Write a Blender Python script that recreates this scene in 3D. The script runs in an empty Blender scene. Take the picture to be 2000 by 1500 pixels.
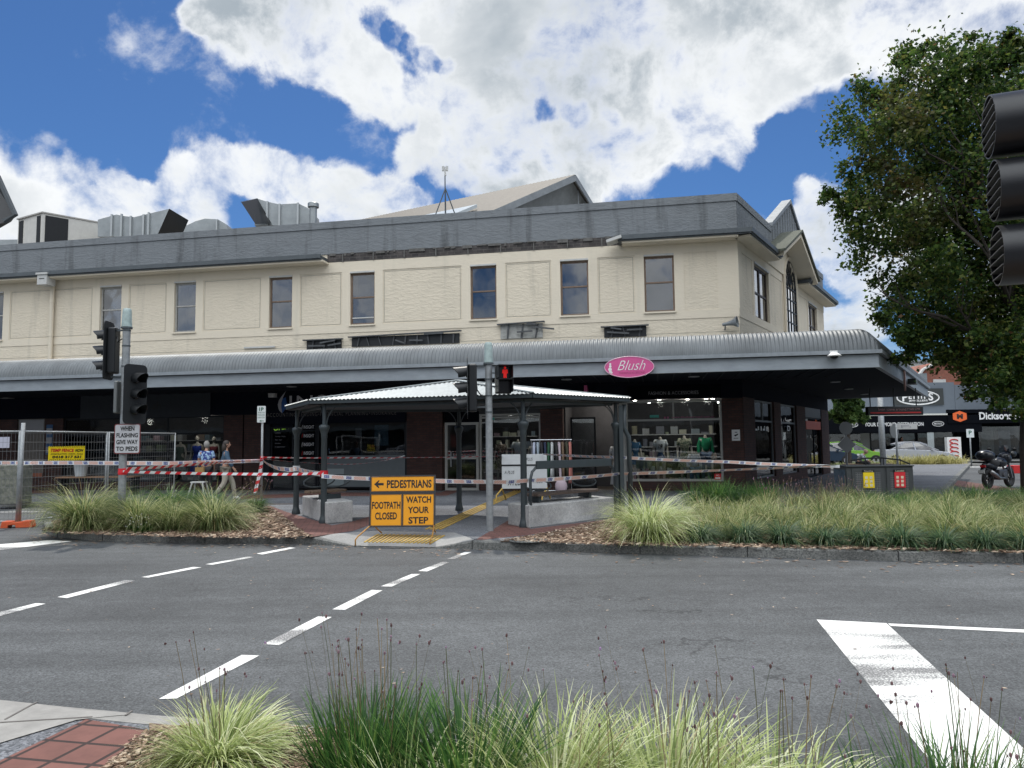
import bpy, bmesh, math, random
import numpy as np
from mathutils import Vector, Matrix
R = math.radians
SC = bpy.context.scene
COL = SC.collection
# ------------------------------------------------------------------ camera
FPX, PITCH, ROLL, CAMH = 1480.0, math.atan(116/1480.0), 0.011, 1.65
U0 = Vector((0, -math.sin(PITCH), math.cos(PITCH))); R0 = Vector((1, 0, 0)); FW = Vector((0, math.cos(PITCH), math.sin(PITCH)))
CU = U0*math.cos(ROLL) + R0*math.sin(ROLL); CR = R0*math.cos(ROLL) - U0*math.sin(ROLL)
cam = bpy.data.cameras.new('camera'); camo = bpy.data.objects.new('camera', cam); COL.objects.link(camo)
cam.sensor_width = 36; cam.lens = FPX/2000*36; cam.clip_start = 0.05; cam.clip_end = 3000
m = Matrix((CR, CU, -FW)).transposed().to_4x4(); m.translation = (0, 0, CAMH); camo.matrix_world = m
SC.camera = camo
SC.render.resolution_x, SC.render.resolution_y = 1024, 768
# ------------------------------------------------------------------ light
SUN_EL, SUN_AZ = R(61), R(-6)          # azimuth from +Y, positive to the right
SUN_STR, SKY_STR, EXPO = 2.7, 0.1, 0.08
SC.view_settings.view_transform = 'Standard'; SC.view_settings.look = 'None'
SC.view_settings.exposure = EXPO; SC.view_settings.gamma = 1; SC.view_settings.use_curve_mapping = False
sl = bpy.data.lights.new('sun', 'SUN'); sl.energy = SUN_STR; sl.angle = R(1.2); sl.color = (1, .95, .87)
so = bpy.data.objects.new('sun', sl); COL.objects.link(so)
sd_ = Vector((math.sin(SUN_AZ)*math.cos(SUN_EL), math.cos(SUN_AZ)*math.cos(SUN_EL), math.sin(SUN_EL)))
so.rotation_euler = sd_.to_track_quat('Z', 'Y').to_euler()

def ray(px, py):
    return (FW + CR*((px-1000)/FPX) - CU*((py-750)/FPX))
CP = Vector((0, 0, CAMH))
def gnd(px, py, z=0.0):
    d = ray(px, py); t = (z-CAMH)/d.z
    return CP + d*t
def at(px, py, Y):
    d = ray(px, py); return CP + d*(Y/d.y)

# ---------------- world: blue sky with broken cumulus, placed by direction
def make_world():
    w = bpy.data.worlds.new('World'); SC.world = w; w.use_nodes = True
    nt = w.node_tree; N = nt.nodes; L = nt.links; N.clear()
    out = N.new('ShaderNodeOutputWorld'); bg = N.new('ShaderNodeBackground'); L.new(bg.outputs[0], out.inputs[0])
    def math_(op, a, b=None, c=None, clamp=False):
        n = N.new('ShaderNodeMath'); n.operation = op; n.use_clamp = clamp
        for i, v in enumerate((a, b, c)):
            if v is None: continue
            if hasattr(v, 'is_linked'): L.new(v, n.inputs[i])
            else: n.inputs[i].default_value = v
        return n.outputs[0]
    def vm(op, a, b=None, out=0):
        n = N.new('ShaderNodeVectorMath'); n.operation = op
        for i, v in enumerate((a, b)):
            if v is None: continue
            if hasattr(v, 'is_linked'): L.new(v, n.inputs[i])
            elif op == 'SCALE' and i == 1: n.inputs['Scale'].default_value = v
            else: n.inputs[i].default_value = v
        return n.outputs[out]
    def noise(vec, sc, det, rough, dist=0, lac=2.0):
        n = N.new('ShaderNodeTexNoise'); L.new(vec, n.inputs['Vector']); n.inputs['Scale'].default_value = sc
        n.inputs['Detail'].default_value = det; n.inputs['Roughness'].default_value = rough; n.inputs['Distortion'].default_value = dist
        return n
    def mr(v, a, b, c=0., d=1., smooth=True):
        n = N.new('ShaderNodeMapRange'); n.interpolation_type = 'SMOOTHSTEP' if smooth else 'LINEAR'
        L.new(v, n.inputs[0])
        for i, x in enumerate((a, b, c, d)): n.inputs[i+1].default_value = x
        return n.outputs[0]
    sky = N.new('ShaderNodeTexSky'); sky.sky_type = 'NISHITA'; sky.sun_disc = False
    sky.sun_elevation = SUN_EL; sky.sun_rotation = SUN_AZ; sky.air_density = 1.0; sky.dust_density = 0.25; sky.ozone_density = 3.0
    tc = N.new('ShaderNodeTexCoord'); d = tc.outputs['Generated']
    sx = N.new('ShaderNodeSeparateXYZ'); L.new(d, sx.inputs[0]); dx, dy, dz = sx.outputs
    den = math_('ADD', math_('MAXIMUM', dz, 0.0), 0.22)
    cx = N.new('ShaderNodeCombineXYZ'); L.new(math_('DIVIDE', dx, den), cx.inputs[0]); L.new(math_('DIVIDE', dy, den), cx.inputs[1])
    pl = cx.outputs[0]
    # distorted direction for ragged blob outlines
    nz = noise(d, 5.0, 7, 0.62); off = vm('SCALE', vm('SUBTRACT', nz.outputs['Color'], (0.5, 0.5, 0.5)), 0.10)
    dd = vm('NORMALIZE', vm('ADD', d, off))
    def blob(px, py, r, wgt, soft=0.55):
        c = ray(px, py).normalized()
        r = r/FPX*(.74 if wgt > 0 else 1.0)
        dt = vm('DOT_PRODUCT', dd, tuple(c), 1)
        return math_('MULTIPLY', mr(dt, math.cos(r*(1+soft)), math.cos(r*(1-soft))), wgt)
    # photo-right/top mass, centre tail, low banks, and the blue gaps
    blobs = [(405,40,40,1),(480,60,70,1),(560,85,75,1),(640,110,70,1),(600,10,110,1),(700,150,60,1),(760,190,45,.8),(690,60,90,1),
             (840,40,90,1),(930,70,120,1),(1060,60,150,1),(1190,80,160,1),(1330,90,160,1),(1450,120,110,1),(1550,160,75,1),(1605,185,40,.8),(1350,-80,220,1),(1000,-110,220,1),(1600,10,130,1),(1790,10,140,1),(1950,30,140,1),(1250,180,100,.9),(1100,160,100,.9),(980,150,90,1),(850,190,60,.9),
             (800,285,45,1),(870,250,60,1),(900,305,75,1),(965,255,80,1),(1030,300,95,1),(1130,310,90,1),(1250,290,80,1),(1350,275,75,1),(1430,250,55,1),(1445,310,40,.8),(1000,360,80,1),(1110,365,70,1),
             (1520,310,35,.4),(340,350,40,.8),(420,345,60,1),(500,345,60,1),(560,385,80,1),(660,375,70,1),(760,385,65,1),(820,395,45,.9),(620,430,90,1),(740,430,90,1),
             (90,300,38,.5),(150,328,32,.5),(205,348,32,.45),(50,425,55,.9),(-10,415,45,1),(140,412,38,.6),(235,400,50,.9),(310,410,50,.8),(390,430,50,.8),(110,455,110,1),(280,455,80,.9),
             (1570,375,35,.7),(1600,415,60,1),(1640,470,75,1),(1685,520,65,1),(1640,615,35,.7),(1700,620,45,.8),(1760,460,100,1),(1640,270,20,.35),
             (-300,300,220,1),(1250,-450,420,.9),(2250,60,260,1),(2250,520,260,.9),
             (735,45,22,-.7),(765,75,20,-.7),(795,100,18,-.7),(830,122,18,-.6),(862,140,16,-.5),(1090,216,20,-.4),(1150,222,20,-.35),(1210,226,16,-.3),(1640,240,60,-.8),(1570,260,60,-.8),(1500,370,45,-.6)]
    pos = neg = None
    for b in blobs:
        v = blob(*b)
        if b[3] > 0: pos = v if pos is None else math_('ADD', pos, v)
        else: neg = v if neg is None else math_('ADD', neg, v)
    tot = math_('ADD', math_('MINIMUM', pos, .84), math_('MAXIMUM', neg, -.9))
    n1 = noise(pl, 1.15, 10, 0.58, 0.3); n1o = math_('SUBTRACT', n1.outputs['Fac'], 0.5)
    nb = noise(d, 9.0, 9, 0.62, 0.2); nbo = math_('SUBTRACT', nb.outputs['Fac'], 0.5)
    back = mr(dy, 0.25, -0.35)                       # unseen bright cloud added behind the camera to light the facade
    side = mr(dz, 0.5, 0.75)
    dens = math_('ADD', math_('ADD', tot, math_('MULTIPLY', n1o, 1.0)), math_('MULTIPLY', nbo, 3.3))
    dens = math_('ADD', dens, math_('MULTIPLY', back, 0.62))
    dens = math_('ADD', dens, math_('MULTIPLY', side, 0.2))
    alpha = mr(dens, 0.02, 0.98)
    core = mr(math_('ADD', dens, math_('MULTIPLY', n1o, 2.6)), 0.5, 1.3)
    nc = noise(d, 4.5, 6, 0.5, 0.3)
    tex = mr(nc.outputs['Fac'], 0.3, 0.7, 0.0, 1.0)
    shade = math_('SUBTRACT', 1.0, math_('MULTIPLY', core, math_('ADD', 0.14, math_('MULTIPLY', tex, 0.85))))
    ramp = N.new('ShaderNodeMix'); ramp.data_type = 'RGBA'; ramp.blend_type = 'MIX'
    L.new(shade, ramp.inputs[0]); ramp.inputs[6].default_value = (.36, .42, .475, 1); ramp.inputs[7].default_value = (.95, .97, .985, 1)
    bright = math_('ADD', 1.0, math_('MULTIPLY', math_('MULTIPLY', back, mr(dz, .30, .60)), BACK_FILL_GAIN))
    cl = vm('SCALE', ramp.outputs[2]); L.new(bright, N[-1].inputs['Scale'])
    skyc = N.new('ShaderNodeMix'); skyc.data_type = 'RGBA'; skyc.blend_type = 'MULTIPLY'; skyc.inputs[0].default_value = 1
    L.new(sky.outputs[0], skyc.inputs[6]); skyc.inputs[7].default_value = (SKY_STR*.36, SKY_STR*.56, SKY_STR*.80, 1)
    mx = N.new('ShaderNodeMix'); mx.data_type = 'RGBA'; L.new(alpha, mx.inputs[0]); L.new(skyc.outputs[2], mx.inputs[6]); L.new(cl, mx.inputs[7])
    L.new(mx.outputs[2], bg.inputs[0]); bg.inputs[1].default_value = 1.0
    w.cycles.sampling_method = 'MANUAL'; w.cycles.sample_map_resolution = 1024
BACK_FILL_GAIN = 3.0  # brightens the added cloud behind the camera as fill for the facade
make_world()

# ------------------------------------------------------------------ helpers
def lin(c): return tuple((x/12.92 if x <= .04045 else ((x+.055)/1.055)**2.4) for x in c)
def rgb(r, g, b): return lin((r/255, g/255, b/255))
MATS = {}
def mat(name, col, rough=.6, metal=0, n=None, bump=None, spec=.5, emit=0, col2=None, nscale=6, coord='Object', stretch=(1,1,1)):
    """plain painted / raw surface with a little mottling; n = mottling amount; bump = (scale, strength)"""
    if name in MATS: return MATS[name]
    mt = bpy.data.materials.new(name); mt.use_nodes = True; MATS[name] = mt
    nt = mt.node_tree; N = nt.nodes; L = nt.links; b = N['Principled BSDF']
    b.inputs['Base Color'].default_value = (*col, 1); b.inputs['Roughness'].default_value = rough
    b.inputs['Metallic'].default_value = metal; b.inputs['Specular IOR Level'].default_value = spec
    if emit: b.inputs['Emission Color'].default_value = (*col, 1); b.inputs['Emission Strength'].default_value = emit
    tc = None
    if n or col2 or bump:
        tc = N.new('ShaderNodeTexCoord'); mp = N.new('ShaderNodeMapping'); L.new(tc.outputs[coord], mp.inputs[0]); mp.inputs['Scale'].default_value = stretch
    if n or col2:
        n = n or .5
        nz = N.new('ShaderNodeTexNoise'); nz.inputs['Scale'].default_value = nscale; nz.inputs['Detail'].default_value = 8; nz.inputs['Roughness'].default_value = .65
        L.new(mp.outputs[0], nz.inputs['Vector'])
        cr = N.new('ShaderNodeMapRange'); cr.inputs[1].default_value = .3; cr.inputs[2].default_value = .7; L.new(nz.outputs['Fac'], cr.inputs[0])
        mx = N.new('ShaderNodeMix'); mx.data_type = 'RGBA'; L.new(cr.outputs[0], mx.inputs[0])
        c2 = col2 or tuple(x*(1-n) for x in col)
        mx.inputs[6].default_value = (*c2, 1); mx.inputs[7].default_value = (*col, 1); L.new(mx.outputs[2], b.inputs['Base Color'])
    if bump:
        nb = N.new('ShaderNodeTexNoise'); nb.inputs['Scale'].default_value = bump[0]; nb.inputs['Detail'].default_value = 6
        L.new(mp.outputs[0], nb.inputs['Vector']); bp = N.new('ShaderNodeBump'); bp.inputs['Strength'].default_value = bump[1]; bp.inputs['Distance'].default_value = .02
        L.new(nb.outputs['Fac'], bp.inputs['Height']); L.new(bp.outputs[0], b.inputs['Normal'])
    return mt
def nodes(name):
    mt = bpy.data.materials.new(name); mt.use_nodes = True; MATS[name] = mt
    nt = mt.node_tree; N = nt.nodes; L = nt.links
    return mt, N, L, N['Principled BSDF']
def glass(name, tint=(.5, .55, .58), refl=1.0, base=.05):
    if name in MATS: return MATS[name]
    mt, N, L, b = nodes(name); N.remove(b); out = N['Material Output']
    tr = N.new('ShaderNodeBsdfTransparent'); tr.inputs[0].default_value = (*tint, 1)
    gl = N.new('ShaderNodeBsdfGlossy'); gl.inputs[0].default_value = (refl, refl, refl, 1); gl.inputs['Roughness'].default_value = .015
    nz = N.new('ShaderNodeTexNoise'); nz.inputs['Scale'].default_value = .9; tc = N.new('ShaderNodeTexCoord'); L.new(tc.outputs['Object'], nz.inputs['Vector'])
    bp = N.new('ShaderNodeBump'); bp.inputs['Strength'].default_value = .12; bp.inputs['Distance'].default_value = .03; L.new(nz.outputs['Fac'], bp.inputs['Height']); L.new(bp.outputs[0], gl.inputs['Normal'])
    fr = N.new('ShaderNodeFresnel'); fr.inputs[0].default_value = 1.55
    ad = N.new('ShaderNodeMath'); ad.operation = 'MULTIPLY_ADD'; ad.inputs[1].default_value = 1.6; ad.inputs[2].default_value = base; ad.use_clamp = True
    L.new(fr.outputs[0], ad.inputs[0])
    mx = N.new('ShaderNodeMixShader'); L.new(ad.outputs[0], mx.inputs[0]); L.new(tr.outputs[0], mx.inputs[1]); L.new(gl.outputs[0], mx.inputs[2]); L.new(mx.outputs[0], out.inputs[0])
    return mt
ORG = {}
def props(o, label=None, cat=None, group=None, kind=None):
    if label: o['label'] = label
    if cat: o['category'] = cat
    if group: o['group'] = group
    if kind: o['kind'] = kind
    return o
def thing(name, label, cat, loc=(0, 0, 0), group=None):
    o = bpy.data.objects.new(name, None); COL.objects.link(o); o.empty_display_size = .2
    o.location = loc; ORG[o.name] = Vector(loc); return props(o, label, cat, group)
_TX = {}
def glyphs(s, bold=0.0, shear=0.0, space=1.0):
    key = (s, bold, shear, space)
    if key in _TX: return _TX[key]
    cu = bpy.data.curves.new('t', 'FONT'); cu.body = s; cu.size = 1; cu.offset = bold; cu.shear = shear; cu.space_character = space; cu.resolution_u = 3
    ob = bpy.data.objects.new('t', cu); COL.objects.link(ob)
    dg = bpy.context.evaluated_depsgraph_get(); me = bpy.data.meshes.new_from_object(ob.evaluated_get(dg))
    v = [(p.co.x, p.co.y) for p in me.vertices]; f = [list(p.vertices) for p in me.polygons]
    bpy.data.objects.remove(ob); bpy.data.curves.remove(cu); bpy.data.meshes.remove(me)
    x0 = min(a for a, b in v); x1 = max(a for a, b in v); y0 = min(b for a, b in v); y1 = max(b for a, b in v)
    v = [((a-x0)/(x1-x0), (b-y0)/(y1-y0)) for a, b in v]
    _TX[key] = (v, f, (x1-x0)/(y1-y0)); return _TX[key]
class MB:
    def __init__(s, M=None): s.v = []; s.lv = []; s.f = []; s.M = M or Matrix()
    def add(s, vs, fs):
        k = len(s.v)
        for p in vs:
            p = Vector(p); s.lv.append(p); s.v.append(s.M @ p)
        for f in fs: s.f.append([i+k for i in f])
        return s
    def box(s, x0, x1, y0, y1, z0, z1):
        if x0 > x1: x0, x1 = x1, x0
        if y0 > y1: y0, y1 = y1, y0
        if z0 > z1: z0, z1 = z1, z0
        return s.add([(x0,y0,z0),(x1,y0,z0),(x1,y1,z0),(x0,y1,z0),(x0,y0,z1),(x1,y0,z1),(x1,y1,z1),(x0,y1,z1)],
                     [(0,3,2,1),(4,5,6,7),(0,1,5,4),(1,2,6,5),(2,3,7,6),(3,0,4,7)])
    def quad(s, *p): return s.add(p, [tuple(range(len(p)))])
    def bar(s, a, b, w, h=None, up=(0, 0, 1)):
        a = Vector(a); b = Vector(b); d = (b-a).normalized(); up = Vector(up); h = h or w
        if abs(d.dot(up)) > .98: up = Vector((0, 1, 0)) if abs(d.y) < .9 else Vector((1, 0, 0))
        r = d.cross(up).normalized()*w/2; u = r.cross(d).normalized()*h/2
        return s.add([a-r-u, a+r-u, a+r+u, a-r+u, b-r-u, b+r-u, b+r+u, b-r+u], [(0,1,2,3),(7,6,5,4),(0,4,5,1),(1,5,6,2),(2,6,7,3),(3,7,4,0)])
    def path(s, pts, r, n=8, closed=False, cap=True):
        pts = [Vector(p) for p in pts]; k = len(pts); rs = r if isinstance(r, (list, tuple)) else [r]*k
        vs = []; fs = []; ref = None
        for i, p in enumerate(pts):
            if closed: d = (pts[(i+1) % k]-pts[i-1]).normalized()
            else: d = (pts[min(i+1, k-1)]-pts[max(i-1, 0)]).normalized()
            if ref is None: ref = Vector((0, 0, 1)) if abs(d.z) < .9 else Vector((1, 0, 0))
            a = (ref - d*ref.dot(d)).normalized(); ref = a; b = d.cross(a)
            for j in range(n):
                t = 2*math.pi*j/n; vs.append(p+(a*math.cos(t)+b*math.sin(t))*rs[i])
        m_ = k if closed else k-1
        for i in range(m_):
            for j in range(n):
                i2 = (i+1) % k; fs.append((i*n+j, i*n+(j+1) % n, i2*n+(j+1) % n, i2*n+j))
        if cap and not closed: fs += [tuple(range(n))[::-1], tuple(range((k-1)*n, k*n))]
        return s.add(vs, fs)
    def tube(s, a, b, r, r2=None, n=10): return s.path([a, b], [r, r if r2 is None else r2], n)
    def lathe(s, c, prof, n=16, ax=(0, 0, 1)):
        """prof: list of (r, h) along axis ax from point c"""
        c = Vector(c); ax = Vector(ax).normalized(); a = ax.orthogonal().normalized(); b = ax.cross(a); vs = []; fs = []
        for r, h in prof:
            for j in range(n):
                t = 2*math.pi*j/n; vs.append(c+ax*h+(a*math.cos(t)+b*math.sin(t))*r)
        k = len(prof)
        for i in range(k-1):
            for j in range(n): fs.append((i*n+j, i*n+(j+1) % n, (i+1)*n+(j+1) % n, (i+1)*n+j))
        fs += [tuple(range(n))[::-1], tuple(range((k-1)*n, k*n))]
        return s.add(vs, fs)
    def ball(s, c, rx, ry=None, rz=None, n=12, m_=8):
        ry = ry or rx; rz = rz or rx; c = Vector(c); vs = []; fs = []
        for i in range(m_+1):
            ph = math.pi*i/m_
            for j in range(n):
                t = 2*math.pi*j/n; vs.append(c+Vector((rx*math.sin(ph)*math.cos(t), ry*math.sin(ph)*math.sin(t), rz*math.cos(ph))))
        for i in range(m_):
            for j in range(n): fs.append((i*n+j, (i+1)*n+j, (i+1)*n+(j+1) % n, i*n+(j+1) % n))
        return s.add(vs, fs)
    def prism(s, poly, d):
        """poly of 3-D points extruded by vector d"""
        k = len(poly); p = [Vector(q) for q in poly]; d = Vector(d)
        fs = [tuple(range(k))[::-1], tuple(range(k, 2*k))]+[(i, (i+1) % k, k+(i+1) % k, k+i) for i in range(k)]
        return s.add(p+[q+d for q in p], fs)
    def text(s, t, o, r, u, w=None, h=.1, bold=0., shear=0., space=1., mid=True, fn=None):
        """letters starting at o (or centred on o when mid), along r, up u; width w and height h"""
        v, f, asp = glyphs(t, bold, shear, space); w = w or h*asp; o = Vector(o); r = Vector(r).normalized(); u = Vector(u).normalized()
        if mid: o = o - r*w/2 - u*h/2
        return s.add([o+r*(a*w)+u*(b*h) for a, b in v], f)
    def build(s, name, m, parent=None, smooth=False, bevel=0, origin=None, auto=None, **kw):
        me = bpy.data.meshes.new(name)
        if parent is not None: o = ORG[parent.name]
        elif origin is not None: o = Vector(origin)
        else:
            xs = [p.x for p in s.v]; ys = [p.y for p in s.v]; zs = [p.z for p in s.v]
            o = Vector(((min(xs)+max(xs))/2, (min(ys)+max(ys))/2, min(zs)))
        me.from_pydata([tuple(p-o) for p in s.v], [], s.f)
        uv = me.uv_layers.new(name='UVMap'); dat = uv.data; L = s.lv
        for fi, f in enumerate(s.f):
            a, b, c = L[f[0]], L[f[1]], L[f[2]]; nn = (b-a).cross(c-a); ax, ay, az = abs(nn.x), abs(nn.y), abs(nn.z)
            ls = me.polygons[fi].loop_start
            for j, vi in enumerate(f):
                p = L[vi]
                dat[ls+j].uv = (p.x, p.y) if (az >= ax and az >= ay) else ((p.x, p.z) if ay >= ax else (p.y, p.z))
        if smooth:
            me.polygons.foreach_set('use_smooth', [True]*len(me.polygons))
            if auto: me.set_sharp_from_angle(angle=R(auto))
        me.materials.append(m); ob = bpy.data.objects.new(name, me); COL.objects.link(ob)
        if parent is not None: ob.parent = parent
        else: ob.location = o
        ORG[ob.name] = o
        if bevel:
            bv = ob.modifiers.new('bevel', 'BEVEL'); bv.width = bevel; bv.segments = 2; bv.limit_method = 'ANGLE'
        return props(ob, **kw)
def rawobj(name, verts, faces, m, parent=None, loc=(0, 0, 0), smooth=False, **kw):
    me = bpy.data.meshes.new(name); me.from_pydata(verts, [], faces); me.materials.append(m)
    if smooth: me.polygons.foreach_set('use_smooth', [True]*len(me.polygons))
    ob = bpy.data.objects.new(name, me); COL.objects.link(ob)
    if parent is not None: ob.parent = parent
    else: ob.location = loc
    ORG[ob.name] = Vector(loc) if parent is None else ORG[parent.name]
    return props(ob, **kw)
def copy_tree(o, parent=None):
    c = o.copy(); COL.objects.link(c); ORG[c.name] = ORG[o.name]
    if parent is not None: c.parent = parent
    for ch in list(o.children): copy_tree(ch, c)
    return c
def place(o, loc, rz=0, label=None, group=None):
    o.location = loc; o.rotation_euler = (0, 0, rz)
    if label: o['label'] = label
    if group: o['group'] = group
    return o

# ------------------------------------------------------------------ frames of the corner building
P0 = Vector((7.08, 23.29, 0))
fx = Vector((.9816, -.1907, 0)); fy = Vector((.1907, .9816, 0))
gx = Vector((.536, .844, 0)).normalized(); gy = Vector((-gx.y, gx.x, 0))
def frame(o, x, y):
    M = Matrix((x, y, Vector((0, 0, 1)))).transposed().to_4x4(); M.translation = o; return M
MF = frame(P0, fx, fy); MS = frame(P0, gx, gy)
MFi = MF.inverted(); MSi = MS.inverted()
def loc_in(Mi, px, py, y):
    o = Mi @ CP; d = Mi.to_3x3() @ ray(px, py); t = (y-o.y)/d.y; p = o+d*t; return p.x, p.z
def fr(px, py, y=0.0): return loc_in(MFi, px, py, y)     # pixel -> (x along front, z)
def sd(px, py, y=0.0): return loc_in(MSi, px, py, y)
# ------------------------------------------------------------------ materials
def m_asphalt():
    mt, N, L, b = nodes('asphalt'); tc = N.new('ShaderNodeTexCoord'); P = tc.outputs['Object']
    def nz(s, det=6, r=.6):
        n = N.new('ShaderNodeTexNoise'); n.inputs['Scale'].default_value = s; n.inputs['Detail'].default_value = det; n.inputs['Roughness'].default_value = r; L.new(P, n.inputs['Vector']); return n.outputs['Fac']
    def mr(v, a, b_, c, d):
        n = N.new('ShaderNodeMapRange'); L.new(v, n.inputs[0])
        for i, x in enumerate((a, b_, c, d)): n.inputs[i+1].default_value = x
        return n.outputs[0]
    def mul(a, b_):
        n = N.new('ShaderNodeMath'); n.operation = 'MULTIPLY'
        for i, x in enumerate((a, b_)):
            if hasattr(x, 'is_linked'): L.new(x, n.inputs[i])
            else: n.inputs[i].default_value = x
        return n.outputs[0]
    vo = N.new('ShaderNodeTexVoronoi'); vo.inputs['Scale'].default_value = 95; L.new(P, vo.inputs['Vector'])
    sp = N.new('ShaderNodeSeparateColor'); L.new(vo.outputs['Color'], sp.inputs[0])
    grain = mr(sp.outputs[0], 0, 1, .60, 1.42)
    grain2 = mul(mr(nz(38, 4, .8), .3, .7, .72, 1.28), mr(nz(4.5, 6, .75), .35, .65, .86, 1.1))
    big = mr(nz(.35, 5, .6), .35, .68, .74, 1.16)
    # streaks along the traffic direction
    mp = N.new('ShaderNodeMapping'); mp.inputs['Scale'].default_value = (.07, 1.1, 1); mp.inputs['Rotation'].default_value = (0, 0, R(11)); L.new(P, mp.inputs[0])
    ns = N.new('ShaderNodeTexNoise'); ns.inputs['Scale'].default_value = 1.6; ns.inputs['Detail'].default_value = 4; L.new(mp.outputs[0], ns.inputs['Vector'])
    st = mr(ns.outputs['Fac'], .35, .65, .82, 1.13)
    v = mul(mul(grain, grain2), mul(big, st))
    wv = N.new('ShaderNodeTexNoise'); wv.inputs['Scale'].default_value = 1.4; wv.inputs['Detail'].default_value = 5; L.new(P, wv.inputs['Vector'])
    va = N.new('ShaderNodeVectorMath'); va.operation = 'MULTIPLY_ADD'; va.inputs[1].default_value = (1.1, 1.1, 1.1); L.new(wv.outputs['Color'], va.inputs[0]); L.new(P, va.inputs[2])
    cv_ = N.new('ShaderNodeTexVoronoi'); cv_.feature = 'DISTANCE_TO_EDGE'; cv_.inputs['Scale'].default_value = .22; L.new(va.outputs[0], cv_.inputs['Vector'])
    crk = mr(cv_.outputs['Distance'], .0, .0035, 1, 0); msk = mr(nz(.5, 3, .5), .5, .62, 0, .55)
    inv = N.new('ShaderNodeMath'); inv.operation = 'SUBTRACT'; inv.inputs[0].default_value = 1; L.new(mul(crk, msk), inv.inputs[1]); v = mul(v, inv.outputs[0])
    mx = N.new('ShaderNodeMix'); mx.data_type = 'RGBA'; mx.blend_type = 'MULTIPLY'; mx.inputs[0].default_value = 1
    cc = N.new('ShaderNodeCombineColor'); [L.new(v, cc.inputs[i]) for i in range(3)]
    mx.inputs[6].default_value = (.086, .091, .094, 1); L.new(cc.outputs[0], mx.inputs[7]); L.new(mx.outputs[2], b.inputs['Base Color'])
    b.inputs['Roughness'].default_value = .78; b.inputs['Specular IOR Level'].default_value = .35
    bp = N.new('ShaderNodeBump'); bp.inputs['Strength'].default_value = .35; bp.inputs['Distance'].default_value = .006; L.new(grain, bp.inputs['Height']); L.new(bp.outputs[0], b.inputs['Normal'])
    return mt
def m_speckle(name, ca, cb, scale, rough=.8, bump=.4, big=.25):
    mt, N, L, b = nodes(name); tc = N.new('ShaderNodeTexCoord'); P = tc.outputs['Object']
    vo = N.new('ShaderNodeTexVoronoi'); vo.inputs['Scale'].default_value = scale; L.new(P, vo.inputs['Vector'])
    sp = N.new('ShaderNodeSeparateColor'); L.new(vo.outputs['Color'], sp.inputs[0])
    nz = N.new('ShaderNodeTexNoise'); nz.inputs['Scale'].default_value = .8; nz.inputs['Detail'].default_value = 7; nz.inputs['Roughness'].default_value = .65; L.new(P, nz.inputs['Vector'])
    mx = N.new('ShaderNodeMix'); mx.data_type = 'RGBA'; L.new(sp.outputs[0], mx.inputs[0]); mx.inputs[6].default_value = (*ca, 1); mx.inputs[7].default_value = (*cb, 1)
    mr = N.new('ShaderNodeMapRange'); mr.inputs[1].default_value = .35; mr.inputs[2].default_value = .65; mr.inputs[3].default_value = 1-big; mr.inputs[4].default_value = 1+big*.4; L.new(nz.outputs['Fac'], mr.inputs[0])
    cc = N.new('ShaderNodeCombineColor'); [L.new(mr.outputs[0], cc.inputs[i]) for i in range(3)]
    m2 = N.new('ShaderNodeMix'); m2.data_type = 'RGBA'; m2.blend_type = 'MULTIPLY'; m2.inputs[0].default_value = 1; L.new(mx.outputs[2], m2.inputs[6]); L.new(cc.outputs[0], m2.inputs[7]); L.new(m2.outputs[2], b.inputs['Base Color'])
    b.inputs['Roughness'].default_value = rough
    bp = N.new('ShaderNodeBump'); bp.inputs['Strength'].default_value = bump; bp.inputs['Distance'].default_value = .004; L.new(sp.outputs[0], bp.inputs['Height']); L.new(bp.outputs[0], b.inputs['Normal'])
    return mt
def m_brick(name, c1, c2, mortar, bw=.23, bh=.076, rot=0, off=.5, msize=.008, coord='UV', dirt=.35):
    mt, N, L, b = nodes(name); tc = N.new('ShaderNodeTexCoord'); mp = N.new('ShaderNodeMapping'); mp.inputs['Rotation'].default_value = (0, 0, rot); L.new(tc.outputs[coord], mp.inputs[0])
    br = N.new('ShaderNodeTexBrick'); L.new(mp.outputs[0], br.inputs['Vector']); br.offset = off
    for k, v in (('Scale', 1), ('Mortar Size', msize), ('Brick Width', bw), ('Row Height', bh), ('Bias', -.1)): br.inputs[k].default_value = v
    br.inputs['Color1'].default_value = (*c1, 1); br.inputs['Color2'].default_value = (*c2, 1); br.inputs['Mortar'].default_value = (*mortar, 1)
    nz = N.new('ShaderNodeTexNoise'); nz.inputs['Scale'].default_value = 3; nz.inputs['Detail'].default_value = 9; nz.inputs['Roughness'].default_value = .7; L.new(tc.outputs['Object'], nz.inputs['Vector'])
    mr = N.new('ShaderNodeMapRange'); mr.inputs[1].default_value = .3; mr.inputs[2].default_value = .7; mr.inputs[3].default_value = 1-dirt; mr.inputs[4].default_value = 1.15; L.new(nz.outputs['Fac'], mr.inputs[0])
    cc = N.new('ShaderNodeCombineColor'); [L.new(mr.outputs[0], cc.inputs[i]) for i in range(3)]
    m2 = N.new('ShaderNodeMix'); m2.data_type = 'RGBA'; m2.blend_type = 'MULTIPLY'; m2.inputs[0].default_value = 1; L.new(br.outputs['Color'], m2.inputs[6]); L.new(cc.outputs[0], m2.inputs[7]); L.new(m2.outputs[2], b.inputs['Base Color'])
    b.inputs['Roughness'].default_value = .85
    bp = N.new('ShaderNodeBump'); bp.invert = True; bp.inputs['Strength'].default_value = .6; bp.inputs['Distance'].default_value = .006; L.new(br.outputs['Fac'], bp.inputs['Height']); L.new(bp.outputs[0], b.inputs['Normal'])
    return mt
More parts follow.
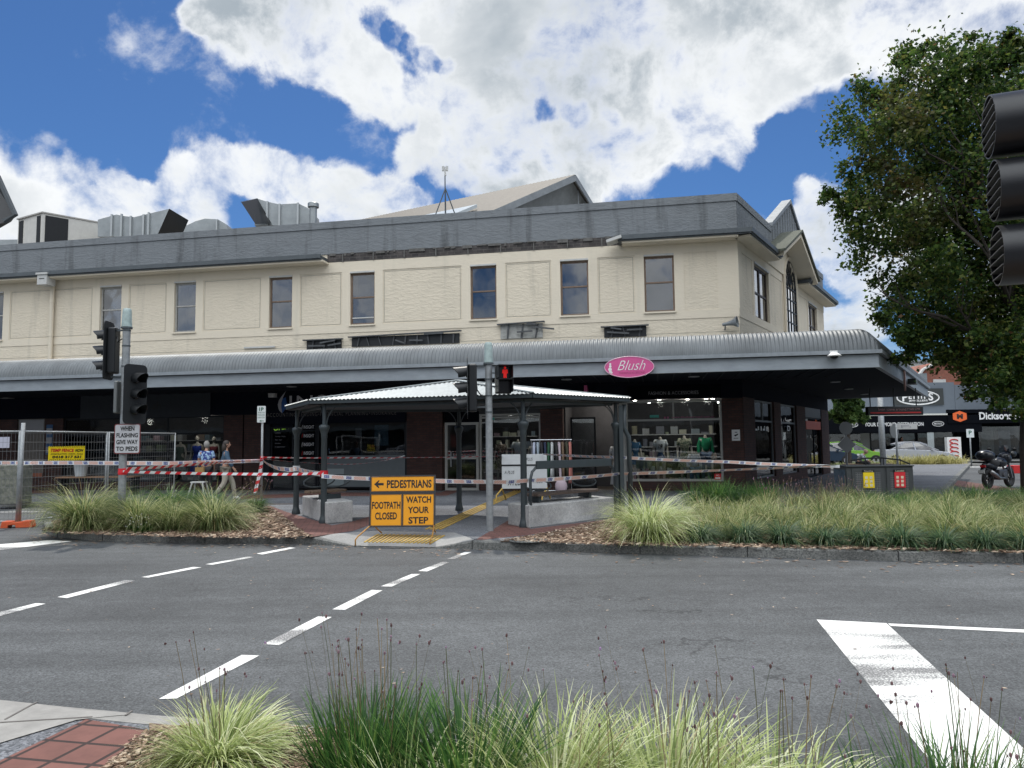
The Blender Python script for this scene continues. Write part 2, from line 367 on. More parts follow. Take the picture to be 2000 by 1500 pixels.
def m_render(name, col, dark, bumpS=1.0, streak=.25, bscale=5.0, sx=1.0, flake=0, runs=.0):
    """rendered masonry: trowelled texture, rain streaks and grime"""
    mt, N, L, b = nodes(name); tc = N.new('ShaderNodeTexCoord'); P = tc.outputs['UV']
    mp = N.new('ShaderNodeMapping'); mp.inputs['Scale'].default_value = (.55, 1.5, 1); L.new(P, mp.inputs[0])
    nb = N.new('ShaderNodeTexNoise'); nb.inputs['Scale'].default_value = bscale; nb.inputs['Detail'].default_value = 5; nb.inputs['Roughness'].default_value = .55; nb.inputs['Distortion'].default_value = .7; L.new(mp.outputs[0], nb.inputs['Vector'])
    rmp = N.new('ShaderNodeMapRange'); rmp.inputs[1].default_value = .42; rmp.inputs[2].default_value = .62; L.new(nb.outputs['Fac'], rmp.inputs[0])
    nf = N.new('ShaderNodeTexNoise'); nf.inputs['Scale'].default_value = 45; nf.inputs['Detail'].default_value = 3; L.new(P, nf.inputs['Vector'])
    ad = N.new('ShaderNodeMath'); ad.operation = 'MULTIPLY_ADD'; ad.inputs[1].default_value = .25; L.new(nf.outputs['Fac'], ad.inputs[0]); L.new(rmp.outputs[0], ad.inputs[2])
    bp = N.new('ShaderNodeBump'); bp.inputs['Strength'].default_value = .55*bumpS; bp.inputs['Distance'].default_value = .03; L.new(ad.outputs[0], bp.inputs['Height']); L.new(bp.outputs[0], b.inputs['Normal'])
    ms = N.new('ShaderNodeMapping'); ms.inputs['Scale'].default_value = (1.5, .13, 1); L.new(P, ms.inputs[0])
    n2 = N.new('ShaderNodeTexNoise'); n2.inputs['Scale'].default_value = 1.5; n2.inputs['Detail'].default_value = 7; n2.inputs['Roughness'].default_value = .6; L.new(ms.outputs[0], n2.inputs['Vector'])
    n3 = N.new('ShaderNodeTexNoise'); n3.inputs['Scale'].default_value = .9; n3.inputs['Detail'].default_value = 8; n3.inputs['Roughness'].default_value = .7; L.new(P, n3.inputs['Vector'])
    s1 = N.new('ShaderNodeMapRange'); s1.inputs[1].default_value = .55; s1.inputs[2].default_value = .72; s1.inputs[4].default_value = streak; L.new(n2.outputs['Fac'], s1.inputs[0])
    s2 = N.new('ShaderNodeMapRange'); s2.inputs[1].default_value = .5; s2.inputs[2].default_value = .8; s2.inputs[4].default_value = streak*.7; L.new(n3.outputs['Fac'], s2.inputs[0])
    su = N.new('ShaderNodeMath'); su.operation = 'ADD'; su.use_clamp = True; L.new(s1.outputs[0], su.inputs[0]); L.new(s2.outputs[0], su.inputs[1])
    mx = N.new('ShaderNodeMix'); mx.data_type = 'RGBA'; L.new(su.outputs[0], mx.inputs[0]); mx.inputs[6].default_value = (*col, 1); mx.inputs[7].default_value = (*dark, 1); L.new(mx.outputs[2], b.inputs['Base Color'])
    b.inputs['Roughness'].default_value = .85
    return mt
def m_leaf(name, stops, trans=.35, rough=.5, hue_noise=None):
    mt, N, L, b = nodes(name); out = N['Material Output']
    g = N.new('ShaderNodeNewGeometry'); cr = N.new('ShaderNodeValToRGB'); L.new(g.outputs['Random Per Island'], cr.inputs[0])
    el = cr.color_ramp.elements
    while len(el) < len(stops): el.new(.5)
    for e, (p, c) in zip(el, stops): e.position = p; e.color = (*c, 1)
    colo = cr.outputs[0]
    if hue_noise:
        tc = N.new('ShaderNodeTexCoord'); nz = N.new('ShaderNodeTexNoise'); nz.inputs['Scale'].default_value = hue_noise[0]; nz.inputs['Detail'].default_value = 4; L.new(tc.outputs['Object'], nz.inputs['Vector'])
        mr = N.new('ShaderNodeMapRange'); mr.inputs[1].default_value = hue_noise[2]; mr.inputs[2].default_value = hue_noise[3]; L.new(nz.outputs['Fac'], mr.inputs[0])
        mx = N.new('ShaderNodeMix'); mx.data_type = 'RGBA'; L.new(mr.outputs[0], mx.inputs[0]); L.new(colo, mx.inputs[6]); mx.inputs[7].default_value = (*hue_noise[1], 1); colo = mx.outputs[2]
    L.new(colo, b.inputs['Base Color']); b.inputs['Roughness'].default_value = rough; b.inputs['Specular IOR Level'].default_value = .35
    tr = N.new('ShaderNodeBsdfTranslucent'); L.new(colo, tr.inputs[0]); mx = N.new('ShaderNodeMixShader'); mx.inputs[0].default_value = trans
    L.new(b.outputs[0], mx.inputs[1]); L.new(tr.outputs[0], mx.inputs[2]); L.new(mx.outputs[0], out.inputs[0])
    return mt
def m_island(name, stops, rough=.9):
    mt, N, L, b = nodes(name); g = N.new('ShaderNodeNewGeometry'); cr = N.new('ShaderNodeValToRGB'); L.new(g.outputs['Random Per Island'], cr.inputs[0])
    el = cr.color_ramp.elements
    while len(el) < len(stops): el.new(.5)
    for e, (p, c) in zip(el, stops): e.position = p; e.color = (*c, 1)
    L.new(cr.outputs[0], b.inputs['Base Color']); b.inputs['Roughness'].default_value = rough; return mt
ASPH = m_asphalt()
AGG = m_speckle('dark exposed aggregate', (.045, .05, .058), (.22, .23, .25), 70)
CONC = mat('kerb concrete', (.33, .32, .30), .85, n=.35, nscale=4, bump=(60, .2))
KERBF = m_speckle('kerb stone', (.10, .105, .10), (.24, .24, .225), 60, big=.45)
RAMPC = m_speckle('ramp concrete', (.24, .24, .235), (.33, .33, .32), 80, big=.3)
REDP = m_brick('red clay pavers', (.185, .080, .064), (.15, .063, .05), (.035, .02, .017), .225, .225, R(12), 0, .012, 'Object')
REDF = m_brick('red footpath pavers', (.19, .085, .07), (.15, .068, .056), (.06, .038, .032), .22, .11, R(-11), .5, .008, 'Object')
def m_line():
    mt, N, L, b = nodes('road paint'); tc = N.new('ShaderNodeTexCoord')
    nz = N.new('ShaderNodeTexNoise'); nz.inputs['Scale'].default_value = 60; nz.inputs['Detail'].default_value = 4; nz.inputs['Roughness'].default_value = .8; L.new(tc.outputs['Object'], nz.inputs['Vector'])
    mp = N.new('ShaderNodeMapping'); mp.inputs['Rotation'].default_value = (0, 0, R(13)); mp.inputs['Scale'].default_value = (.25, 1.0, 1); L.new(tc.outputs['Object'], mp.inputs[0])
    n2 = N.new('ShaderNodeTexNoise'); n2.inputs['Scale'].default_value = 1.1; n2.inputs['Detail'].default_value = 5; n2.inputs['Roughness'].default_value = .55; L.new(mp.outputs[0], n2.inputs['Vector'])
    wear = N.new('ShaderNodeMapRange'); wear.inputs[1].default_value = .44; wear.inputs[2].default_value = .60; wear.inputs[4].default_value = .30; L.new(n2.outputs['Fac'], wear.inputs[0])
    su = N.new('ShaderNodeMath'); su.operation = 'ADD'; L.new(nz.outputs['Fac'], su.inputs[0]); L.new(wear.outputs[0], su.inputs[1])
    mr = N.new('ShaderNodeMapRange'); mr.inputs[1].default_value = .66; mr.inputs[2].default_value = .78; L.new(su.outputs[0], mr.inputs[0])
    mx = N.new('ShaderNodeMix'); mx.data_type = 'RGBA'; L.new(mr.outputs[0], mx.inputs[0]); mx.inputs[6].default_value = (.76, .76, .73, 1); mx.inputs[7].default_value = (.15, .15, .15, 1); L.new(mx.outputs[2], b.inputs['Base Color'])
    b.inputs['Roughness'].default_value = .6; return mt
LINE = m_line()
CREAM = m_render('cream trowelled render', (.68, .605, .48), (.50, .45, .36), .5, .7, 9)
CREAMS = m_render('cream smooth render', (.70, .625, .50), (.55, .51, .41), .18, .4, 9)
GREYP = m_render('grey painted parapet', (.185, .20, .213), (.095, .102, .108), .5, .95, 8.0)
GREYS = mat('grey painted capping', (.25, .27, .285), .6, n=.35, nscale=3)
DGREY = mat('dark grey trim paint', (.085, .10, .11), .5, n=.3, nscale=4)
FASC = mat('grey fascia board', (.29, .325, .355), .55, n=.25, nscale=2.0, stretch=(1, 1, 3))
GALV = mat('grey zinc sheet', (.36, .385, .39), .42, .55, n=.3, nscale=2)
AWN = mat('weathered corrugated steel', (.185, .20, .208), .5, .2, n=.38, nscale=1.6, stretch=(1, 1, .3))
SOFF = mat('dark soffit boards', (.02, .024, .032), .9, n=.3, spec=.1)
BRICK = m_brick('brown face brick', (.085, .038, .03), (.055, .027, .024), (.035, .03, .028))
BRICKR = m_brick('red gable brick', (.33, .10, .06), (.27, .085, .055), (.2, .15, .12))
EXPB = m_brick('exposed black brick', (.05, .045, .045), (.10, .085, .08), (.13, .12, .11), .25, .1, dirt=.6)
BLACK = mat('black board', (.004, .005, .008), .9, n=.3, spec=.08)
NAVY = mat('dark navy fascia', (.008, .010, .018), .85, n=.2, spec=.1)
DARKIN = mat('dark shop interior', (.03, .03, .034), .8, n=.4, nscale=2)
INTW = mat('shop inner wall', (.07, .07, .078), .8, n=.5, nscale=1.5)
FRAMEW = mat('pale aluminium frame', (.40, .40, .37), .45, .2, n=.15)
FRAMEB = mat('brown timber sash', (.22, .15, .105), .55, n=.3)
SASH = mat('grey window sash', (.42, .41, .38), .5, n=.2)
GLS = glass('shop glass', (.80, .84, .86), .6, .0)
GLU = glass('upper glass', (.45, .5, .56), .95, .10)
GLB = glass('car glass', (.12, .14, .15), .9, .08)
BLIND = mat('grey blue blind', (.34, .38, .44), .8, n=.1)
WHITE = mat('white paint', (.78, .78, .76), .5, n=.08)
OFFW = mat('aged white panel', (.55, .55, .53), .6, n=.2)
BLK = mat('satin black', (.010, .012, .014), .42, n=.3, nscale=9)
RUB = mat('rubber', (.015, .015, .016), .8)
POSTG = mat('slate green post paint', (.038, .05, .056), .45, n=.25, nscale=5)
STEEL = mat('galvanised steel', (.34, .36, .37), .5, .35, n=.35, nscale=14)
STEELD = mat('galvanised wire', (.17, .175, .18), .5, .3, n=.2)
YEL = mat('tactile yellow', (.55, .36, .08), .7, n=.35, nscale=9)
ORNG = mat('reflective orange sheet', (.80, .33, .008), .5, n=.06)
BLKT = mat('black lettering', (.012, .012, .012), .5)
REDT = mat('red lettering', (.55, .02, .02), .5)
WHT = mat('white lettering', (.72, .72, .72), .5)
GRYT = mat('dim grey lettering', (.28, .28, .30), .6)
PINK = mat('pink sign face', (.62, .10, .28), .35, n=.1)
PINKD = mat('dark pink lettering', (.36, .04, .15), .5)
CONP = m_speckle('planter concrete', (.34, .345, .34), (.46, .46, .45), 45, big=.45)
BENCH = mat('weathered bench timber', (.20, .135, .09), .75, n=.5, nscale=9, stretch=(.3, 4, 4))
SKIN = mat('skin', (.42, .24, .17), .55)
MANN = mat('mannequin cream', (.42, .38, .33), .5)
BARK = mat('tree bark', (.06, .05, .042), .9, n=.5, nscale=14, bump=(20, .6))
# ================================================================== corner building
BX0 = -36.0
zPT = fr(1447, 377)[1]; zPB = fr(1000, 475)[1]; zSB = fr(1000, 492)[1]; zHB = fr(1000, 513)[1]
zWT = fr(1122, 509)[1]; zWB = fr(1122, 616)[1]; zSL = zWB-.26; zPV = .13
W_PX = [(-38, 8), (196, 238), (341, 383), (526, 571), (684, 732), (919, 970), (1095, 1150), (1259, 1318)]
WX = [(fr(a, 580)[0], fr(b, 580)[0]) for a, b in W_PX]
bld = thing('corner_building', 'two storey cream rendered corner building with grey parapet, corrugated awning and brown brick shopfronts', 'building', tuple(P0))
TH = .28
zA = 3.95
w = MB(MF)
w.box(BX0, 0, 0, TH, zWT, zPB)
w.box(BX0, 0, 0, TH, zA, zWB)
xs = [BX0]+[v for a, b in WX for v in (a, b)]+[0]
xs = [x for x in xs]
prev = BX0
for a, b in WX:
    w.box(prev, a, 0, TH, zWB, zWT); prev = b
w.box(prev, 0, 0, TH, zWB, zWT)
w.build('upper_wall', CREAM, bld)
# smooth raised bands
t = MB(MF); o_ = -.018
t.box(BX0, 0, o_, 0, zHB, zSB); t.box(BX0, 0, o_, 0, zSL, zWB-.001)
prevb = None
pan = []
for i, (a, b) in enumerate(WX):
    t.box(a-.30, a, o_, 0, zWB, zHB); t.box(b, b+.30, o_, 0, zWB, zHB); t.box(a, b, o_, 0, zWT+.002, zHB)
t.box(-.62, 0.02, o_, 0, zWB, zHB)
xm = [( -1.75, ), ]
t.build('render_band', CREAMS, bld)
g_ = MB(MF)       # incised joint lines of the render panels
for i in range(len(WX)-1):
    a = WX[i][1]+.30; b = WX[i+1][0]-.30
    for z in (zWB+.05, zHB-.05): g_.box(a+.05, b-.05, -.006, 0, z-.007, z+.007)
    for x in (a+.05, b-.05): g_.box(x-.007, x+.007, -.006, 0, zWB+.057, zHB-.057)
g_.box(BX0, 0, -.006, 0, zSL-.45, zSL-.44)
g_.build('panel_joint', mat('dark cream joint', (.36, .335, .275), .9), bld)  # joint lines in a darker cream
# parapet
p = MB(MF); p.box(BX0, .02, -.03, .25, zPB, zPT-.24); p.build('parapet', GREYP, bld)
p = MB(MF); p.box(BX0, .05, -.06, .32, zPT-.24, zPT); c_ = p.build('parapet_capping', GREYP, bld)
for s_ in range(9):
    pass
# cornice, left run and right run, torn away between
xL = fr(640, 505)[0]; xR = fr(1208, 465)[0]
def cornice(mbx, x0, x1, M, z0):
    m1 = MB(M); m1.box(x0, x1, -.55, 0, z0+.06, z0+.20)
    m1.box(x0, x1, -.60, -.55, z0+.10, z0+.24)
    return m1
cornice(None, BX0, xL, MF, zSB-.06).build('cornice', DGREY, bld)
cornice(None, xR, .41, MF, zSB-.06).build('cornice', DGREY, bld)
m1 = MB(MF); m1.box(BX0, xL+.05, -.50, -.02, zSB-.06, zSB-.002); m1.box(xR+.12, 0, -.50, -.02, zSB-.06, zSB-.002); m1.build('cornice_soffit', CREAMS, bld)
m1 = MB(MF); m1.box(xL, xR, -.025, 0, zSB+.01, zPB-.0); m1.build('exposed_brick_course', EXPB, bld)
rs = random.Random(3)
m1 = MB(MF)
for k in range(26):
    x = xL+(xR-xL)*(k+rs.random())/26
    m1.box(x, x+rs.uniform(.05, .35), -.05-rs.random()*.03, -.025, zPB-rs.uniform(.02, .10), zPB+.01)
for k in range(9):
    x = xL+(xR-xL)*(k+.5)/9; m1.box(x, x+.04, -.06, -.025, zSB+.0, zPB-.03)
m1.build('broken_render_edge', mat('broken render', (.16, .155, .145), .9, n=.5, nscale=9), bld)
m1 = MB(MF); m1.bar((xR-.35, -.45, zSB-.02), (xR+.12, -.45, zSB+.12), .5, .09, up=(0, 0, 1)); m1.build('loose_cornice_end', OFFW, bld)
# windows of the upper floor
blinds = {4: 0.0, 5: .55, 6: .93, 7: 1.0, 1: .0, 3: .45}
for i, (a, b) in enumerate(WX):
    f = MB(MF); z0, z1 = zWB, zWT; y0, y1 = .07, .14; fw = .055; zm = z0+(z1-z0)*.53
    f.box(a, a+fw, y0, y1, z0, z1); f.box(b-fw, b, y0, y1, z0, z1); f.box(a+fw, b-fw, y0, y1, z1-.07, z1); f.box(a+fw, b-fw, y0, y1, z0, z0+.06)
    wn = f.build('window', FRAMEB if i > 2 else SASH, bld)
    f = MB(MF); f.box(a+fw, b-fw, y0-.012, y1-.02, zm-.025, zm+.02); f.build('meeting_rail', FRAMEB if i > 2 else SASH, wn)
    f = MB(MF); f.box(a-.03, b+.03, -.07, .07, z0-.05, z0); f.build('sill', CREAMS, wn)
    f = MB(MF); f.box(a+.005, b-.005, -.045, .005, z1-.005, z1+.05); f.build('head_flashing', OFFW, wn)
    f = MB(MF); f.box(a+fw, b-fw, .10, .106, z0+.06, zm-.025); f.build('pane', GLU, wn)
    f = MB(MF); f.box(a+fw, b-fw, .09, .096, zm+.02, z1-.07); f.build('pane', GLU, wn)
    k = blinds.get(i, 0)
    if k:
        f = MB(MF); f.box(a+.02, b-.02, .18, .19, z1-(z1-z0)*k, z1-.01); f.build('blind', BLIND, wn)
    if i == 4:
        f = MB(MF); f.box(a+fw, b-fw, .05, .068, z0+.22, z0+.26); f.build('open_sash_rail', OFFW, wn)
    f = MB(MF); f.box(a-.1, b+.1, .9, .92, z0-.1, z1+.1); f.build('dark_backing', DARKIN, wn)
# downpipe and rain head
xd = fr(105, 620)[0]
m1 = MB(MF); m1.tube((xd, -.11, zSB-.25), (xd, -.11, zSL-.55), .075, n=12)
for z in (zSB-.9, zSL+.3): m1.lathe((xd, -.11, z), [(.085, 0), (.085, .06)], 12)
m1.tube((xd-.75, -.12, zSL-.66), (xd+.55, -.12, zSL-.60), .07, n=10)
m1.build('downpipe', CREAMS, bld, smooth=True, auto=40)
m1 = MB(MF); m1.box(xd-.2, xd+.2, -.62, -.2, zSB-.32, zSB+.05); m1.box(xd-.24, xd+.24, -.66, -.16, zSB+.05, zSB+.12); rh = m1.build('rain_head', OFFW, bld)
m1 = MB(MF); m1.box(xd-.12, xd+.1, -.625, -.62, zSB-.12, zSB-.09); m1.build('overflow_slot', BLK, rh)
# torn openings above the awning
wood = mat('weathered timber', (.10, .105, .11), .8, n=.4); 
def torn(px0, px1, pyt, pyb, slats, seed, light=False):
    r_ = random.Random(seed); x0, _ = fr(px0, pyt); x1, _ = fr(px1, pyt); zt = fr((px0+px1)/2, pyt)[1]; zb = fr((px0+px1)/2, pyb)[1]
    d = MB(MF); d.box(x0, x1, -.035, -.022, zb-.1, zt); q = d.build('torn_opening', mat('torn board white', (.45, .45, .42), .7, n=.5) if light else BLK, bld)  # black panel paints the dark of the recess; pale one is a torn board
    s = MB(MF); s.bar((x0-.1, -.10, zt+.0), (x1+.08, -.12, zt+.02+r_.uniform(-.03, .05)), .12, .035)
    for k in range(slats):
        x = x0+(x1-x0)*(k+.5)/slats; s.bar((x, -.05, zb-.1), (x+r_.uniform(-.1, .1), -.08, zt-.02), .05, .03)
    for k in range(3):
        x = r_.uniform(x0, x1-.2); z = r_.uniform(zb, zt); s.bar((x, -.14, z), (x+r_.uniform(.3, .7), -.16, z+r_.uniform(-.12, .12)), .04, .05)
    s.build('timber_batten', wood, q)
torn(600, 668, 664, 676, 3, 1); torn(688, 898, 655, 668, 9, 2); torn(978, 1060, 633, 655, 3, 5, True); torn(1180, 1262, 638, 652, 3, 8)
m1 = MB(MF); x0 = fr(478, 665)[0]; x1 = fr(538, 663)[0]; m1.box(x0, x1, -.05, -.02, zSL-.42, zSL-.36); m1.build('wall_batten', OFFW, bld)

# ---- side façade (faces the side street)
Ls = sd(1606, 560)[0]
s1 = (sd(1472, 540)[0], sd(1500, 540)[0]); s2 = (sd(1531, 580)[0], sd(1552, 580)[0]); s3 = (sd(1578, 600)[0], sd(1594, 600)[0])
w = MB(MS)
w.box(0.0, Ls, -.001, TH, zA, zWB); 
for a, b in ((0.0, s1[0]), (s1[1], s2[0]), (s2[1], s3[0]), (s3[1], Ls)): w.box(a, b, 0, TH, zWB, zWT)
w.box(0.0, s2[0], 0, TH, zWT, zPB); w.box(s2[1], Ls, 0, TH, zWT, zPB)
cx_, hw = (s2[0]+s2[1])/2, (s2[1]-s2[0])/2
arch = [(s2[1], zPB+.95), (s2[1], zWT)]+[(cx_+hw*math.cos(t_), zWT+.15+hw*1.0*math.sin(t_)) for t_ in [math.pi*k/12 for k in range(13)]]+[(s2[0], zWT), (s2[0], zPB+.95)]
w.prism([(a, 0, b) for a, b in arch], (0, TH, 0))
w.build('upper_wall', CREAM, bld)
t = MB(MS); t.box(.0, s2[0]-.05, o_, -.002, zHB, zSB); t.box(0, s2[0]-.05, o_, -.002, zSL, zWB); t.box(s2[1]+.05, Ls, o_, -.002, zHB, zSB)
for a, b in (s1, s3): t.box(a-.22, a, o_, -.002, zWB, zHB); t.box(b, b+.22, o_, -.002, zWB, zHB)
t.box(0.0, .4, o_, -.002, zWB, zHB)
t.box(s2[0]-.3, s2[0], o_, -.002, zA, zPB-.3); t.box(s2[1], s2[1]+.3, o_, -.002, zA, zPB-.3)
t.build('render_band', CREAMS, bld)
for (a, b), zt in ((s1, zWT), (s3, zWT)):
    f = MB(MS); mid = (a+b)/2; fw = .07; zm = (zWB+zWT)/2-.02
    f.box(a, a+fw, .07, .14, zWB, zt); f.box(b-fw, b, .07, .14, zWB, zt); f.box(a+fw, b-fw, .07, .14, zt-.08, zt); f.box(a+fw, b-fw, .07, .14, zWB, zWB+.07)
    f.box(mid-.05, mid+.05, .065, .135, zWB+.07, zt-.08); f.box(a+fw, mid-.05, .07, .13, zm-.03, zm+.03); f.box(mid+.05, b-fw, .07, .13, zm-.03, zm+.03)
    wn = f.build('window', mat('dark brown sash', (.07, .05, .04), .5), bld)
    for q0, q1 in ((a+fw, mid-.05), (mid+.05, b-fw)):
        f = MB(MS); f.box(q0, q1, .10, .106, zWB+.07, zt-.08); f.build('pane', GLU, wn)
    f = MB(MS); f.box(a-.1, b+.1, .9, .92, zWB-.1, zt+.1); f.build('dark_backing', DARKIN, wn)
    f = MB(MS); f.box(a, b, -.05, .02, zt, zt+.06); f.build('head_flashing', OFFW, wn)
# arched stair window with glazing bars
f = MB(MS); a, b = s2; z0 = zA; zsp = zWT+.15
YW_ = -.155
f.box(a, a+.06, .08+YW_, .16+YW_, z0, zsp); f.box(b-.06, b, .08+YW_, .16+YW_, z0, zsp)
f.path([(cx_+(hw-.03)*math.cos(t_), .12+YW_, zsp+(hw-.03)*math.sin(t_)) for t_ in [math.pi*k/12 for k in range(13)]], .04, 6)
for k in range(1, 4): x = a+(b-a)*k/4; f.box(x-.018, x+.018, .09+YW_, .14+YW_, z0, zsp)
z = z0
while z < zsp: f.box(a+.06, b-.06, .095+YW_, .135+YW_, z-.018, z+.018); z += .45
for k in range(1, 8):
    t_ = math.pi*k/8; f.bar((cx_, .115+YW_, zsp), (cx_+(hw-.05)*math.cos(t_), .115+YW_, zsp+(hw-.05)*math.sin(t_)), .03)
f.path([(cx_+hw*.5*math.cos(t_), .115+YW_, zsp+hw*.5*math.sin(t_)) for t_ in [math.pi*k/12 for k in range(13)]], .018, 6)
wn = f.build('arched_window', BLK, bld)
f = MB(MS); f.prism([(cx_+(hw-.02)*math.cos(t_), -.0305, zsp+(hw-.02)*math.sin(t_)) for t_ in [math.pi*k/12 for k in range(13)]], (0, -.001, 0)); f.build('dark_backing', BLACK, wn)  # black plate painted in for the unlit room behind the arch
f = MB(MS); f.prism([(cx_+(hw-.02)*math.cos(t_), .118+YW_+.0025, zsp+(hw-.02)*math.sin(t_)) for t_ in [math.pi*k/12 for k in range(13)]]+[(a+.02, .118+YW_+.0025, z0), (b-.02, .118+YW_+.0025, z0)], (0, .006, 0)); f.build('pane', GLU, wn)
f = MB(MS); f.box(a-.3, b+.3, 1.4, 1.42, z0, zsp+hw+.2); f.build('dark_backing', DARKIN, wn)
# side parapet, twin gables
pg0 = sd(1503, 424)[0]; pgx, pgz = sd(1540, 393); pg1 = pgx*2-pg0
p = MB(MS); p.box(.022, pg0, -.03, .25, zPB, zPT-.24); p.box(pg1, Ls, -.03, .25, zPB, zPT-.24); p.box(pg0, pg1, -.03, .25, zPB, zPT-.6)
p.build('parapet', GREYP, bld)
MB(MS).box(.052, pg0, -.06, .32, zPT-.24, zPT).build('parapet_capping', GREYP, bld); MB(MS).box(pg1, Ls, -.06, .32, zPT-.24, zPT).build('parapet_capping', GREYP, bld)
p = MB(MS); p.prism([(pg0, -.02, zPT-.6), (pg1, -.02, zPT-.6), (pg1, -.02, zPT-.05), (pgx, -.02, pgz-.12), (pg0, -.02, zPT-.05)], (0, .2, 0))
gw = p.build('tall_gable', GREYP, bld)
p = MB(MS)
n_ = 15
for k in range(n_):
    x = pg0+(pg1-pg0)*(k+.5)/n_; zt = (zPT-.1)+(pgz-zPT)*(1-abs(x-pgx)/(pgx-pg0)); p.box(x-.03, x+.03, -.05, -.02, zPT-.5, zt-.1)
p.build('cladding_batten', GREYS, gw)
p = MB(MS); dz = .2
p.prism([(pg0-.05, -.1, zPT-.02), (pgx, -.1, pgz-.1), (pg1+.05, -.1, zPT-.02), (pg1+.05, -.1, zPT+.12), (pgx, -.1, pgz+.06), (pg0-.05, -.1, zPT+.12)], (0, .36, 0)); p.build('verge', GREYS, gw)
# projecting pediment over the arched window
e0 = sd(1531, 495, -.75)[0]; ex, ez = sd(1564, 452, -.75); e1 = 2*ex-e0; eb = zSB-.02
def rafter(x0, z0, x1, z1, th): return [(x0, z0), (x1, z1), (x1, z1+th), (x0, z0+th)]
p = MB(MS)
for xa in (e0, e1):
    q = rafter(xa, eb, ex, ez-.22, .2)
    if xa == e1: q = q[::-1]
    p.prism([(a_, -.75, b_) for a_, b_ in q], (0, .78, 0))
pd = p.build('pediment', CREAMS, bld)
p = MB(MS)
for xa in (e0-.12, e1+.12):
    q = rafter(xa, eb+.12, ex, ez-.03, .09)
    if xa > ex: q = q[::-1]
    p.prism([(a_, -.83, b_) for a_, b_ in q], (0, 1.4, 0))
p.build('pediment_roof', mat('lichen slate', (.13, .14, .11), .9, n=.6, nscale=20), pd)
p = MB(MS); ar_ = [(cx_+(hw+.02)*math.cos(math.pi*k/14), zsp+(hw+.02)*math.sin(math.pi*k/14)) for k in range(15)]
p.prism([(a, -.033, b) for a, b in [(e1-.35, zPB-.35), (ex, ez-.28), (e0+.35, zPB-.35), (cx_-hw-.02, zPB-.35)]+ar_[::-1]+[(cx_+hw+.02, zPB-.35)]], (0, -.03, 0)); p.build('tympanum', CREAMS, pd)
p = MB(MS); p.path([(cx_-hw-.1, -.05, zA)]+[(cx_+(hw+.1)*math.cos(math.pi*k/14), -.05, zsp+(hw+.1)*math.sin(math.pi*k/14)) for k in range(14, -1, -1)]+[(cx_+hw+.1, -.05, zA)], .07, 6); p.build('architrave', CREAMS, pd)
# side cornices
cA = cornice(None, -.41, e0+.55, MS, zSB-.06); cA.build('cornice', DGREY, bld)
cornice(None, e1-.55, Ls+.5, MS, zSB-.06).build('cornice', DGREY, bld)
m1 = MB(MS); m1.box(-.3, e0+.5, -.50, -.02, zSB-.06, zSB-.002); m1.box(e1-.5, Ls+.4, -.5, -.02, zSB-.06, zSB-.002); m1.build('cornice_soffit', CREAMS, bld)
# far end and rear walls so the block is solid from the side
nb_ = MB(); A = MF @ Vector((BX0, 14, 0)); B = MS @ Vector((Ls, 0, 0)); C = MS @ Vector((Ls, 16, 0)); A0 = MF @ Vector((BX0, 0, 0))
for q0, q1 in ((B, C), (C, A), (A, A0)):
    nb_.quad(q0, q1, q1+Vector((0, 0, zPB)), q0+Vector((0, 0, zPB)))
nb_.build('rear_wall', CREAM, bld)
nb_ = MB(); e_ = Vector((0, 0, 8.0)); nb_.quad(MF@Vector((BX0, .26, 8.0)), MF@Vector((-.3, .26, 8.0)), MS@Vector((Ls-.1, .3, 8.0)), C+e_, A+e_); nb_.build('roof', mat('roof sheet', (.30, .30, .29), .6, .2, n=.3), bld)

# ---- gabled roof rising behind the parapet
G1 = at(950, 416, 28.8); Gp = at(1113, 345, 31.5); G2 = at(1150, 404, 33.6)
dr = Vector((-1.69, 1, 0)).normalized(); k_ = 17.0
base = 9.05
rf = MB()
for (Aq, sgn) in ((G1, 1), (G2, -1)):
    slope_dir = (Aq-Gp).normalized(); Ae = Gp+slope_dir*((Gp.z-base)/max(1e-3, -slope_dir.z)) if slope_dir.z < -.1 else Aq
    n_ = 90; vs = []; fs = []
    for i in range(n_*2+1):
        off = dr*(k_*i/(n_*2)-.25); up = Vector((0, 0, .022 if i % 2 else 0)); vs += [Gp+off+up+Vector((0, 0, .04)), Ae+off+up+Vector((0, 0, .04))]
    for i in range(n_*2): fs.append((2*i, 2*i+1, 2*i+3, 2*i+2))
    rf.add(vs, fs)
    if sgn == 1: AeL = Ae
    else: AeR = Ae
rf.build('gable_roof', mat('pale corrugated roof', (.14, .125, .105), .7, .0, n=.25), bld)
gb = MB(); gb.prism([AeL, AeR, Gp-Vector((0, 0, .05))], dr*.15); gwl = gb.build('gable_wall', mat('grey gable render', (.27, .285, .29), .8, n=.3, nscale=3), bld)
gb = MB()
for E in (AeL, AeR): gb.bar(Gp-dr*.25-Vector((0, 0, .1)), E-dr*.25-Vector((0, 0, .1)), .06, .26)
gb.build('bargeboard', GREYS, gwl)
gb = MB()
for k in range(9):
    u = .06+k*.06; a = Gp.lerp(AeR, u); gb.bar(a-dr*.06-Vector((0, 0, .15)), Vector((a.x, a.y, a.z-.15-(1-u)*1.9))-dr*.06, .05)
gb.build('cladding_batten', GREYS, gwl)
sk = MB(); q = [at(895, 412, 29.5), at(935, 398, 30.4)]; nrm = (AeL-Gp).cross(dr).normalized(); 
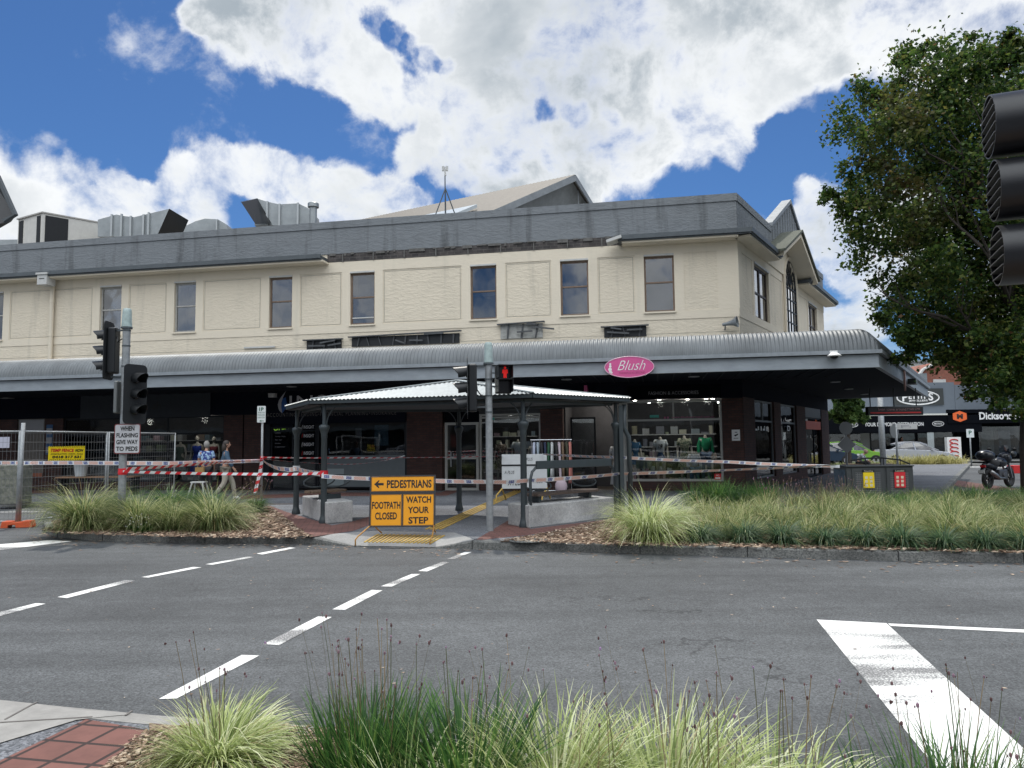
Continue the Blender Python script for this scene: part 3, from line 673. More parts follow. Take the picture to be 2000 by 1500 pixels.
a0 = Gp.lerp(AeL, .50)+dr*1.2; a1 = Gp.lerp(AeL, .72)+dr*1.2; up_ = Vector((0, 0, .14)); sk.add([a0+up_, a1+up_, a1+up_+dr*3, a0+up_+dr*3, a0+up_*2, a1+up_*2, a1+up_*2+dr*3, a0+up_*2+dr*3], [(0,3,2,1),(4,5,6,7),(0,1,5,4),(1,2,6,5),(2,3,7,6),(3,0,4,7)]); sk.build('skylight', mat('milky skylight', (.42, .46, .48), .3), bld)

# ---- awning: bullnose corrugated sheet round the corner
WF, WS = 3.73, 4.12; zE = 3.90; RB = .62
prof = [(0.0, 0.0)]+[(RB*(1-math.cos(t_))*.95, RB*math.sin(t_)) for t_ in [math.pi/2*k/9 for k in range(1, 10)]]+[(2.2, RB+.14), (1.0e9, RB+.30)]
fn = -fy; sn = -gy
def isect(a, d, b, e):   # 2-D line intersection
    den = d.x*e.y-d.y*e.x; t_ = ((b.x-a.x)*e.y-(b.y-a.y)*e.x)/den; return a+d*t_
C0 = isect(P0+fn*WF, fx, P0+sn*WS, gx); 
xc = (MFi @ C0).x; tc_ = (MSi @ C0).x
LSA = sd(1812, 764, -WS)[0]
def awning(M, x0, x1, Wd, xcor, first):
    """x is along the facade; the corner end runs on the mitre"""
    pitch = .105; nst = int((x1-x0)/pitch*6); vs = []; fs = []; K = len(prof)
    for i in range(nst+1):
        x = x0+(x1-x0)*i/nst
        for d, h in prof:
            d = min(d, Wd); lim = xcor*(1-d/Wd)
            xx = min(x, lim) if first else max(x, lim)
            vs.append((xx, -Wd+d, zE+h))
        # ripple
        r_ = .013*math.sin(2*math.pi*(x-x0)/pitch)
        for j in range(K):
            a_, b_, c_ = vs[-K+j]; th = min(1, j/9)*math.pi/2; vs[-K+j] = (a_, b_-r_*math.cos(th), c_+r_*math.sin(th))
    for i in range(nst):
        for j in range(K-1): fs.append((i*K+j, (i+1)*K+j, (i+1)*K+j+1, i*K+j+1))
    mb_ = MB(M); mb_.add(vs, fs); return mb_
awning(MF, BX0, xc, WF, xc, True).build('awning_roof', AWN, bld, smooth=True)
awning(MS, tc_, LSA, WS, tc_, False).build('awning_roof', AWN, bld, smooth=True)
zf0, zf1 = 3.53, 3.80
def run(y0, y1, z0, z1, m_, name):
    """box run along both fascias, mitred at the corner; y measured outward from the awning edge"""
    b_ = MB()
    def cor(o): return isect(P0+fn*(WF+o), fx, P0+sn*(WS+o), gx)
    fl = MF @ Vector((BX0, -WF, 0)); se = MS @ Vector((LSA, -WS, 0))
    for (st, nrm_, rev) in ((fl, fn, 0), (se, sn, 1)):
        P = [st+nrm_*y0, cor(y0), cor(y1), st+nrm_*y1]
        vs = [Vector((q.x, q.y, z)) for z in (z0, z1) for q in P]
        b_.add(vs, [(0,3,2,1),(4,5,6,7),(0,1,5,4),(1,2,6,5),(2,3,7,6),(3,0,4,7)] if not rev else [(0,1,2,3),(7,6,5,4),(4,5,1,0),(5,6,2,1),(6,7,3,2),(7,4,0,3)])
    return b_.build(name, m_, bld)
run(-.05, 0.0, zf0, zf1, FASC, 'awning_fascia')
run(-.06, .10, zf1+.02, zE+.015, mat('gutter grey', (.27, .30, .325), .5, n=.25), 'awning_gutter')
run(-.06, .004, zf1, zf1+.02, BLK, 'painted_gutter_shadow')  # shadow line under the gutter, painted as a black strip
run(-.10, .015, zf0-.06, zf0, FASC, 'awning_bottom_trim')
so_ = MB(); cc = isect(P0+fn*(WF-.1), fx, P0+sn*(WS-.1), gx)
zsf = zf0+.02
pts = [MF@Vector((BX0, -WF+.1, zsf)), Vector((cc.x, cc.y, zsf)), MS@Vector((LSA, -WS+.1, zsf)), MS@Vector((LSA, .0, zsf)), MF@Vector((0, 0, zsf)), MF@Vector((BX0, 0, zsf))]
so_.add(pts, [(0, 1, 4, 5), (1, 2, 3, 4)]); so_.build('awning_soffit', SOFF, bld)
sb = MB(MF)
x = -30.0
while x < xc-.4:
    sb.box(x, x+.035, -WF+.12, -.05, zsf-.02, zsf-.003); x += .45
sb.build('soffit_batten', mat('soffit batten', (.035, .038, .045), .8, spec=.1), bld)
eb_ = MB(MS); eb_.box(LSA, LSA+.04, -WS, 0, zf0, zE+RB); eb_.build('awning_end', FASC, bld)
for x, y in ((-9, -1.9), (-5.2, -1.8), (-14, -1.9), (-1.5, -1.6)):
    l_ = MB(MF); l_.lathe((x, y, zsf-.03), [(.16, 0), (.16, .02)], 16); l_.build('soffit_light', mat('dead light lens', (.35, .36, .37), .4), bld)
for x, y in ((3, -2.2), (7, -2.0), (11, -2)):
    l_ = MB(MS); l_.lathe((x, y, zsf-.03), [(.16, 0), (.16, .02)], 16); l_.build('soffit_light', mat('dead light lens', (.35, .36, .37), .4), bld)

# ---- shopfronts along the front
ZT = 3.55
def X(px): return fr(px, 870)[0]
def Z(px, py): return fr(px, py)[1]
def pier(x0, x1, z0=zPV-.02, z1=2.75, m_=None, y0=-.02, y1=.3, name='brick_pier'):
    return MB(MF).box(x0, x1, y0, y1, z0, z1).build(name, m_ or BRICK, bld)
def shopwin(M, x0, x1, z0, z1, fmat, rails=(), mull=(), fw=.06, y=.05, name='shop_window', gm=None):
    f = MB(M); f.box(x0, x0+fw, y, y+.08, z0, z1); f.box(x1-fw, x1, y, y+.08, z0, z1); f.box(x0+fw, x1-fw, y, y+.08, z1-fw, z1); f.box(x0+fw, x1-fw, y, y+.08, z0, z0+fw)
    for z in rails: f.box(x0+fw, x1-fw, y+.002, y+.078, z-.03, z+.03)
    for (xm_, za, zb) in mull: f.box(xm_-.025, xm_+.025, y+.004, y+.076, za, zb)
    w_ = f.build(name, fmat, bld)
    MB(M).box(x0+fw, x1-fw, y+.036, y+.042, z0+fw, z1-fw).build('pane', gm or GLS, w_)
    return w_
dkf = mat('dark window frame', (.014, .016, .02), .6, spec=.2)
# header band above all shops
MB(MF).box(BX0, X(1100), -.01, .3, 2.76, ZT).build('shop_header', NAVY, bld)
MB(MF).box(X(1100)+.002, 0, -.012, .3, 2.98, ZT).build('shop_header', NAVY, bld)
# left shop
pier(BX0, X(-130)); shopwin(MF, X(-130), X(-2), .5, 2.7, dkf); pier(X(-2), X(30))
pn = MB(MF).box(X(33), X(87), .02, .1, .75, 2.75).build('blind_panel', mat('beige door panel', (.19, .17, .145), .7, n=.2), bld)
MB(MF).box(X(36), X(84), 0, .02, 2.25, 2.72).build('white_board', mat('dull white board', (.32, .32, .33), .6), pn)
MB(MF).box(X(33), X(85), -.03, .02, .62, .75).build('brick_sill', mat('orange brick sill', (.32, .12, .07), .8), pn)
pier(X(30), X(33)); pier(X(87), X(122)); pier(X(33), X(87), z1=.62)
shopwin(MF, X(122), X(437), .42, 2.74, dkf, rails=(2.12,), mull=((X(325), .48, 2.68),))
MB(MF).box(X(122), X(437), -.02, .3, .11, .42).build('stall_riser', BRICK, bld)
pier(X(437), X(474)); pier(X(477), X(516)); MB(MF).box(X(474), X(477), .05, .3, .11, 2.75).build('pier_joint', BLK, bld)
# accountant's door and window
MB(MF).box(X(516), X(527), 0, .3, .11, 2.75).build('door_jamb', dkf, bld)
dr1 = shopwin(MF, X(527), X(572), .14, 2.30, dkf, name='shop_door')
MB(MF).box(X(527)+.05, X(570), .05, .3, 2.30, 2.75).build('door_transom_panel', NAVY, dr1)
shopwin(MF, X(574), X(617), .2, 2.75, dkf)
shopwin(MF, X(618), X(792), .2, 2.75, dkf)
pier(X(795), X(864))
MB(MF).box(X(792), X(795), .05, .3, .11, 2.75).build('pier_joint', BLK, bld)
# white framed door and window
d2 = shopwin(MF, X(868), X(934), .13, 2.36, FRAMEW, rails=(1.18,), fw=.085, name='shop_door')
MB(MF).box(X(868)+.2, X(868)+.235, 0, .045, .9, 1.4).build('handle', STEEL, d2)
MB(MF).box(X(868), X(934), .04, .3, 2.36, 2.75).build('door_transom_panel', BLACK, d2)
shopwin(MF, X(936), X(1056), .40, 2.62, FRAMEW, rails=(2.50,), mull=())
MB(MF).box(X(936), X(1056), -.02, .3, .11, .40).build('stall_riser', BRICK, bld)
MB(MF).box(X(936), X(1056), 0, .3, 2.62, 2.75).build('window_head', BLK, bld)
pier(X(1056), X(1100), z1=2.75)
# recessed entry
rc0, rc1 = X(1100), X(1222)
MB(MF).box(rc0+.01, rc0+.05, .3, 2.2, .13, 2.95).box(rc0+.05, rc1, 2.2, 2.25, .13, 2.95).build('entry_wall', INTW, bld)
de = shopwin(MF, rc0+.1, rc0+.95, .14, 2.5, dkf, y=1.2, name='shop_door')
MB(MF).box(rc0+.8, rc0+.83, 1.14, 1.2, .9, 1.3).build('handle', STEEL, de)
for k in range(11):
    pass
# big corner window
shopwin(MF, X(1222), X(1412), .42, 2.95, FRAMEW, rails=(2.33,), mull=((X(1317), 2.36, 2.89),), fw=.07)
MB(MF).box(X(1222)-.18, X(1222)-.003, -.01, .15, .13, 2.95).build('pale_post', FRAMEW, bld)
MB(MF).box(X(1222), X(1412), -.02, .3, .11, .42).build('stall_riser', BRICK, bld)
pier(X(1412), 0, z1=2.97, y0=-.03)
# side shopfronts
def XS(px): return sd(px, 860)[0]
MB(MS).box(0.0, XS(1475), -.02, .3, .11, 3.0).build('brick_pier', BRICK, bld); MB(MS).box(XS(1513), XS(1526), -.02, .3, .11, 3.0).build('brick_pier', BRICK, bld)
MB(MS).box(XS(1557), XS(1574), -.02, .3, .11, 3.0).build('brick_pier', BRICK, bld)
MB(MS).box(XS(1605), Ls, -.02, .3, .11, 3.0).build('brick_pier', BRICK, bld)
MB(MS).box(0, Ls, -.012, .3, 3.0, ZT).build('shop_header', NAVY, bld)
for a, b in ((1475, 1513), (1526, 1557)):
    x0, x1 = XS(a), XS(b); shopwin(MS, x0, x1, .42, 2.98, mat('mid grey frame', (.16, .17, .18), .5), rails=(2.3,), mull=(((x0+x1)/2, 2.33, 2.92),) if a == 1475 else ())
    MB(MS).box(x0, x1, -.02, .3, .11, .42).build('stall_riser', BRICK, bld)
ds = shopwin(MS, XS(1574), XS(1605), .13, 2.6, dkf, name='shop_door', mull=((XS(1593), .2, 2.5),))
MB(MS).box(XS(1576), XS(1604), .0, .05, 2.1, 2.45).build('red_panel', mat('orange red panel', (.55, .08, .03), .5), ds)
MB(MS).box(XS(1574), XS(1605), 0, .3, 2.6, 3.0).build('window_head', BLK, bld)
# lettering fixed on the headers and glass
def ftext(M, s, x, z, w_, h, m_, y=-.016, name='lettering', **k):
    b_ = MB(M); b_.text(s, (x, y, z), (1, 0, 0), (0, 0, 1), w_, h, **k); return b_.build(name, m_, bld)
def at_f(px, py, y=-.02): a_, b_ = fr(px, py, y); return a_, b_
# interior volume: floor, ceiling, back wall, partitions
it = MB(MF); it.box(BX0+.5, -.6, 4.0, 4.05, .12, 3.4); it.box(BX0+.5, -.35, .31, 4.0, 3.06, 3.1)
for px in (30, 455, 830, 1078): it.box(X(px)-.03, X(px)+.03, .32, 4.0, .13, 3.06)
it.build('interior_wall', INTW, bld)
MB(MF).box(BX0+.5, -.3, .31, 4.0, .125, .135).build('shop_floor', mat('shop floor', (.12, .10, .085), .5, n=.3), bld)
spot = mat('lit downlight', (1, .95, .85), .5, emit=22)
for px, y in ((1240, 1.0), (1290, 1.6), (1348, 1.2), (1385, .9), (1402, 1.6), (1268, 2.6), (980, 1.4), (1030, 2.2), (1180, 1.4), (350, 1.8), (250, 2.2)):
    x = X(px); l_ = MB(MF); l_.lathe((x, y, 3.0), [(.055, 0), (.055, .05)], 12); l_.build('downlight', spot, bld)
def shoplamp(px, y, z, e):
    l = bpy.data.lights.new('shop_lamp', 'POINT'); l.energy = e; l.shadow_soft_size = .12; l.color = (1, .93, .82); o = bpy.data.objects.new('shop_lamp', l); COL.objects.link(o); o.location = MF @ Vector((X(px), y, z))
for px, y in ((1290, .45), (1340, .5), (1385, .45)): shoplamp(px, y, 2.85, 26)
shoplamp(1180, 1.3, 2.8, 22); shoplamp(990, .6, 2.55, 16); shoplamp(1030, .6, 2.55, 14); shoplamp(385, .45, 2.6, 22); shoplamp(250, 1.2, 2.6, 14)
spot2 = mat('lit side downlight', (1, .95, .85), .5, emit=10)
for t_ in (1.2, 3.5):
    MB(MS).lathe((t_, 1.1, 2.9), [(.05, 0), (.05, .05)], 12).build('downlight', spot2, bld)

# ---- signs on this building
def sign_board(name, label, M, x0, x1, z0, z1, y, m_, th=.03, cat='sign'):
    b_ = MB(M).box(x0, x1, y-th, y, z0, z1); o = b_.build(name, m_, bevel=0); props(o, label, cat); return o
# accountants
x0, x1 = X(518), X(793)
sg = sign_board('shop_sign', 'long dark navy fascia sign reading INSIGHT with a blue and white leaf drop emblem', MF, x0, x1, 2.40, 3.40, -.03, NAVY)
b_ = MB(MF); a_, z_ = at_f(566, 786, -.07); b_.text('INSIGHT', (X(566), -.064, fr(600, 798, -.06)[1]), (1, 0, 0), (0, 0, 1), X(765)-X(566), .46, mid=False, space=1.1); b_.build('lettering', mat('silver lettering', (.50, .50, .52), .5), sg)
b_ = MB(MF); zz = fr(650, 812, -.06)[1]; b_.text('ACCOUNTING\u2022LENDING\u2022FINANCIAL PLANNING\u2022INSURANCE', (X(522), -.064, zz), (1, 0, 0), (0, 0, 1), X(775)-X(522), .13, mid=False, space=1.3); b_.build('lettering', mat('dull gold lettering', (.12, .11, .10), .6), sg)
def drop(cx, cz, s, M, par, y):
    L_ = [(-.45, .15), (-.1, .6), (.2, 1.0), (.0, .5), (-.12, .0), (-.1, -.45), (.02, -.7), (-.2, -.55), (-.4, -.2)]
    Rr = [(.05, .45), (.35, .6), (.45, .1), (.4, -.3), (.05, -.72), (-.02, -.4), (-.04, 0)]
    MB(M).prism([(cx+a*s, y, cz+b*s) for a, b in Rr], (0, -.004, 0)).build('emblem', mat('emblem blue', (.01, .09, .32), .4), par)
    Lm = [(-.1, -.3), (-.12, .1), (.1, .6), (.34, 1.05), (.1, .55), (-.02, .1), (0, -.3), (.06, -.66), (-.05, -.62)]
    MB(M).prism([(cx+a*s, y-.001, cz+b*s) for a, b in [(-.35, .0), (-.25, .35), (.05, .75), (.36, 1.1), (.12, .6), (-.03, .15), (-.02, -.3), (.05, -.7), (-.2, -.5), (-.3, -.25)]], (0, -.006, 0)).build('emblem', mat('emblem silver', (.42, .42, .44), .4), par)
dx_, dz_ = fr(550, 790, -.07); drop(dx_, dz_, .42, MF, sg, -.062)
lb = MB(MF); xq, zq = fr(530, 772, -.4); lb.box(xq-.12, xq+.12, -.4, -.22, zq-.07, zq+.07); props(lb.build('flood_light', OFFW), 'small white flood light above the leaf drop emblem', 'light')
# window stickers of the accountants
for k, (py, c) in enumerate(((834, 'x'), (851, 'r'), (868, 'w'), (885, 'r'))):
    x_, z_ = fr(601, py, .03)
    st = MB(MF).box(x_-.22, x_+.27, .028, .034, z_-.11, z_+.11).build('window_sticker', BLACK)
    props(st, ['topmost', 'second', 'third', 'lowest'][k]+' of the four INSIGHT stickers on the narrow window beside the glass door', 'sticker', 'insight window stickers')
    MB(MF).text('INSIGHT', (x_+.045, .024, z_), (1, 0, 0), (0, 0, 1), .38, .11).build('lettering', WHT, st)
    MB(MF).text('(', (x_-.19, .024, z_), (1, 0, 0), (0, 0, 1), .05, .16, shear=.4, bold=.03).build('emblem', REDT if c == 'r' else WHT, st)
x_, z_ = fr(544, 835, .08)
op = MB(MF).text('OPEN', (x_+.1, .075, z_), (1, 0, .12), (-.1, 0, 1), .58, .17, bold=.03, mid=True).build('open_sticker', mat('glowing lime lettering', (.32, .65, .05), .5, emit=.25)); props(op, 'lime green OPEN lettering on the accountants glass door', 'sticker')  # letters given a weak glow of their own, no lamp behind
hr = MB(MF)
for k, s_ in enumerate(('OPEN', 'Monday - Friday', '9am - 5pm', 'Saturday', 'by appointment')): hr.text(s_, (x_-.12, .075, z_-.22-k*.12), (1, 0, 0), (0, 0, 1), None, .055, mid=False)
props(hr.build('opening_hours', GRYT), 'small grey opening hours lettering below the lime OPEN', 'sticker')
gp = MB(MF); gp.box(X(634), X(791), .0, .03, .25, 1.30); gpo = gp.build('grey_window_panel', mat('grey frosted panel', (.13, .155, .165), .5, n=.15)); props(gpo, 'large frosted grey panel across the lower accountants window with web address', 'panel')
MB(MF).box(X(634)+.02, X(672), -.01, .0, .3, .86).build('pale_patch', mat('pale frosted patch', (.26, .31, .32), .4), gpo)
MB(MF).text('www.insightaccounting.com.au', (X(742), -.005, 1.19), (1, 0, 0), (0, 0, 1), 1.05, .055).build('lettering', WHT, gpo)
# gift shop board at left
x0, x1 = X(157), X(411); zt, zb = fr(280, 768)[1], fr(280, 816)[1]
sb_ = sign_board('shop_sign', 'plain grey board reading ah in the dark left window behind the signal', MF, x0, x1, zb, zt, -.03, mat('grey sign board', (.045, .05, .058), .8, n=.15, spec=.2))
MB(MF).text('ah', (X(306), -.066, (zb+zt)/2-.02), (1, 0, 0), (0, 0, 1), .34, .26).build('lettering', BLKT, sb_)
bs = MB(MF); x_, z_ = fr(98, 855); bs.box(x_-.13, x_+.13, -.05, -.022, z_-.62, z_+.48); bso = bs.build('notice_column', mat('notice blue', (.02, .09, .22), .5)); props(bso, 'tall narrow blue and white notice on the left brick pier', 'sign')
q = MB(MF)
for k in range(3): q.box(x_-.12, x_+.12, -.054, -.05, z_-.55+k*.34, z_-.33+k*.34)
q.build('white_notice', mat('dull white board', (.32, .32, .33), .6), bso)
bt = MB(MF)
for s_, k in (('FRIENDS', 0), ('OPEN DAILY', 1)): bt.text(s_, (x_, -.055, z_+.38-k*.08), (1, 0, 0), (0, 0, 1), .2, .04)
# Blush sign on the fascia
x_, z_ = fr(1229, 717, -WF-.1)
es = MB(MF); n_ = 40
es.prism([(x_+.655*math.cos(2*math.pi*k/n_), -WF-.14, z_+.285*math.sin(2*math.pi*k/n_)) for k in range(n_)], (0, .12, 0)); eo = es.build('oval_sign', PINK); props(eo, 'oval pink Blush shop sign hanging on the awning fascia', 'sign')
rim = MB(MF); rim.path([(x_+.65*math.cos(2*math.pi*k/n_), -WF-.142, z_+.28*math.sin(2*math.pi*k/n_)) for k in range(n_)], .010, 6, closed=True); rim.build('rim', mat('pale pink rim', (.7, .45, .55), .4), eo)
b_ = MB(MF); b_.text('Blush', (x_+.06, -WF-.146, z_+.045), (1, 0, 0), (.0, 0, 1), .74, .26, shear=.45, bold=-.012); b_.build('lettering', WHITE, eo)
b_ = MB(MF); b_.text('FASHION & ACCESSORIES', (x_+.08, -WF-.146, z_-.155), (1, 0, 0), (0, 0, 1), .68, .055); b_.build('lettering', PINKD, eo)
b_ = MB(MF)
for cxx, czz, r_ in ((-.50, .09, .028), (-.50, .03, .035), (-.51, -.05, .05), (-.50, -.11, .04), (-.47, -.14, .03)): b_.lathe((x_+cxx, -WF-.141, z_+czz), [(r_, 0), (r_, .006)], 8, ax=(0, -1, 0))
b_.build('figure_emblem', WHITE, eo)
hs = sign_board('shop_sign', 'black header board reading FASHION & ACCESSORIES above the corner window', MF, X(1228), X(1411), 3.0, 3.42, -.02, BLACK, .02)
MB(MF).text('FASHION & ACCESSORIES', (X(1318), -.045, 3.17), (1, 0, 0), (0, 0, 1), X(1367)-X(1269), .11).build('lettering', GRYT, hs)
ps = MB(MF); ps.box(X(1145), X(1151), -.4, -.05, 2.9, 3.45); props(ps.build('blade_sign', PINK), 'narrow pink blade sign seen edge on above the shop entry', 'sign')
gl = MB(MF); x_, z_ = fr(1335, 815); gl.text('www.blushwarragul.com.au', (X(1355), .04, z_), (1, 0, 0), (0, 0, 1), 1.3, .085); gl.box(X(1298), X(1298)+.06, .036, .04, z_-.03, z_+.03); gl.box(X(1304), X(1304)+.06, .036, .04, z_-.03, z_+.03); props(gl.build('window_lettering', mat('pink lettering dim', (.35, .08, .18), .5)), 'pink web address lettering on the corner shop window', 'sticker')
gl = MB(MF); x_, z_ = fr(1278, 813); gl.box(x_-.14, x_+.14, .04, .048, z_-.04, z_+.04); props(gl.build('window_sticker', mat('teal sticker', (.05, .35, .28), .5)), 'small teal sticker at the top of the corner window', 'sticker')
gl = MB(MF); x_, z_ = fr(958, 818); gl.box(x_-.12, x_+.12, .04, .048, z_-.04, z_+.04); props(gl.build('window_sticker', mat('teal sticker', (.05, .35, .28), .5)), 'small teal sticker on the window beside the white door', 'sticker')
gl = MB(MF); x_, z_ = fr(1402, 931); gl.box(x_-.1, x_+.1, .035, .045, z_-.09, z_+.09); rr = gl.build('window_sticker', REDT); props(rr, 'small red notice at the bottom right of the corner window', 'sticker'); MB(MF).text('NO', (x_, .03, z_+.04), (1, 0, 0), (0, 0, 1), .09, .05).box(x_-.075, x_+.075, .03, .033, z_-.065, z_-.02).build('lettering', WHT, rr)
x_, z_ = fr(1437, 850); nt_ = MB(MF); nt_.box(x_-.12, x_+.12, -.06, -.032, z_-.17, z_+.17); no = nt_.build('wall_notice', WHITE); props(no, 'white notice with a black camera symbol on the corner brick pier', 'sign')
b_ = MB(MF); b_.prism([(x_-.06, -.062, z_), (x_+.07, -.062, z_+.05), (x_+.06, -.062, z_+.01), (x_-.02, -.062, z_-.04)], (0, -.003, 0)); b_.box(x_-.03, x_+.04, -.065, -.062, z_+.08, z_+.1); b_.box(x_-.07, x_+.07, -.065, -.062, z_-.1, z_-.085); b_.build('camera_symbol', BLKT, no)
gl = MB(MS); xw = XS(1475)+.12; [gl.box(xw+a, xw+b, .028, .032, 2.0+c, 2.0+d) for a, b, c, d in ((0, .30, -.02, .04), (.40, .50, 0, .12), (.72, .86, -.02, .12), (1.0, 1.3, -.01, .05), (1.2, 1.3, .05, .14), (1.46, 1.58, -.02, .12))]; props(gl.build('window_lettering', WHT), 'broken row of white lettering high on the first side window', 'sticker')
gl = MB(MS); gl.text('D', ((XS(1526)+XS(1557))/2+.1, .03, 2.1), (1, 0, 0), (0, 0, 1), .5, .2, bold=.03); props(gl.build('window_lettering', WHT), 'single white letter D on the second side window', 'sticker')
tw = MB(MF); x_, z_ = fr(960, 803); tw.text('PHARMACY GIFTS', (X(905), -.016, z_), (1, 0, 0), (0, 0, 1), .1, .1)
# small things on the walls
x_, z_ = fr(1430, 633, -.25)
h_ = MB(MF); h_.lathe((x_-.28, -.2, z_), [(.05, 0), (.055, .12), (.07, .2), (.10, .32), (.17, .44), (.175, .455), (.15, .44), (.08, .30)], 18, ax=(1, -.35, .12)); ho = h_.build('horn_speaker', mat('horn grey', (.22, .24, .25), .4, .3), smooth=True, auto=40); props(ho, 'grey horn loudspeaker on the cream wall near the building corner', 'loudspeaker')
MB(MF).bar((x_-.2, -.18, z_-.05), (x_-.2, -.0, z_-.12), .04).build('bracket', STEEL, ho)
x_, z_ = fr(1628, 692, -WF-.12)
cd = MB(MF); cd.box(x_-.09, x_+.09, -WF-.16, -WF, z_+.0, z_+.09); cd.lathe((x_, -WF-.2, z_-.06), [(.16, 0), (.17, .02), (.12, .06), (.08, .09)], 18); co = cd.build('security_camera', WHITE, smooth=True, auto=30); props(co, 'white dome security camera on the awning fascia near the corner', 'camera')
MB(MF).ball((x_, -WF-.2, z_-.06), .10, .10, .07).build('camera_dome', BLK, co, smooth=True)
x_, z_ = fr(14, 774, -.1); ac = MB(MF); ac.box(x_-.2, x_+.25, -.32, -.02, z_-.09, z_+.07); props(ac.build('wall_unit', mat('dull unit grey', (.22, .22, .21), .6)), 'small box light unit on the dark wall at far left', 'light')
# parts hanging under side awning
x_, z_ = sd(1767, 738, -WS-.06)
bl = MB(MS); bl.prism([(x_-.12, -WS-.08, z_+.3), (x_+.12, -WS-.08, z_+.3), (x_+.08, -WS-.08, z_-.25), (x_, -WS-.08, z_-.42), (x_-.1, -WS-.08, z_-.2)], (0, .05, 0)); props(bl.build('pennant_sign', mat('pale red pennant', (.35, .2, .17), .6)), 'small faded pointed sign on the side awning fascia', 'sign')
x_ = sd(1782, 740, -WS-.2)[0]; bl = MB(MS); bl.box(x_, x_+.6, -WS-.3, -WS-.05, 3.45, 3.62); props(bl.build('flood_light', BLK), 'dark box flood light under the side awning edge', 'light')
# hanging illuminated box sign at the end of the awning
hx0 = at(1692, 802, 27.5); hx1 = at(1801, 802, 27.5)
hb = MB(); hb.box(hx0.x, hx1.x, 27.4, 27.6, at(1740, 811, 27.5).z, at(1740, 794, 27.5).z); hbo = hb.build('hanging_sign', BLK, bevel=.03); props(hbo, 'long dark box sign with red strip hanging below the side awning', 'sign')
zc = at(1745, 800, 27.5).z
MB().text('bean scene around', ((hx0.x+hx1.x)/2-.12, 27.39, zc+.01), (1, 0, 0), (0, 0, 1), 1.0, .10).build('lettering', mat('pinkish lettering', (.35, .2, .2), .5), hbo)
MB().text('P 5622 2799', (hx1.x-.36, 27.39, zc+.01), (1, 0, 0), (0, 0, 1), .45, .07).build('lettering', mat('pinkish lettering', (.35, .2, .2), .5), hbo)
MB().box(hx0.x+.1, hx1.x-.1, 27.385, 27.39, zc-.14, zc-.09).build('red_strip', REDT, hbo)
rd = MB()
for x_ in (hx0.x+.15, (hx0.x+hx1.x)/2, hx1.x-.2): rd.tube((x_, 27.5, zc+.1), (x_, 27.5, 3.5), .02)
rd.build('hanger_rod', BLK, hbo)
# ---- rooftop plant behind the parapet
def roofbox(px0, px1, py0, py1, Y, d, name, label, cat, m_):
    a = at(px0, py0, Y); b = at(px1, py1, Y); r = thing(name, label, cat, (a.x, Y, 8.0)); return a, b, r
ZR = 8.0
# air conditioner
A = at(36, 430, 30.5); Bq = at(84, 416, 29.6); Cq = at(199, 438, 31.1)
ac = thing('air_conditioner', 'large pale rooftop air conditioning unit with a black coil grille', 'air conditioner', (A.x, A.y, ZR))
zt = Bq.z; M_ = 0.0
wv = mat('pale unit panel', (.62, .60, .55), .55, n=.15)
b_ = MB(); b_.prism([(A.x, A.y, ZR), (Bq.x, Bq.y, ZR), (Cq.x, Cq.y, ZR), (A.x+Cq.x-Bq.x, A.y+Cq.y-Bq.y, ZR)], (0, 0, zt-ZR)); b_.build('housing', wv, ac)
dv = (Cq-Bq); dv.z = 0; nv = Vector((dv.y, -dv.x, 0)).normalized()*.02
b_ = MB(); p0 = Bq+dv*.04; p1 = Bq+dv*.42; b_.prism([(p0.x, p0.y, ZR+.3), (p1.x, p1.y, ZR+.3), (p1.x, p1.y, zt-.08), (p0.x, p0.y, zt-.08)], nv); b_.build('coil_grille', mat('dark coil', (.02, .022, .025), .8, n=.6, nscale=30), ac)
dv2 = (Bq-A); dv2.z = 0; nv2 = Vector((dv2.y, -dv2.x, 0)).normalized()*.02
b_ = MB()
for u0, u1 in ((.05, .22), (.78, .92)): p0 = A+dv2*u0; p1 = A+dv2*u1; b_.prism([(p0.x, p0.y, ZR+.1), (p1.x, p1.y, ZR+.1), (p1.x, p1.y, zt-.08), (p0.x, p0.y, zt-.08)], nv2)
b_.build('coil_grille', MATS['dark coil'], ac)
b_ = MB(); p0 = A+dv2*.5; b_.lathe((p0.x+nv2.x, p0.y+nv2.y, ZR+1.3), [(.13, 0), (.13, .01)], 14, ax=tuple(nv2)); b_.build('logo', mat('logo blue', (.25, .4, .55), .5), ac)
b_ = MB(); b_.prism([(A.x-.05, A.y-.05, zt), (Bq.x, Bq.y-.06, zt), (Cq.x+.05, Cq.y, zt), (A.x+Cq.x-Bq.x, A.y+Cq.y-Bq.y, zt)], (0, 0, .05)); b_.build('lid', mat('unit lid', (.40, .38, .35), .6), ac)
def duct(label, pts, wd, Y, mouth, name='roof_duct'):
    """sheet-metal duct: outline in pixels at depth Y, extruded back; mouth = outline of its dark opening"""
    P = [at(x, y, Y) for x, y in pts]; r = thing(name, label, 'duct', (P[0].x, Y, ZR))
    MB().prism(P, (0, wd, 0)).build('casing', GALV, r)
    if mouth:
        Q = [at(x, y, Y-.02) for x, y in mouth]; MB().prism(Q, (0, -.02, 0)).build('mouth', BLK, r)
    return r, P
r, P = duct('zinc duct bending up to a black angled mouth facing right', [(191, 462), (191, 429), (227, 419), (243, 422), (262, 424), (330, 408), (306, 462)], 1.6, 30.0, None)
o_x = Vector((.012, -.0, .012)); MB().add([P[5]+o_x, P[5]+o_x+Vector((.1, 1.6, 0)), P[6]+o_x+Vector((.1, 1.6, 0)), P[6]+o_x], [(0, 1, 2, 3)]).build('mouth', BLK, r)
b_ = MB()
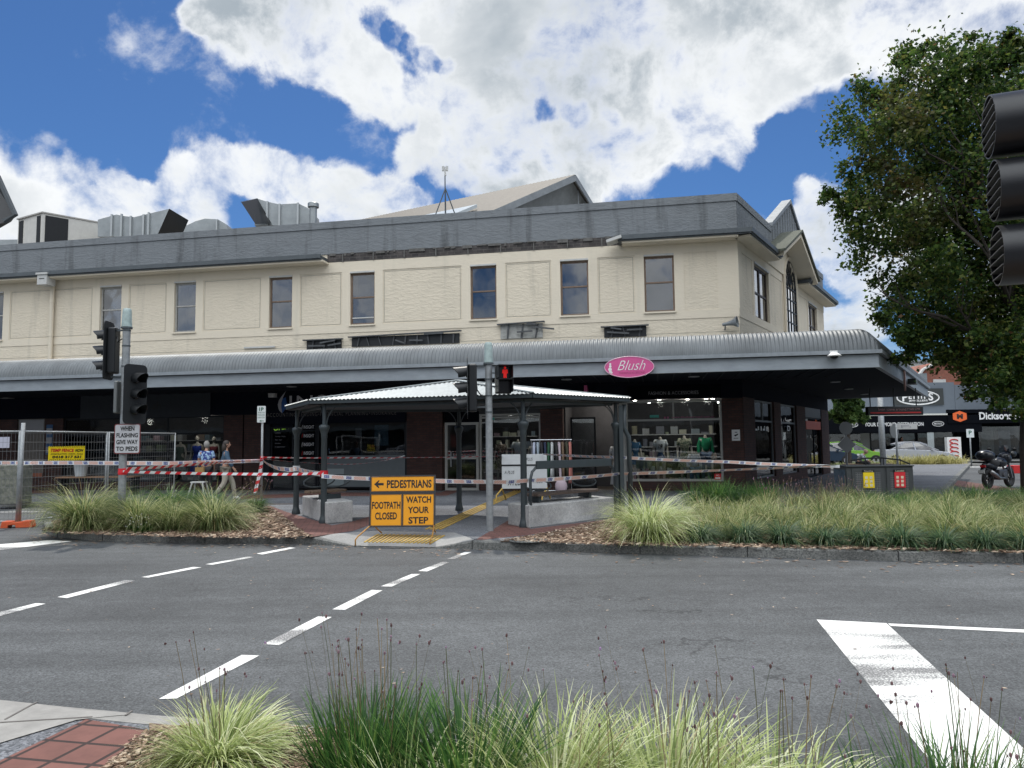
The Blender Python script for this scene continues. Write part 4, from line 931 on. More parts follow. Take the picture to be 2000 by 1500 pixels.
for px, y0 in ((219, 420), (238, 419), (256, 423), (281, 420), (291, 416)): p = at(px, y0-1, 29.97); q = at(px, 462, 29.97); b_.box(p.x-.035, p.x+.035, 29.92, 30.0, q.z, p.z)
b_.build('flange', mat('zinc flange', (.42, .44, .44), .4, .5), r)
r, P = duct('low zinc duct with rounded top behind the parapet', [(332, 462), (332, 431), (365, 440), (382, 432), (400, 427), (425, 428), (442, 438), (446, 462)], 1.2, 32.5, None)
b_ = MB(); p = at(423, 428, 32.4); b_.box(p.x-.03, p.x+.03, 32.4, 32.5, ZR, p.z); b_.build('flange', MATS['zinc flange'], r)
r, P = duct('tall zinc duct with a wide black hood mouth facing left', [(497, 440), (503, 388), (522, 394), (546, 399), (582, 397), (605, 408), (608, 440)], 1.4, 28.5, None)
MB().add([at(503, 388, 28.5), at(471, 395, 27.6), at(499, 438, 27.6), at(530, 436, 28.45)], [(0, 1, 2, 3)]).build('mouth', BLK, r)
MB().add([at(503, 387, 28.5), at(470, 394, 27.6), at(470, 395, 29.2), at(503, 388, 29.9)], [(0, 1, 2, 3)]).build('hood_top', GALV, r)
b_ = MB()
for px, y0 in ((522, 394), (546, 399), (582, 397)): p = at(px, y0-1, 28.45); b_.box(p.x-.035, p.x+.035, 28.42, 28.5, ZR, p.z)
b_.build('flange', MATS['zinc flange'], r)
p = at(612, 400, 28.0); fl = MB(); fl.lathe((p.x, 28, ZR), [(.14, 0), (.14, p.z-ZR-.1), (.21, p.z-ZR-.1), (.21, p.z-ZR+.04), (.17, p.z-ZR+.07)], 18); props(fl.build('roof_flue', GALV, smooth=True, auto=35), 'round zinc flue with cap beside the hooded duct', 'flue')
p = at(10, 468, 32); fl = MB(); fl.box(p.x-2, p.x+.75, 32, 33.5, ZR, p.z); props(fl.build('roof_box', GALV), 'low grey box on the roof at the far left', 'vent')
# antenna
p = at(870, 412, 28.5); q = at(869, 326, 28.5)
an = thing('antenna', 'thin rooftop antenna mast braced by three stays', 'antenna', (p.x, 28.5, ZR)); zt = q.z
MB().tube((p.x, 28.5, ZR), (q.x, 28.5, zt), .022, n=6).build('mast', DGREY, an)
b_ = MB(); za = at(870, 368, 28.5).z
for x_, Y_ in ((at(829, 420, 28.2).x, 28.2), (at(912, 405, 28.6).x, 28.6), (at(872, 405, 31).x, 31)): b_.tube((p.x, 28.5, za), (x_, Y_, 9.2 if Y_ < 29 else 9.0), .022, n=6)
b_.build('stay', DGREY, an)
b_ = MB(); b_.bar((q.x-.1, 28.5, zt-.15), (q.x+.12, 28.5, zt-.1), .03); b_.bar((q.x-.02, 28.5, zt), (q.x+.02, 28.5, zt-.35), .06); b_.box(q.x+.04, q.x+.12, 28.46, 28.54, zt-.16, zt+.02); b_.box(q.x-.11, q.x-.04, 28.46, 28.54, zt-.16, zt+.02); b_.build('aerial', OFFW, an)
# ================================================================== ground
def sheet(name, pts, z, m_, **kw):
    b_ = MB(); b_.add([Vector((p[0], p[1], z)) for p in pts], [tuple(range(len(pts)))]); o = b_.build(name, m_, **kw); return o
def G(px, py, z=.13): v = gnd(px, py, z); return (v.x, v.y)
sheet('ground', [(-1500, -1500), (1500, -1500), (1500, 1500), (-1500, 1500)], -.03, mat('far ground', (.16, .15, .13), .9, n=.4, nscale=.05), kind='structure')
sheet('road', [(-90, -60), (120, -60), (120, 110), (-90, 110)], 0, ASPH, kind='structure')
K = [(-34, 26.0), (-16, 22.2), (-10.4, 21.1), (-9.85, 20.6), (-9.7, 17.6)]
K += [G(84, 1030, 0), G(86, 1040, 0), G(112, 1050, 0), G(200, 1057, 0), G(400, 1061, 0), G(604, 1063, 0)]
iR0 = len(K)
K += [G(690, 1068, 0), G(850, 1071, 0)]
K += [G(922, 1073, 0), G(1250, 1081, 0), G(1460, 1088, 0), G(1755, 1096, 0), G(2000, 1099, 0), (9.0, 9.75), (11.6, 10.0), (14.2, 11.4), (15.6, 13.6), (15.9, 16.0), (15.3, 18.4), (13.9, 20.6), (13.0, 22.2)]
K += [(12.9+gx.x*t_, 22.8+gx.y*t_) for t_ in (0, 6, 14, 30)]
Kv = [Vector((a, b, 0)) for a, b in K]
def offset(i, w_):
    a = Kv[max(i-1, 0)]; b = Kv[min(i+1, len(Kv)-1)]; d = (b-a).normalized(); n_ = Vector((-d.y, d.x, 0)); return Kv[i]+n_*w_
kh = [.13]*len(K); kh[iR0] = .015; kh[iR0+1] = .015
def kerb_mesh(idx, name):
    vs = []; fs = []; w_ = .15
    for i in idx:
        h = kh[i]; p = Kv[i]; q = offset(i, w_); e = offset(i, .02); vs += [Vector((p.x, p.y, -.01)), Vector((p.x, p.y, max(h-.02, .005))), Vector((e.x, e.y, h+.002)), Vector((q.x, q.y, h+.002)), Vector((q.x, q.y, -.01))]
    for k in range(len(idx)-1):
        for j in range(4): a = k*5+j; fs.append((a, a+5, a+6, a+1))
    b_ = MB(); b_.add(vs, fs); return b_.build(name, KERBF, kind='structure')
# subdivide for a smoother line handled by the many points already given
kerb_mesh(range(len(K)), 'kerb')
jn = MB()
acc = 0
for i in range(5, len(Kv)-4):
    a, b = Kv[i], Kv[i+1]; L_ = (b-a).length; n_ = max(1, int(L_/2.4))
    if i in (iR0-1, iR0, iR0+1): continue
    for k in range(n_):
        p = a.lerp(b, k/n_+.001); d = (b-a).normalized(); n2 = Vector((-d.y, d.x, 0)); jn.bar(p-n2*.003+Vector((0, 0, .065)), p+n2*.15+Vector((0, 0, .065)), .014, .139)
jn.build('kerb_joint', mat('dark kerb joint', (.03, .03, .03), .9), kind='structure')  # dark bars for the joints across the kerb
gut = MB()   # concrete channel strip in front of the kerb
vs = []; fs = []
for i in range(5, len(Kv)-4):
    p = offset(i, -.28); q = offset(i, -.003); vs += [Vector((p.x, p.y, .003)), Vector((q.x, q.y, .006))]
for k in range(len(vs)//2-1): fs.append((2*k, 2*k+2, 2*k+3, 2*k+1))
# footpath with a notch for the kerb ramp
inner = [offset(i, .15) for i in range(len(Kv))]
rb = [G(612, 1051), G(728, 1037), G(888, 1040), G(915, 1057)]
fp = [(p.x, p.y) for p in inner[:iR0]]+[rb[1], rb[2]]+[(p.x, p.y) for p in inner[iR0+2:]]
sideend = MS @ Vector((44, .3, 0)); fp += [(sideend.x, sideend.y)]
c0 = MF @ Vector((.3, .4, 0)); c1 = MF @ Vector((-42, .4, 0)); fp += [(c0.x, c0.y), (c1.x, c1.y)]
sheet('footpath', fp, .128, AGG, kind='structure')
# kerb ramp
r_ = MB(); zf = .016
a = inner[iR0-1]; b = Kv[iR0]; c = Kv[iR0+1]; d = inner[iR0+2]
fl = (b.x, b.y, zf+.004); frr = (c.x, c.y, zf+.004); bl_ = (*rb[1], .131); br_ = (*rb[2], .131)
r_.add([fl, frr, br_, bl_], [(0, 1, 2, 3)]); r_.add([(a.x, a.y, .131), fl, bl_], [(0, 1, 2)]); r_.add([frr, (d.x, d.y, .131), br_], [(0, 1, 2)])
r_.build('kerb_ramp', RAMPC, kind='structure')
tp = MB(); q0, q1, q2, q3 = [Vector(v) for v in (fl, frr, br_, bl_)]
def bil(u, v): return q0.lerp(q1, u).lerp(q3.lerp(q2, u), v)
for k in range(17):
    u = .10+.80*k/16; tp.bar(bil(u-.01, .2)+Vector((0, 0, .008)), bil(u+.03, .74)+Vector((0, 0, .008)), .034, .012)
tp.build('tactile_strip', YEL, kind='structure')
tp = MB(); p0 = gnd(846, 1034, .13); p1 = gnd(1016, 957, .13); p0b = p0; d = (p1-p0).normalized(); n_ = Vector((-d.y, d.x, 0))
for k in range(4): o = n_*(.085*(1.5-k)); tp.bar(p0+o+Vector((0, 0, .005)), p1+d*1.5+o+Vector((0, 0, .005)), .042, .014)
tp.build('tactile_strip', YEL, kind='structure')
# red paver bands and bark beds
RZ = .1315
sheet('red_paving', [G(607, 1049), G(690, 1037), G(782, 1003), G(760, 997), G(684, 1020), G(648, 1026), G(560, 1000), G(528, 988), G(500, 986)], RZ, REDF, kind='structure')
sheet('red_paving', [G(926, 1056), G(958, 1037), G(993, 1016), G(1006, 1020), G(1036, 1033), G(1215, 1011), G(1215, 1015), G(1040, 1044)], RZ, REDF, kind='structure')
sheet('red_paving', [G(560, 950), G(860, 958), G(905, 945), G(880, 943)][:0] or [G(470, 968), G(640, 962), G(860, 962), G(900, 948), G(930, 948), G(872, 968), G(640, 969), G(470, 975)], RZ, REDF, kind='structure')
sheet('red_paving', [G(-10, 958), G(120, 956), G(120, 962), G(-10, 966)], RZ, REDF, kind='structure')
MULCH = m_speckle('bark mulch floor', (.10, .065, .045), (.26, .19, .135), 55, .95, .9, .4)
bedL = [(p.x, p.y) for p in inner[4:iR0-0]]+[G(606, 1050), G(560, 1014), G(531, 993), G(495, 986), (-5.2, 20.0), (-9.6, 20.7)]
sheet('garden_bed', bedL, .134, MULCH, kind='structure')
iA = iR0+3
bedR = [G(975, 1058)]+[(p.x, p.y) for p in inner[iA:iA+13]]+[(13.2, 20.9), (7.0, 17.2), G(1218, 1008), G(1205, 1014), G(1045, 1046)]
sheet('garden_bed', bedR, .134, MULCH, kind='structure')
mh = MB(); c = gnd(1032, 1056, .14)
ring = [(c.x+.30*math.cos(t_), c.y+.22*math.sin(t_), .136) for t_ in [2*math.pi*k/20 for k in range(20)]]; mh.prism(ring, (0, 0, .012)); props(mh.build('manhole_cover', KERBF), 'round concrete pit lid in the bark beside the kerb', 'pit lid')
# road paint
D = [[(310,1365),(345,1364),(507,1280),(472,1279)], [(514,1258),(545,1260),(648,1205),(621,1204)], [(649,1190),(674,1191),(747,1153),(726,1152)], [(744,1145),(765,1145.5),(821,1121),(804,1121)], [(817,1115),(834,1116),(878,1098),(864,1097)], [(872,1092),(887,1092),(922,1078),(908,1078)],
     [(-70,1212),(-60,1219),(89,1179),(70,1178)], [(112,1166),(131,1168),(264,1134),(244,1133)], [(276,1127),(290,1128),(394,1108),(378,1107)], [(401,1102),(415,1103),(496,1088),(484,1087)], [(501,1081),(512,1083),(578,1070),(566,1069)],
     [(-120,1073),(-120,1089),(142,1057),(95,1055)], [(1595,1210),(1731,1217),(2140,1590),(1900,1590)], [(1734,1217.5),(1740,1222.5),(2300,1250),(2300,1243)], [(-150,1001),(-150,1003.5),(90,1000),(90,998)]]
lm = MB()
for q in D: lm.add([gnd(a, b, .004) for a, b in q], [(0, 1, 2, 3)])
lm.build('road_marking', LINE, kind='structure')
# asphalt patch / service mark
# near side: ramp concrete, aggregate, red pavers, bed
ne = [G(-500, 1310), G(0, 1364), G(130, 1378), G(250, 1389), G(300, 1394), G(420, 1403), G(615, 1415)]
ne += [(0.0, 3.93), (2.0, 3.55), (5, 3.0)]
nv_ = [Vector((a, b, 0)) for a, b in ne]
vs = []; fs = []
def zk(i): return {0: .02, 1: .05, 2: .09}.get(i, .13)
for i, p in enumerate(nv_):
    a = nv_[max(i-1, 0)]; b = nv_[min(i+1, len(nv_)-1)]; d = (b-a).normalized(); n_ = Vector((d.y, -d.x, 0)); q = p+n_*.15
    vs += [Vector((p.x, p.y, -.01)), Vector((p.x, p.y, .12)), Vector((p.x, p.y, .13))+n_*.02, Vector((q.x, q.y, .131)), Vector((q.x, q.y, 0))]
for k in range(len(nv_)-1):
    for j in range(4): a = k*5+j; fs.append((a+1, a+6, a+5, a))
b_ = MB(); b_.add(vs, fs); b_.build('kerb', CONC, kind='structure')
sheet('footpath', [(p.x, p.y-.10) for p in nv_]+[(5, -6), (-20, -6)], .127, AGG, kind='structure')
sheet('kerb_ramp', [G(-300, 1340), G(0, 1371), G(140, 1386), G(258, 1396), G(192, 1402), G(150, 1407), G(0, 1452), G(-300, 1520)], .1335, CONC, kind='structure')
jm = MB()
for q in ([(10, 1405), (72, 1371)], [(0, 1411), (180, 1400)], [(258, 1388), (245, 1397)]): a, b = [gnd(x, y, .135) for x, y in q]; jm.bar(a, b, .012, .004)
jm.build('ramp_joint', mat('ramp joint', (.14, .13, .12), .9), kind='structure')
sheet('red_paving', [G(168, 1406), G(290, 1427), G(268, 1440), G(190, 1515), G(140, 1600), G(-260, 1600), G(-10, 1492)], .1345, REDP, kind='structure')
bedN = [G(292, 1428), (ne[4][0]+.05, ne[4][1]-.16), (ne[5][0], ne[5][1]-.16), (ne[6][0], ne[6][1]-.16), (0, 3.77), (2, 3.39), (5, 2.8), (5, 0), (-2.0, 0), G(140, 1600), G(192, 1515), G(270, 1440)]
sheet('garden_bed', bedN, .136, MULCH, kind='structure')
# loose bark chips on the beds
CHIP = m_island('bark chips', [(0, lin((.27, .20, .16))), (.4, lin((.47, .38, .31))), (.75, lin((.63, .54, .46))), (1, lin((.76, .70, .62)))])
def inside(p, poly):
    c = False; j = len(poly)-1
    for i in range(len(poly)):
        if (poly[i][1] > p[1]) != (poly[j][1] > p[1]) and p[0] < (poly[j][0]-poly[i][0])*(p[1]-poly[i][1])/(poly[j][1]-poly[i][1])+poly[i][0]: c = not c
        j = i
    return c
def chips(poly, n, s0, s1, seed, z=.14, name='bark_chips'):
    r_ = random.Random(seed); xs = [p[0] for p in poly]; ys = [p[1] for p in poly]; vs = []; fs = []
    while n > 0:
        p = (r_.uniform(min(xs), max(xs)), r_.uniform(min(ys), max(ys)))
        if not inside(p, poly): continue
        n -= 1; l = r_.uniform(s0, s1); w_ = l*r_.uniform(.2, .5); a = r_.uniform(0, 6.28); t_ = r_.uniform(-.35, .35); h = r_.uniform(0, .02)
        ca, sa = math.cos(a), math.sin(a); k = len(vs); th = w_*.3
        for u, v, o in ((-1, -1, 0), (1, -.7, 0), (.9, 1, 0), (-.8, .8, 0), (-1, -1, 1), (1, -.7, 1), (.9, 1, 1), (-.8, .8, 1)):
            x, y = u*l/2, v*w_/2; vs.append((p[0]+x*ca-y*sa, p[1]+x*sa+y*ca, z+h+x*t_*.6+y*t_*.5+o*th))
        fs += [(k+4, k+5, k+6, k+7), (k, k+1, k+5, k+4), (k+1, k+2, k+6, k+5), (k+2, k+3, k+7, k+6), (k+3, k, k+4, k+7)]
    o = rawobj(name, vs, fs, CHIP); o['kind'] = 'stuff'; return o
chips([G(300, 1050), G(606, 1050), G(531, 993), G(420, 990), G(380, 1030)], 4200, .03, .11, 1)
chips([G(80, 1036), G(110, 1044), G(400, 1052), G(606, 1054), G(420, 1030), G(150, 1020)], 2500, .03, .09, 2)
chips([G(975, 1058), G(1225, 1068), G(1225, 1010), G(1205, 1014), G(1045, 1046)], 2600, .025, .09, 3)
chips([G(1200, 1066), G(2000, 1082), G(2000, 1060), G(1200, 1045)], 3500, .03, .10, 4)
chips([(a, b) for a, b in [G(296, 1432), G(420, 1418), G(640, 1430), G(900, 1470), (0.2, 2.6), G(140, 1600), G(192, 1515), G(270, 1440)]], 9000, .010, .042, 5)
r_ = random.Random(17); lv_ = []; lf_ = []
for k in range(420):     # grit, twigs and leaves blown against the kerb and over the road
    i = r_.randint(6, 16); p = Kv[i].lerp(Kv[i+1], r_.random()); y = p.y-abs(r_.gauss(0, .45))-.02; x = p.x; s_ = r_.uniform(.012, .05); a = r_.uniform(0, 6.28); k0 = len(lv_)
    for u, v in ((-1, -.3), (0, -.5), (1, 0), (0, .5)): lv_.append((x+(u*math.cos(a)-v*math.sin(a))*s_, y+(u*math.sin(a)+v*math.cos(a))*s_, .007+r_.uniform(0, .006)))
    lf_.append((k0, k0+1, k0+2, k0+3))
for k in range(260):
    x, y = r_.uniform(-6, 6), r_.uniform(4.6, 12); s_ = r_.uniform(.006, .022); a = r_.uniform(0, 6.28); k0 = len(lv_)
    for u, v in ((-1, -.3), (0, -.5), (1, 0), (0, .5)): lv_.append((x+(u*math.cos(a)-v*math.sin(a))*s_, y+(u*math.sin(a)+v*math.cos(a))*s_, .007+r_.uniform(0, .004)))
    lf_.append((k0, k0+1, k0+2, k0+3))
o = rawobj('road_litter', lv_, lf_, CHIP); o['kind'] = 'stuff'
# ================================================================== pavilion
def V3(p, z): return Vector((p[0], p[1], z))
PA = gnd(632, 1022, .13); PB = gnd(578, 1004, .13); PC = gnd(897, 997, .13); PD = gnd(1024, 1030, .13); PE = gnd(1207, 1011, .13)
zEv, zAp = 2.45, 3.02
apex = at(893, 744, 15.6); cen = Vector((apex.x, apex.y, 0)); 
pv = thing('pavilion', 'low hipped shelter with pale corrugated roof on slender slate green posts', 'shelter', (cen.x, cen.y, .13))
posts = [PA, PB, PC, PE, PD]
def outw(p, k=.35): d = (Vector((p.x, p.y, 0))-cen); return Vector((p.x, p.y, 0))+d.normalized()*k
ev = []
for p, (px, py) in zip(posts, ((632, 781), (572, 797), (897, 784), (1224, 779), (1024, 775))):
    e = outw(p, .27); ev.append(Vector((e.x, e.y, 2.56)))
apex = Vector((cen.x, cen.y, at(893, 744, cen.y).z))
pc_ = mat('pale pavilion sheet', (.50, .53, .53), .45, .25, n=.2)
rf = MB(); rd = MB()
order = [0, 1, 2, 3, 4]
for i in range(5):
    a, b = ev[order[i]], ev[order[(i+1) % 5]]; L_ = (b-a).length; n_ = int(L_/.085)*4; mid = (a+b)/2; vs = []; fs = []
    ed = (b-a).normalized(); fall = (mid-apex); fall -= ed*fall.dot(ed); up = ed.cross(fall).normalized(); up = up if up.z > 0 else -up
    ta = (apex-a).dot(ed)
    ed_rows = []
    for k in range(n_+1):
        s = L_*k/n_; p = a+ed*s; f = s/ta if s < ta else (L_-s)/(L_-ta); f = max(0, min(1, f)); q = p+(apex-(a+ed*ta))*f
        r_ = .011*math.cos(math.pi*k/2); vs += [p+up*r_-(apex-(a+ed*ta)).normalized()*.06, q+up*r_]
    for k in range(n_): fs.append((2*k, 2*k+2, 2*k+3, 2*k+1))
    rf.add(vs, fs); rd.bar(a+Vector((0, 0, .015)), apex+Vector((0, 0, .02)), .10, .02)
rf.build('roof', pc_, pv); rd.build('ridge_cap', pc_, pv)
gt_ = MB(); mu = MB()
for i in range(5):
    a, b = ev[i], ev[(i+1) % 5]; gt_.bar(a-Vector((0, 0, .055)), b-Vector((0, 0, .055)), .07, .08); ai = a.lerp(Vector((cen.x, cen.y, a.z)), .10); bi = b.lerp(Vector((cen.x, cen.y, b.z)), .10); mu.bar(ai-Vector((0, 0, .13)), bi-Vector((0, 0, .13)), .05, .07)
gt_.build('gutter', POSTG, pv, bevel=.01); mu.build('beam', POSTG, pv)
fl_ = MB(); fl_.add([e-Vector((0, 0, .11)) for e in ev], [tuple(range(5))]); fl_.build('ceiling', mat('pavilion ceiling', (.05, .055, .06), .8), pv)
for i, p in enumerate(posts):
    b_ = MB(); x, y = p.x, p.y; z = .13
    b_.lathe((x, y, z), [(.09, 0), (.095, .04), (.078, .10), (.066, .14), (.062, .20), (.056, 1.66), (.066, 1.68), (.06, 1.74), (.088, 1.82), (.102, 1.86), (.102, 1.90), (.088, 1.92), (.04, 1.94), (.038, 2.36)], 16)
    po = b_.build('post', POSTG, pv, smooth=True, auto=35)
    for nb in (posts[(i+1) % 5], posts[i-1]):
        d = (nb-p).normalized(); c_ = MB(); c_.path([p+Vector((0, 0, 1.92))+d*.05]+[p+d*(.05+.42*(1-math.cos(t_)))+Vector((0, 0, 1.92+.42*math.sin(t_))) for t_ in [math.pi/2*k/8 for k in range(1, 9)]], .012, 6); c_.build('bracket', POSTG, po)
# downpipe beside right post
b_ = MB(); q = PE+Vector((.20, .05, 0)); b_.path([(q.x-.02, q.y, 2.42), (q.x-.04, q.y, 1.95), (q.x+.06, q.y, 1.75), (q.x+.08, q.y, .14)], .05, 10); b_.build('downpipe', POSTG, pv, smooth=True)
b_ = MB(); q = PE+Vector((.09, -.06, 0)); b_.box(q.x-.04, q.x+.04, q.y-.04, q.y+.04, .13, 2.4); b_.build('square_post', POSTG, pv)
# ---- concrete plinths with slatted bench tops
def plinth(name, label, Lp, Cp, Rp, hpx, depth):
    a, c, b = [gnd(x, y, .129) for x, y in (Lp, Cp, Rp)]
    h = hpx*c.y/FPX; d = a+(b-c); r = thing(name, label, 'bench', tuple((a+b)/2)); r.location.z = .13; ORG[r.name] = Vector(((a+b).x/2, (a+b).y/2, .13))
    m_ = MB(); m_.prism([c, b, d, a], (0, 0, h)); m_.build('plinth', CONP, r, bevel=.02)
    return r, a, c, b, d, h+.129
def slats(r, c, ux, uy, z, L_, W_, n, m_=BENCH):
    for k in range(n):
        b2 = MB(); o = uy*(W_*((k+.5)/n-.5)); e = 1-.25*abs((k+.5)/n*2-1)**2; b2.bar(c+o-ux*L_*e/2+Vector((0, 0, z)), c+o+ux*L_*e/2+Vector((0, 0, z)), W_/n*.8, .04, up=(0, 0, 1)); b2.build('slat', m_, r)
def hoop(r, c, ux, uz, a, b, m_=POSTG):
    b2 = MB(); b2.path([c+ux*a*math.cos(t_)+uz*b*math.sin(t_) for t_ in [2*math.pi*k/24 for k in range(24)]], .016, 6, closed=True); b2.build('armrest_hoop', m_, r)
r1, a, c, b, d, zt = plinth('plinth_bench', 'grey concrete plinth bench under the left end of the shelter', (590, 1006), (638, 1024), (689, 1019), 42, 1)
ctr = (a+b)/2; ux = (b-c).normalized(); uy = (a-c).normalized(); ctr.z = 0
MB().bar(ctr-uy*.3+Vector((0, 0, zt+.06)), ctr+uy*.35+Vector((0, 0, zt+.06)), .06, .1).build('bench_bracket', POSTG, r1)
MB().bar(ctr-uy*.3-ux*.25+Vector((0, 0, zt+.05)), ctr-uy*.3+ux*.25+Vector((0, 0, zt+.05)), .05, .1).build('bench_bracket', POSTG, r1)
slats(r1, ctr+Vector((.0, -.05, 0)), ux, uy, zt+.15, .95, .55, 6)
hoop(r1, ctr+Vector((-.18, .1, zt+.35)), Vector((1, .1, .12)), Vector((-.1, .5, .85)), .32, .14)
hoop(r1, ctr+Vector((.22, -.1, zt+.36)), Vector((1, .1, .12)), Vector((-.1, .4, .85)), .30, .14)
r2, a, c, b, d, zt = plinth('plinth_bench', 'long grey concrete plinth bench under the right end of the shelter', (992, 1025), (1034, 1032), (1199, 1011), 44, 1)
ctr = (a+b)/2; ctr.z = 0; ux = (b-c).normalized(); uy = (a-c).normalized(); L_ = (b-c).length
for u in (-.3, .3): MB().bar(ctr+ux*L_*u-uy*.12+Vector((0, 0, zt+.06)), ctr+ux*L_*u+uy*.25+Vector((0, 0, zt+.06)), .06, .1).build('bench_bracket', POSTG, r2)
slats(r2, ctr+Vector((0, 0, 0)), ux, uy, zt+.15, L_*.86, .45, 5, mat('dark bench timber', (.10, .07, .055), .7, n=.5, nscale=8, stretch=(.3, 4, 4)))
hoop(r2, ctr+ux*L_*.27+Vector((0, .02, zt+.33)), Vector((1, .05, -.02)), Vector((0, .4, .8)), .24, .12); hoop(r2, ctr-ux*L_*.30+Vector((0, .02, zt+.33)), Vector((1, .05, -.1)), Vector((0, .4, .8)), .28, .12)
# leaning rail in front of the right plinth
A_ = gnd(1037, 1031, .13); B_ = gnd(1202, 1011, .13); d_ = (B_-A_).normalized(); zr = 1.15
lr = thing('leaning_rail', 'slate green leaning rail of bent tube with a flat bar across the right plinth', 'rail', tuple(A_))
MB().path([A_+Vector((0, 0, 0)), A_+Vector((0, 0, .85)), A_+d_*.05+Vector((0, 0, 1.0)), A_+d_*.18+Vector((0, 0, 1.10)), A_+d_*.4+Vector((0, 0, 1.12)), B_-d_*.4+Vector((0, 0, 1.12)), B_-d_*.18+Vector((0, 0, 1.10)), B_-d_*.05+Vector((0, 0, 1.0)), B_+Vector((0, 0, .85)), B_], .026, 10).build('tube_frame', POSTG, lr, smooth=True)
MB().bar(A_+d_*.16+Vector((0, -.04, 1.12)), B_-d_*.12+Vector((0, -.04, 1.12)), .05, .15).build('lean_bar', POSTG, lr, bevel=.01)

# ================================================================== traffic signals
LENSB = mat('dark signal lens', (.010, .010, .012), .2); 
def frame2(o, f, z=Vector((0, 0, 1))):
    """local -y faces direction f"""
    f = Vector(f).normalized(); y = -f; x = y.cross(z).normalized(); zz = x.cross(y); return frame(Vector(o), x, y) if abs(f.z) < 1e-6 else Matrix((x, y, zz)).transposed().to_4x4()
def sighead(par, o, f, n=3, dia=.21, pitch=.30, hood=.26, board=True, louvre=False, cup=True, bw=None):
    M = frame2(o, f); M.translation = Vector(o); H = pitch*n; bw = bw or dia+.26
    hb = MB(M); w = dia+.06
    hb.prism([(x*w/2, -.02, z) for x, z in ((-1, -H/2), (1, -H/2), (1, H/2), (-1, H/2))], (0, .16, 0)); hd = hb.build('signal_head', BLK, par, bevel=.03)
    if board:
        rr = .09; P = []
        for cx, cz, a0 in ((bw/2-rr, H/2+.12-rr, 0), (-bw/2+rr, H/2+.12-rr, 90), (-bw/2+rr, -H/2-.12+rr, 180), (bw/2-rr, -H/2-.12+rr, 270)):
            for k in range(5): t_ = R(a0+k*22.5); P.append((cx+rr*math.cos(t_), -.035, cz+rr*math.sin(t_)))
        MB(M).prism(P, (0, .014, 0)).build('target_board', mat('matt black board', (.012, .014, .016), .7), hd)
    for k in range(n):
        z = H/2-pitch*(k+.5); lz = MB(M); lz.lathe((0, -.03, z), [(dia*.45, 0), (dia*.45, .02), (dia*.3, .035), (.001, .045)], 20, ax=(0, -1, 0)); lz.build('lens', LENSB, hd, smooth=True)
        v = []; fs = []; n_ = 20; a0, a1 = R(-35), R(215)
        for r_ in (dia*.5, dia*.5+.006):
            for j in range(n_+1):
                t_ = a0+(a1-a0)*j/n_; c_, s_ = math.cos(t_)*r_, math.sin(t_)*r_; ln = hood*(.62+.38*max(0, math.sin(t_)))
                v += [(c_, -.03, z+s_), (c_, -.03-ln, z+s_-.02)]
        m2 = n_+1
        for s0 in (0, m2):
            for j in range(n_): a = (s0+j)*2; fs.append((a, a+2, a+3, a+1) if s0 else (a, a+1, a+3, a+2))
        for j in range(n_): a = j*2+1; b = (m2+j)*2+1; fs.append((a, b, b+2, a+2))
        MB(M).add(v, fs).build('visor', BLK, hd, smooth=True, auto=40)
    return hd, M
def cap_top(par, x, y, z, r=.085, tint=(.42, .52, .50)):
    b_ = MB(); b_.lathe((x, y, z), [(r*1.25, 0), (r*1.25, .03), (r, .035)], 14); b_.build('cap_collar', DGREY, par, smooth=True, auto=35)
    b_ = MB(); b_.lathe((x, y, z+.035), [(r*1.12, 0), (r*.95, .30), (r*.9, .34), (r*.7, .36)], 16); b_.build('pole_cap', mat('milky green cap', tint, .35, n=.35, nscale=14), par, smooth=True, auto=35)
# left pole
Yl = 14.6; xl = at(243, 800, Yl).x
sp = thing('signal_pole', 'galvanised signal pole at left with a GIVE WAY plate and two black heads', 'traffic light', (xl, Yl, .13))
zt = at(243, 642, Yl).z
b_ = MB(); b_.tube((xl, Yl, .13), (xl, Yl, zt), .07, n=14); b_.build('pole', STEEL, sp, smooth=True, auto=40)
b_ = MB()
for z in (zt-.35, zt-.75, zt-.05): b_.lathe((xl, Yl, z), [(.078, 0), (.078, .025)], 14)
b_.build('band_clamp', DGREY, sp); cap_top(sp, xl, Yl, zt)
o = at(215, 685, Yl+.12); h1, _ = sighead(sp, o, (-.99, -.10, 0), hood=.29); 
o = at(262, 770, Yl-.12); h2, _ = sighead(sp, o, (.90, -.44, 0), bw=.50, hood=.29)
o = at(232, 775, Yl+.02); b_ = MB(); b_.box(o.x-.035, o.x+.035, Yl-.12, Yl+.2, o.z-.32, o.z+.30); b_.build('edge_on_sign', mat('back of sign', (.17, .18, .18), .5, .4), sp, bevel=.02)
b_ = MB(); b_.bar((o.x, Yl, o.z+.26), (xl, Yl, o.z+.26), .03); b_.bar((o.x, Yl, o.z-.26), (xl, Yl, o.z-.26), .03); o1 = at(215, 640, Yl); b_.bar((o1.x, Yl+.1, o1.z-.05), (xl, Yl, o1.z-.05), .03); b_.bar((o1.x, Yl+.1, o1.z-.95), (xl, Yl, o1.z-.95), .03); b_.bar((xl, Yl, o.z+.0), (xl+.2, Yl-.1, o.z), .03); b_.build('bracket', DGREY, sp)
b_ = MB(); b_.path([at(228, 655, Yl+.1), at(230, 668, Yl+.02), at(238, 662, Yl-.06)], .012, 6); b_.build('cable', BLK, sp)
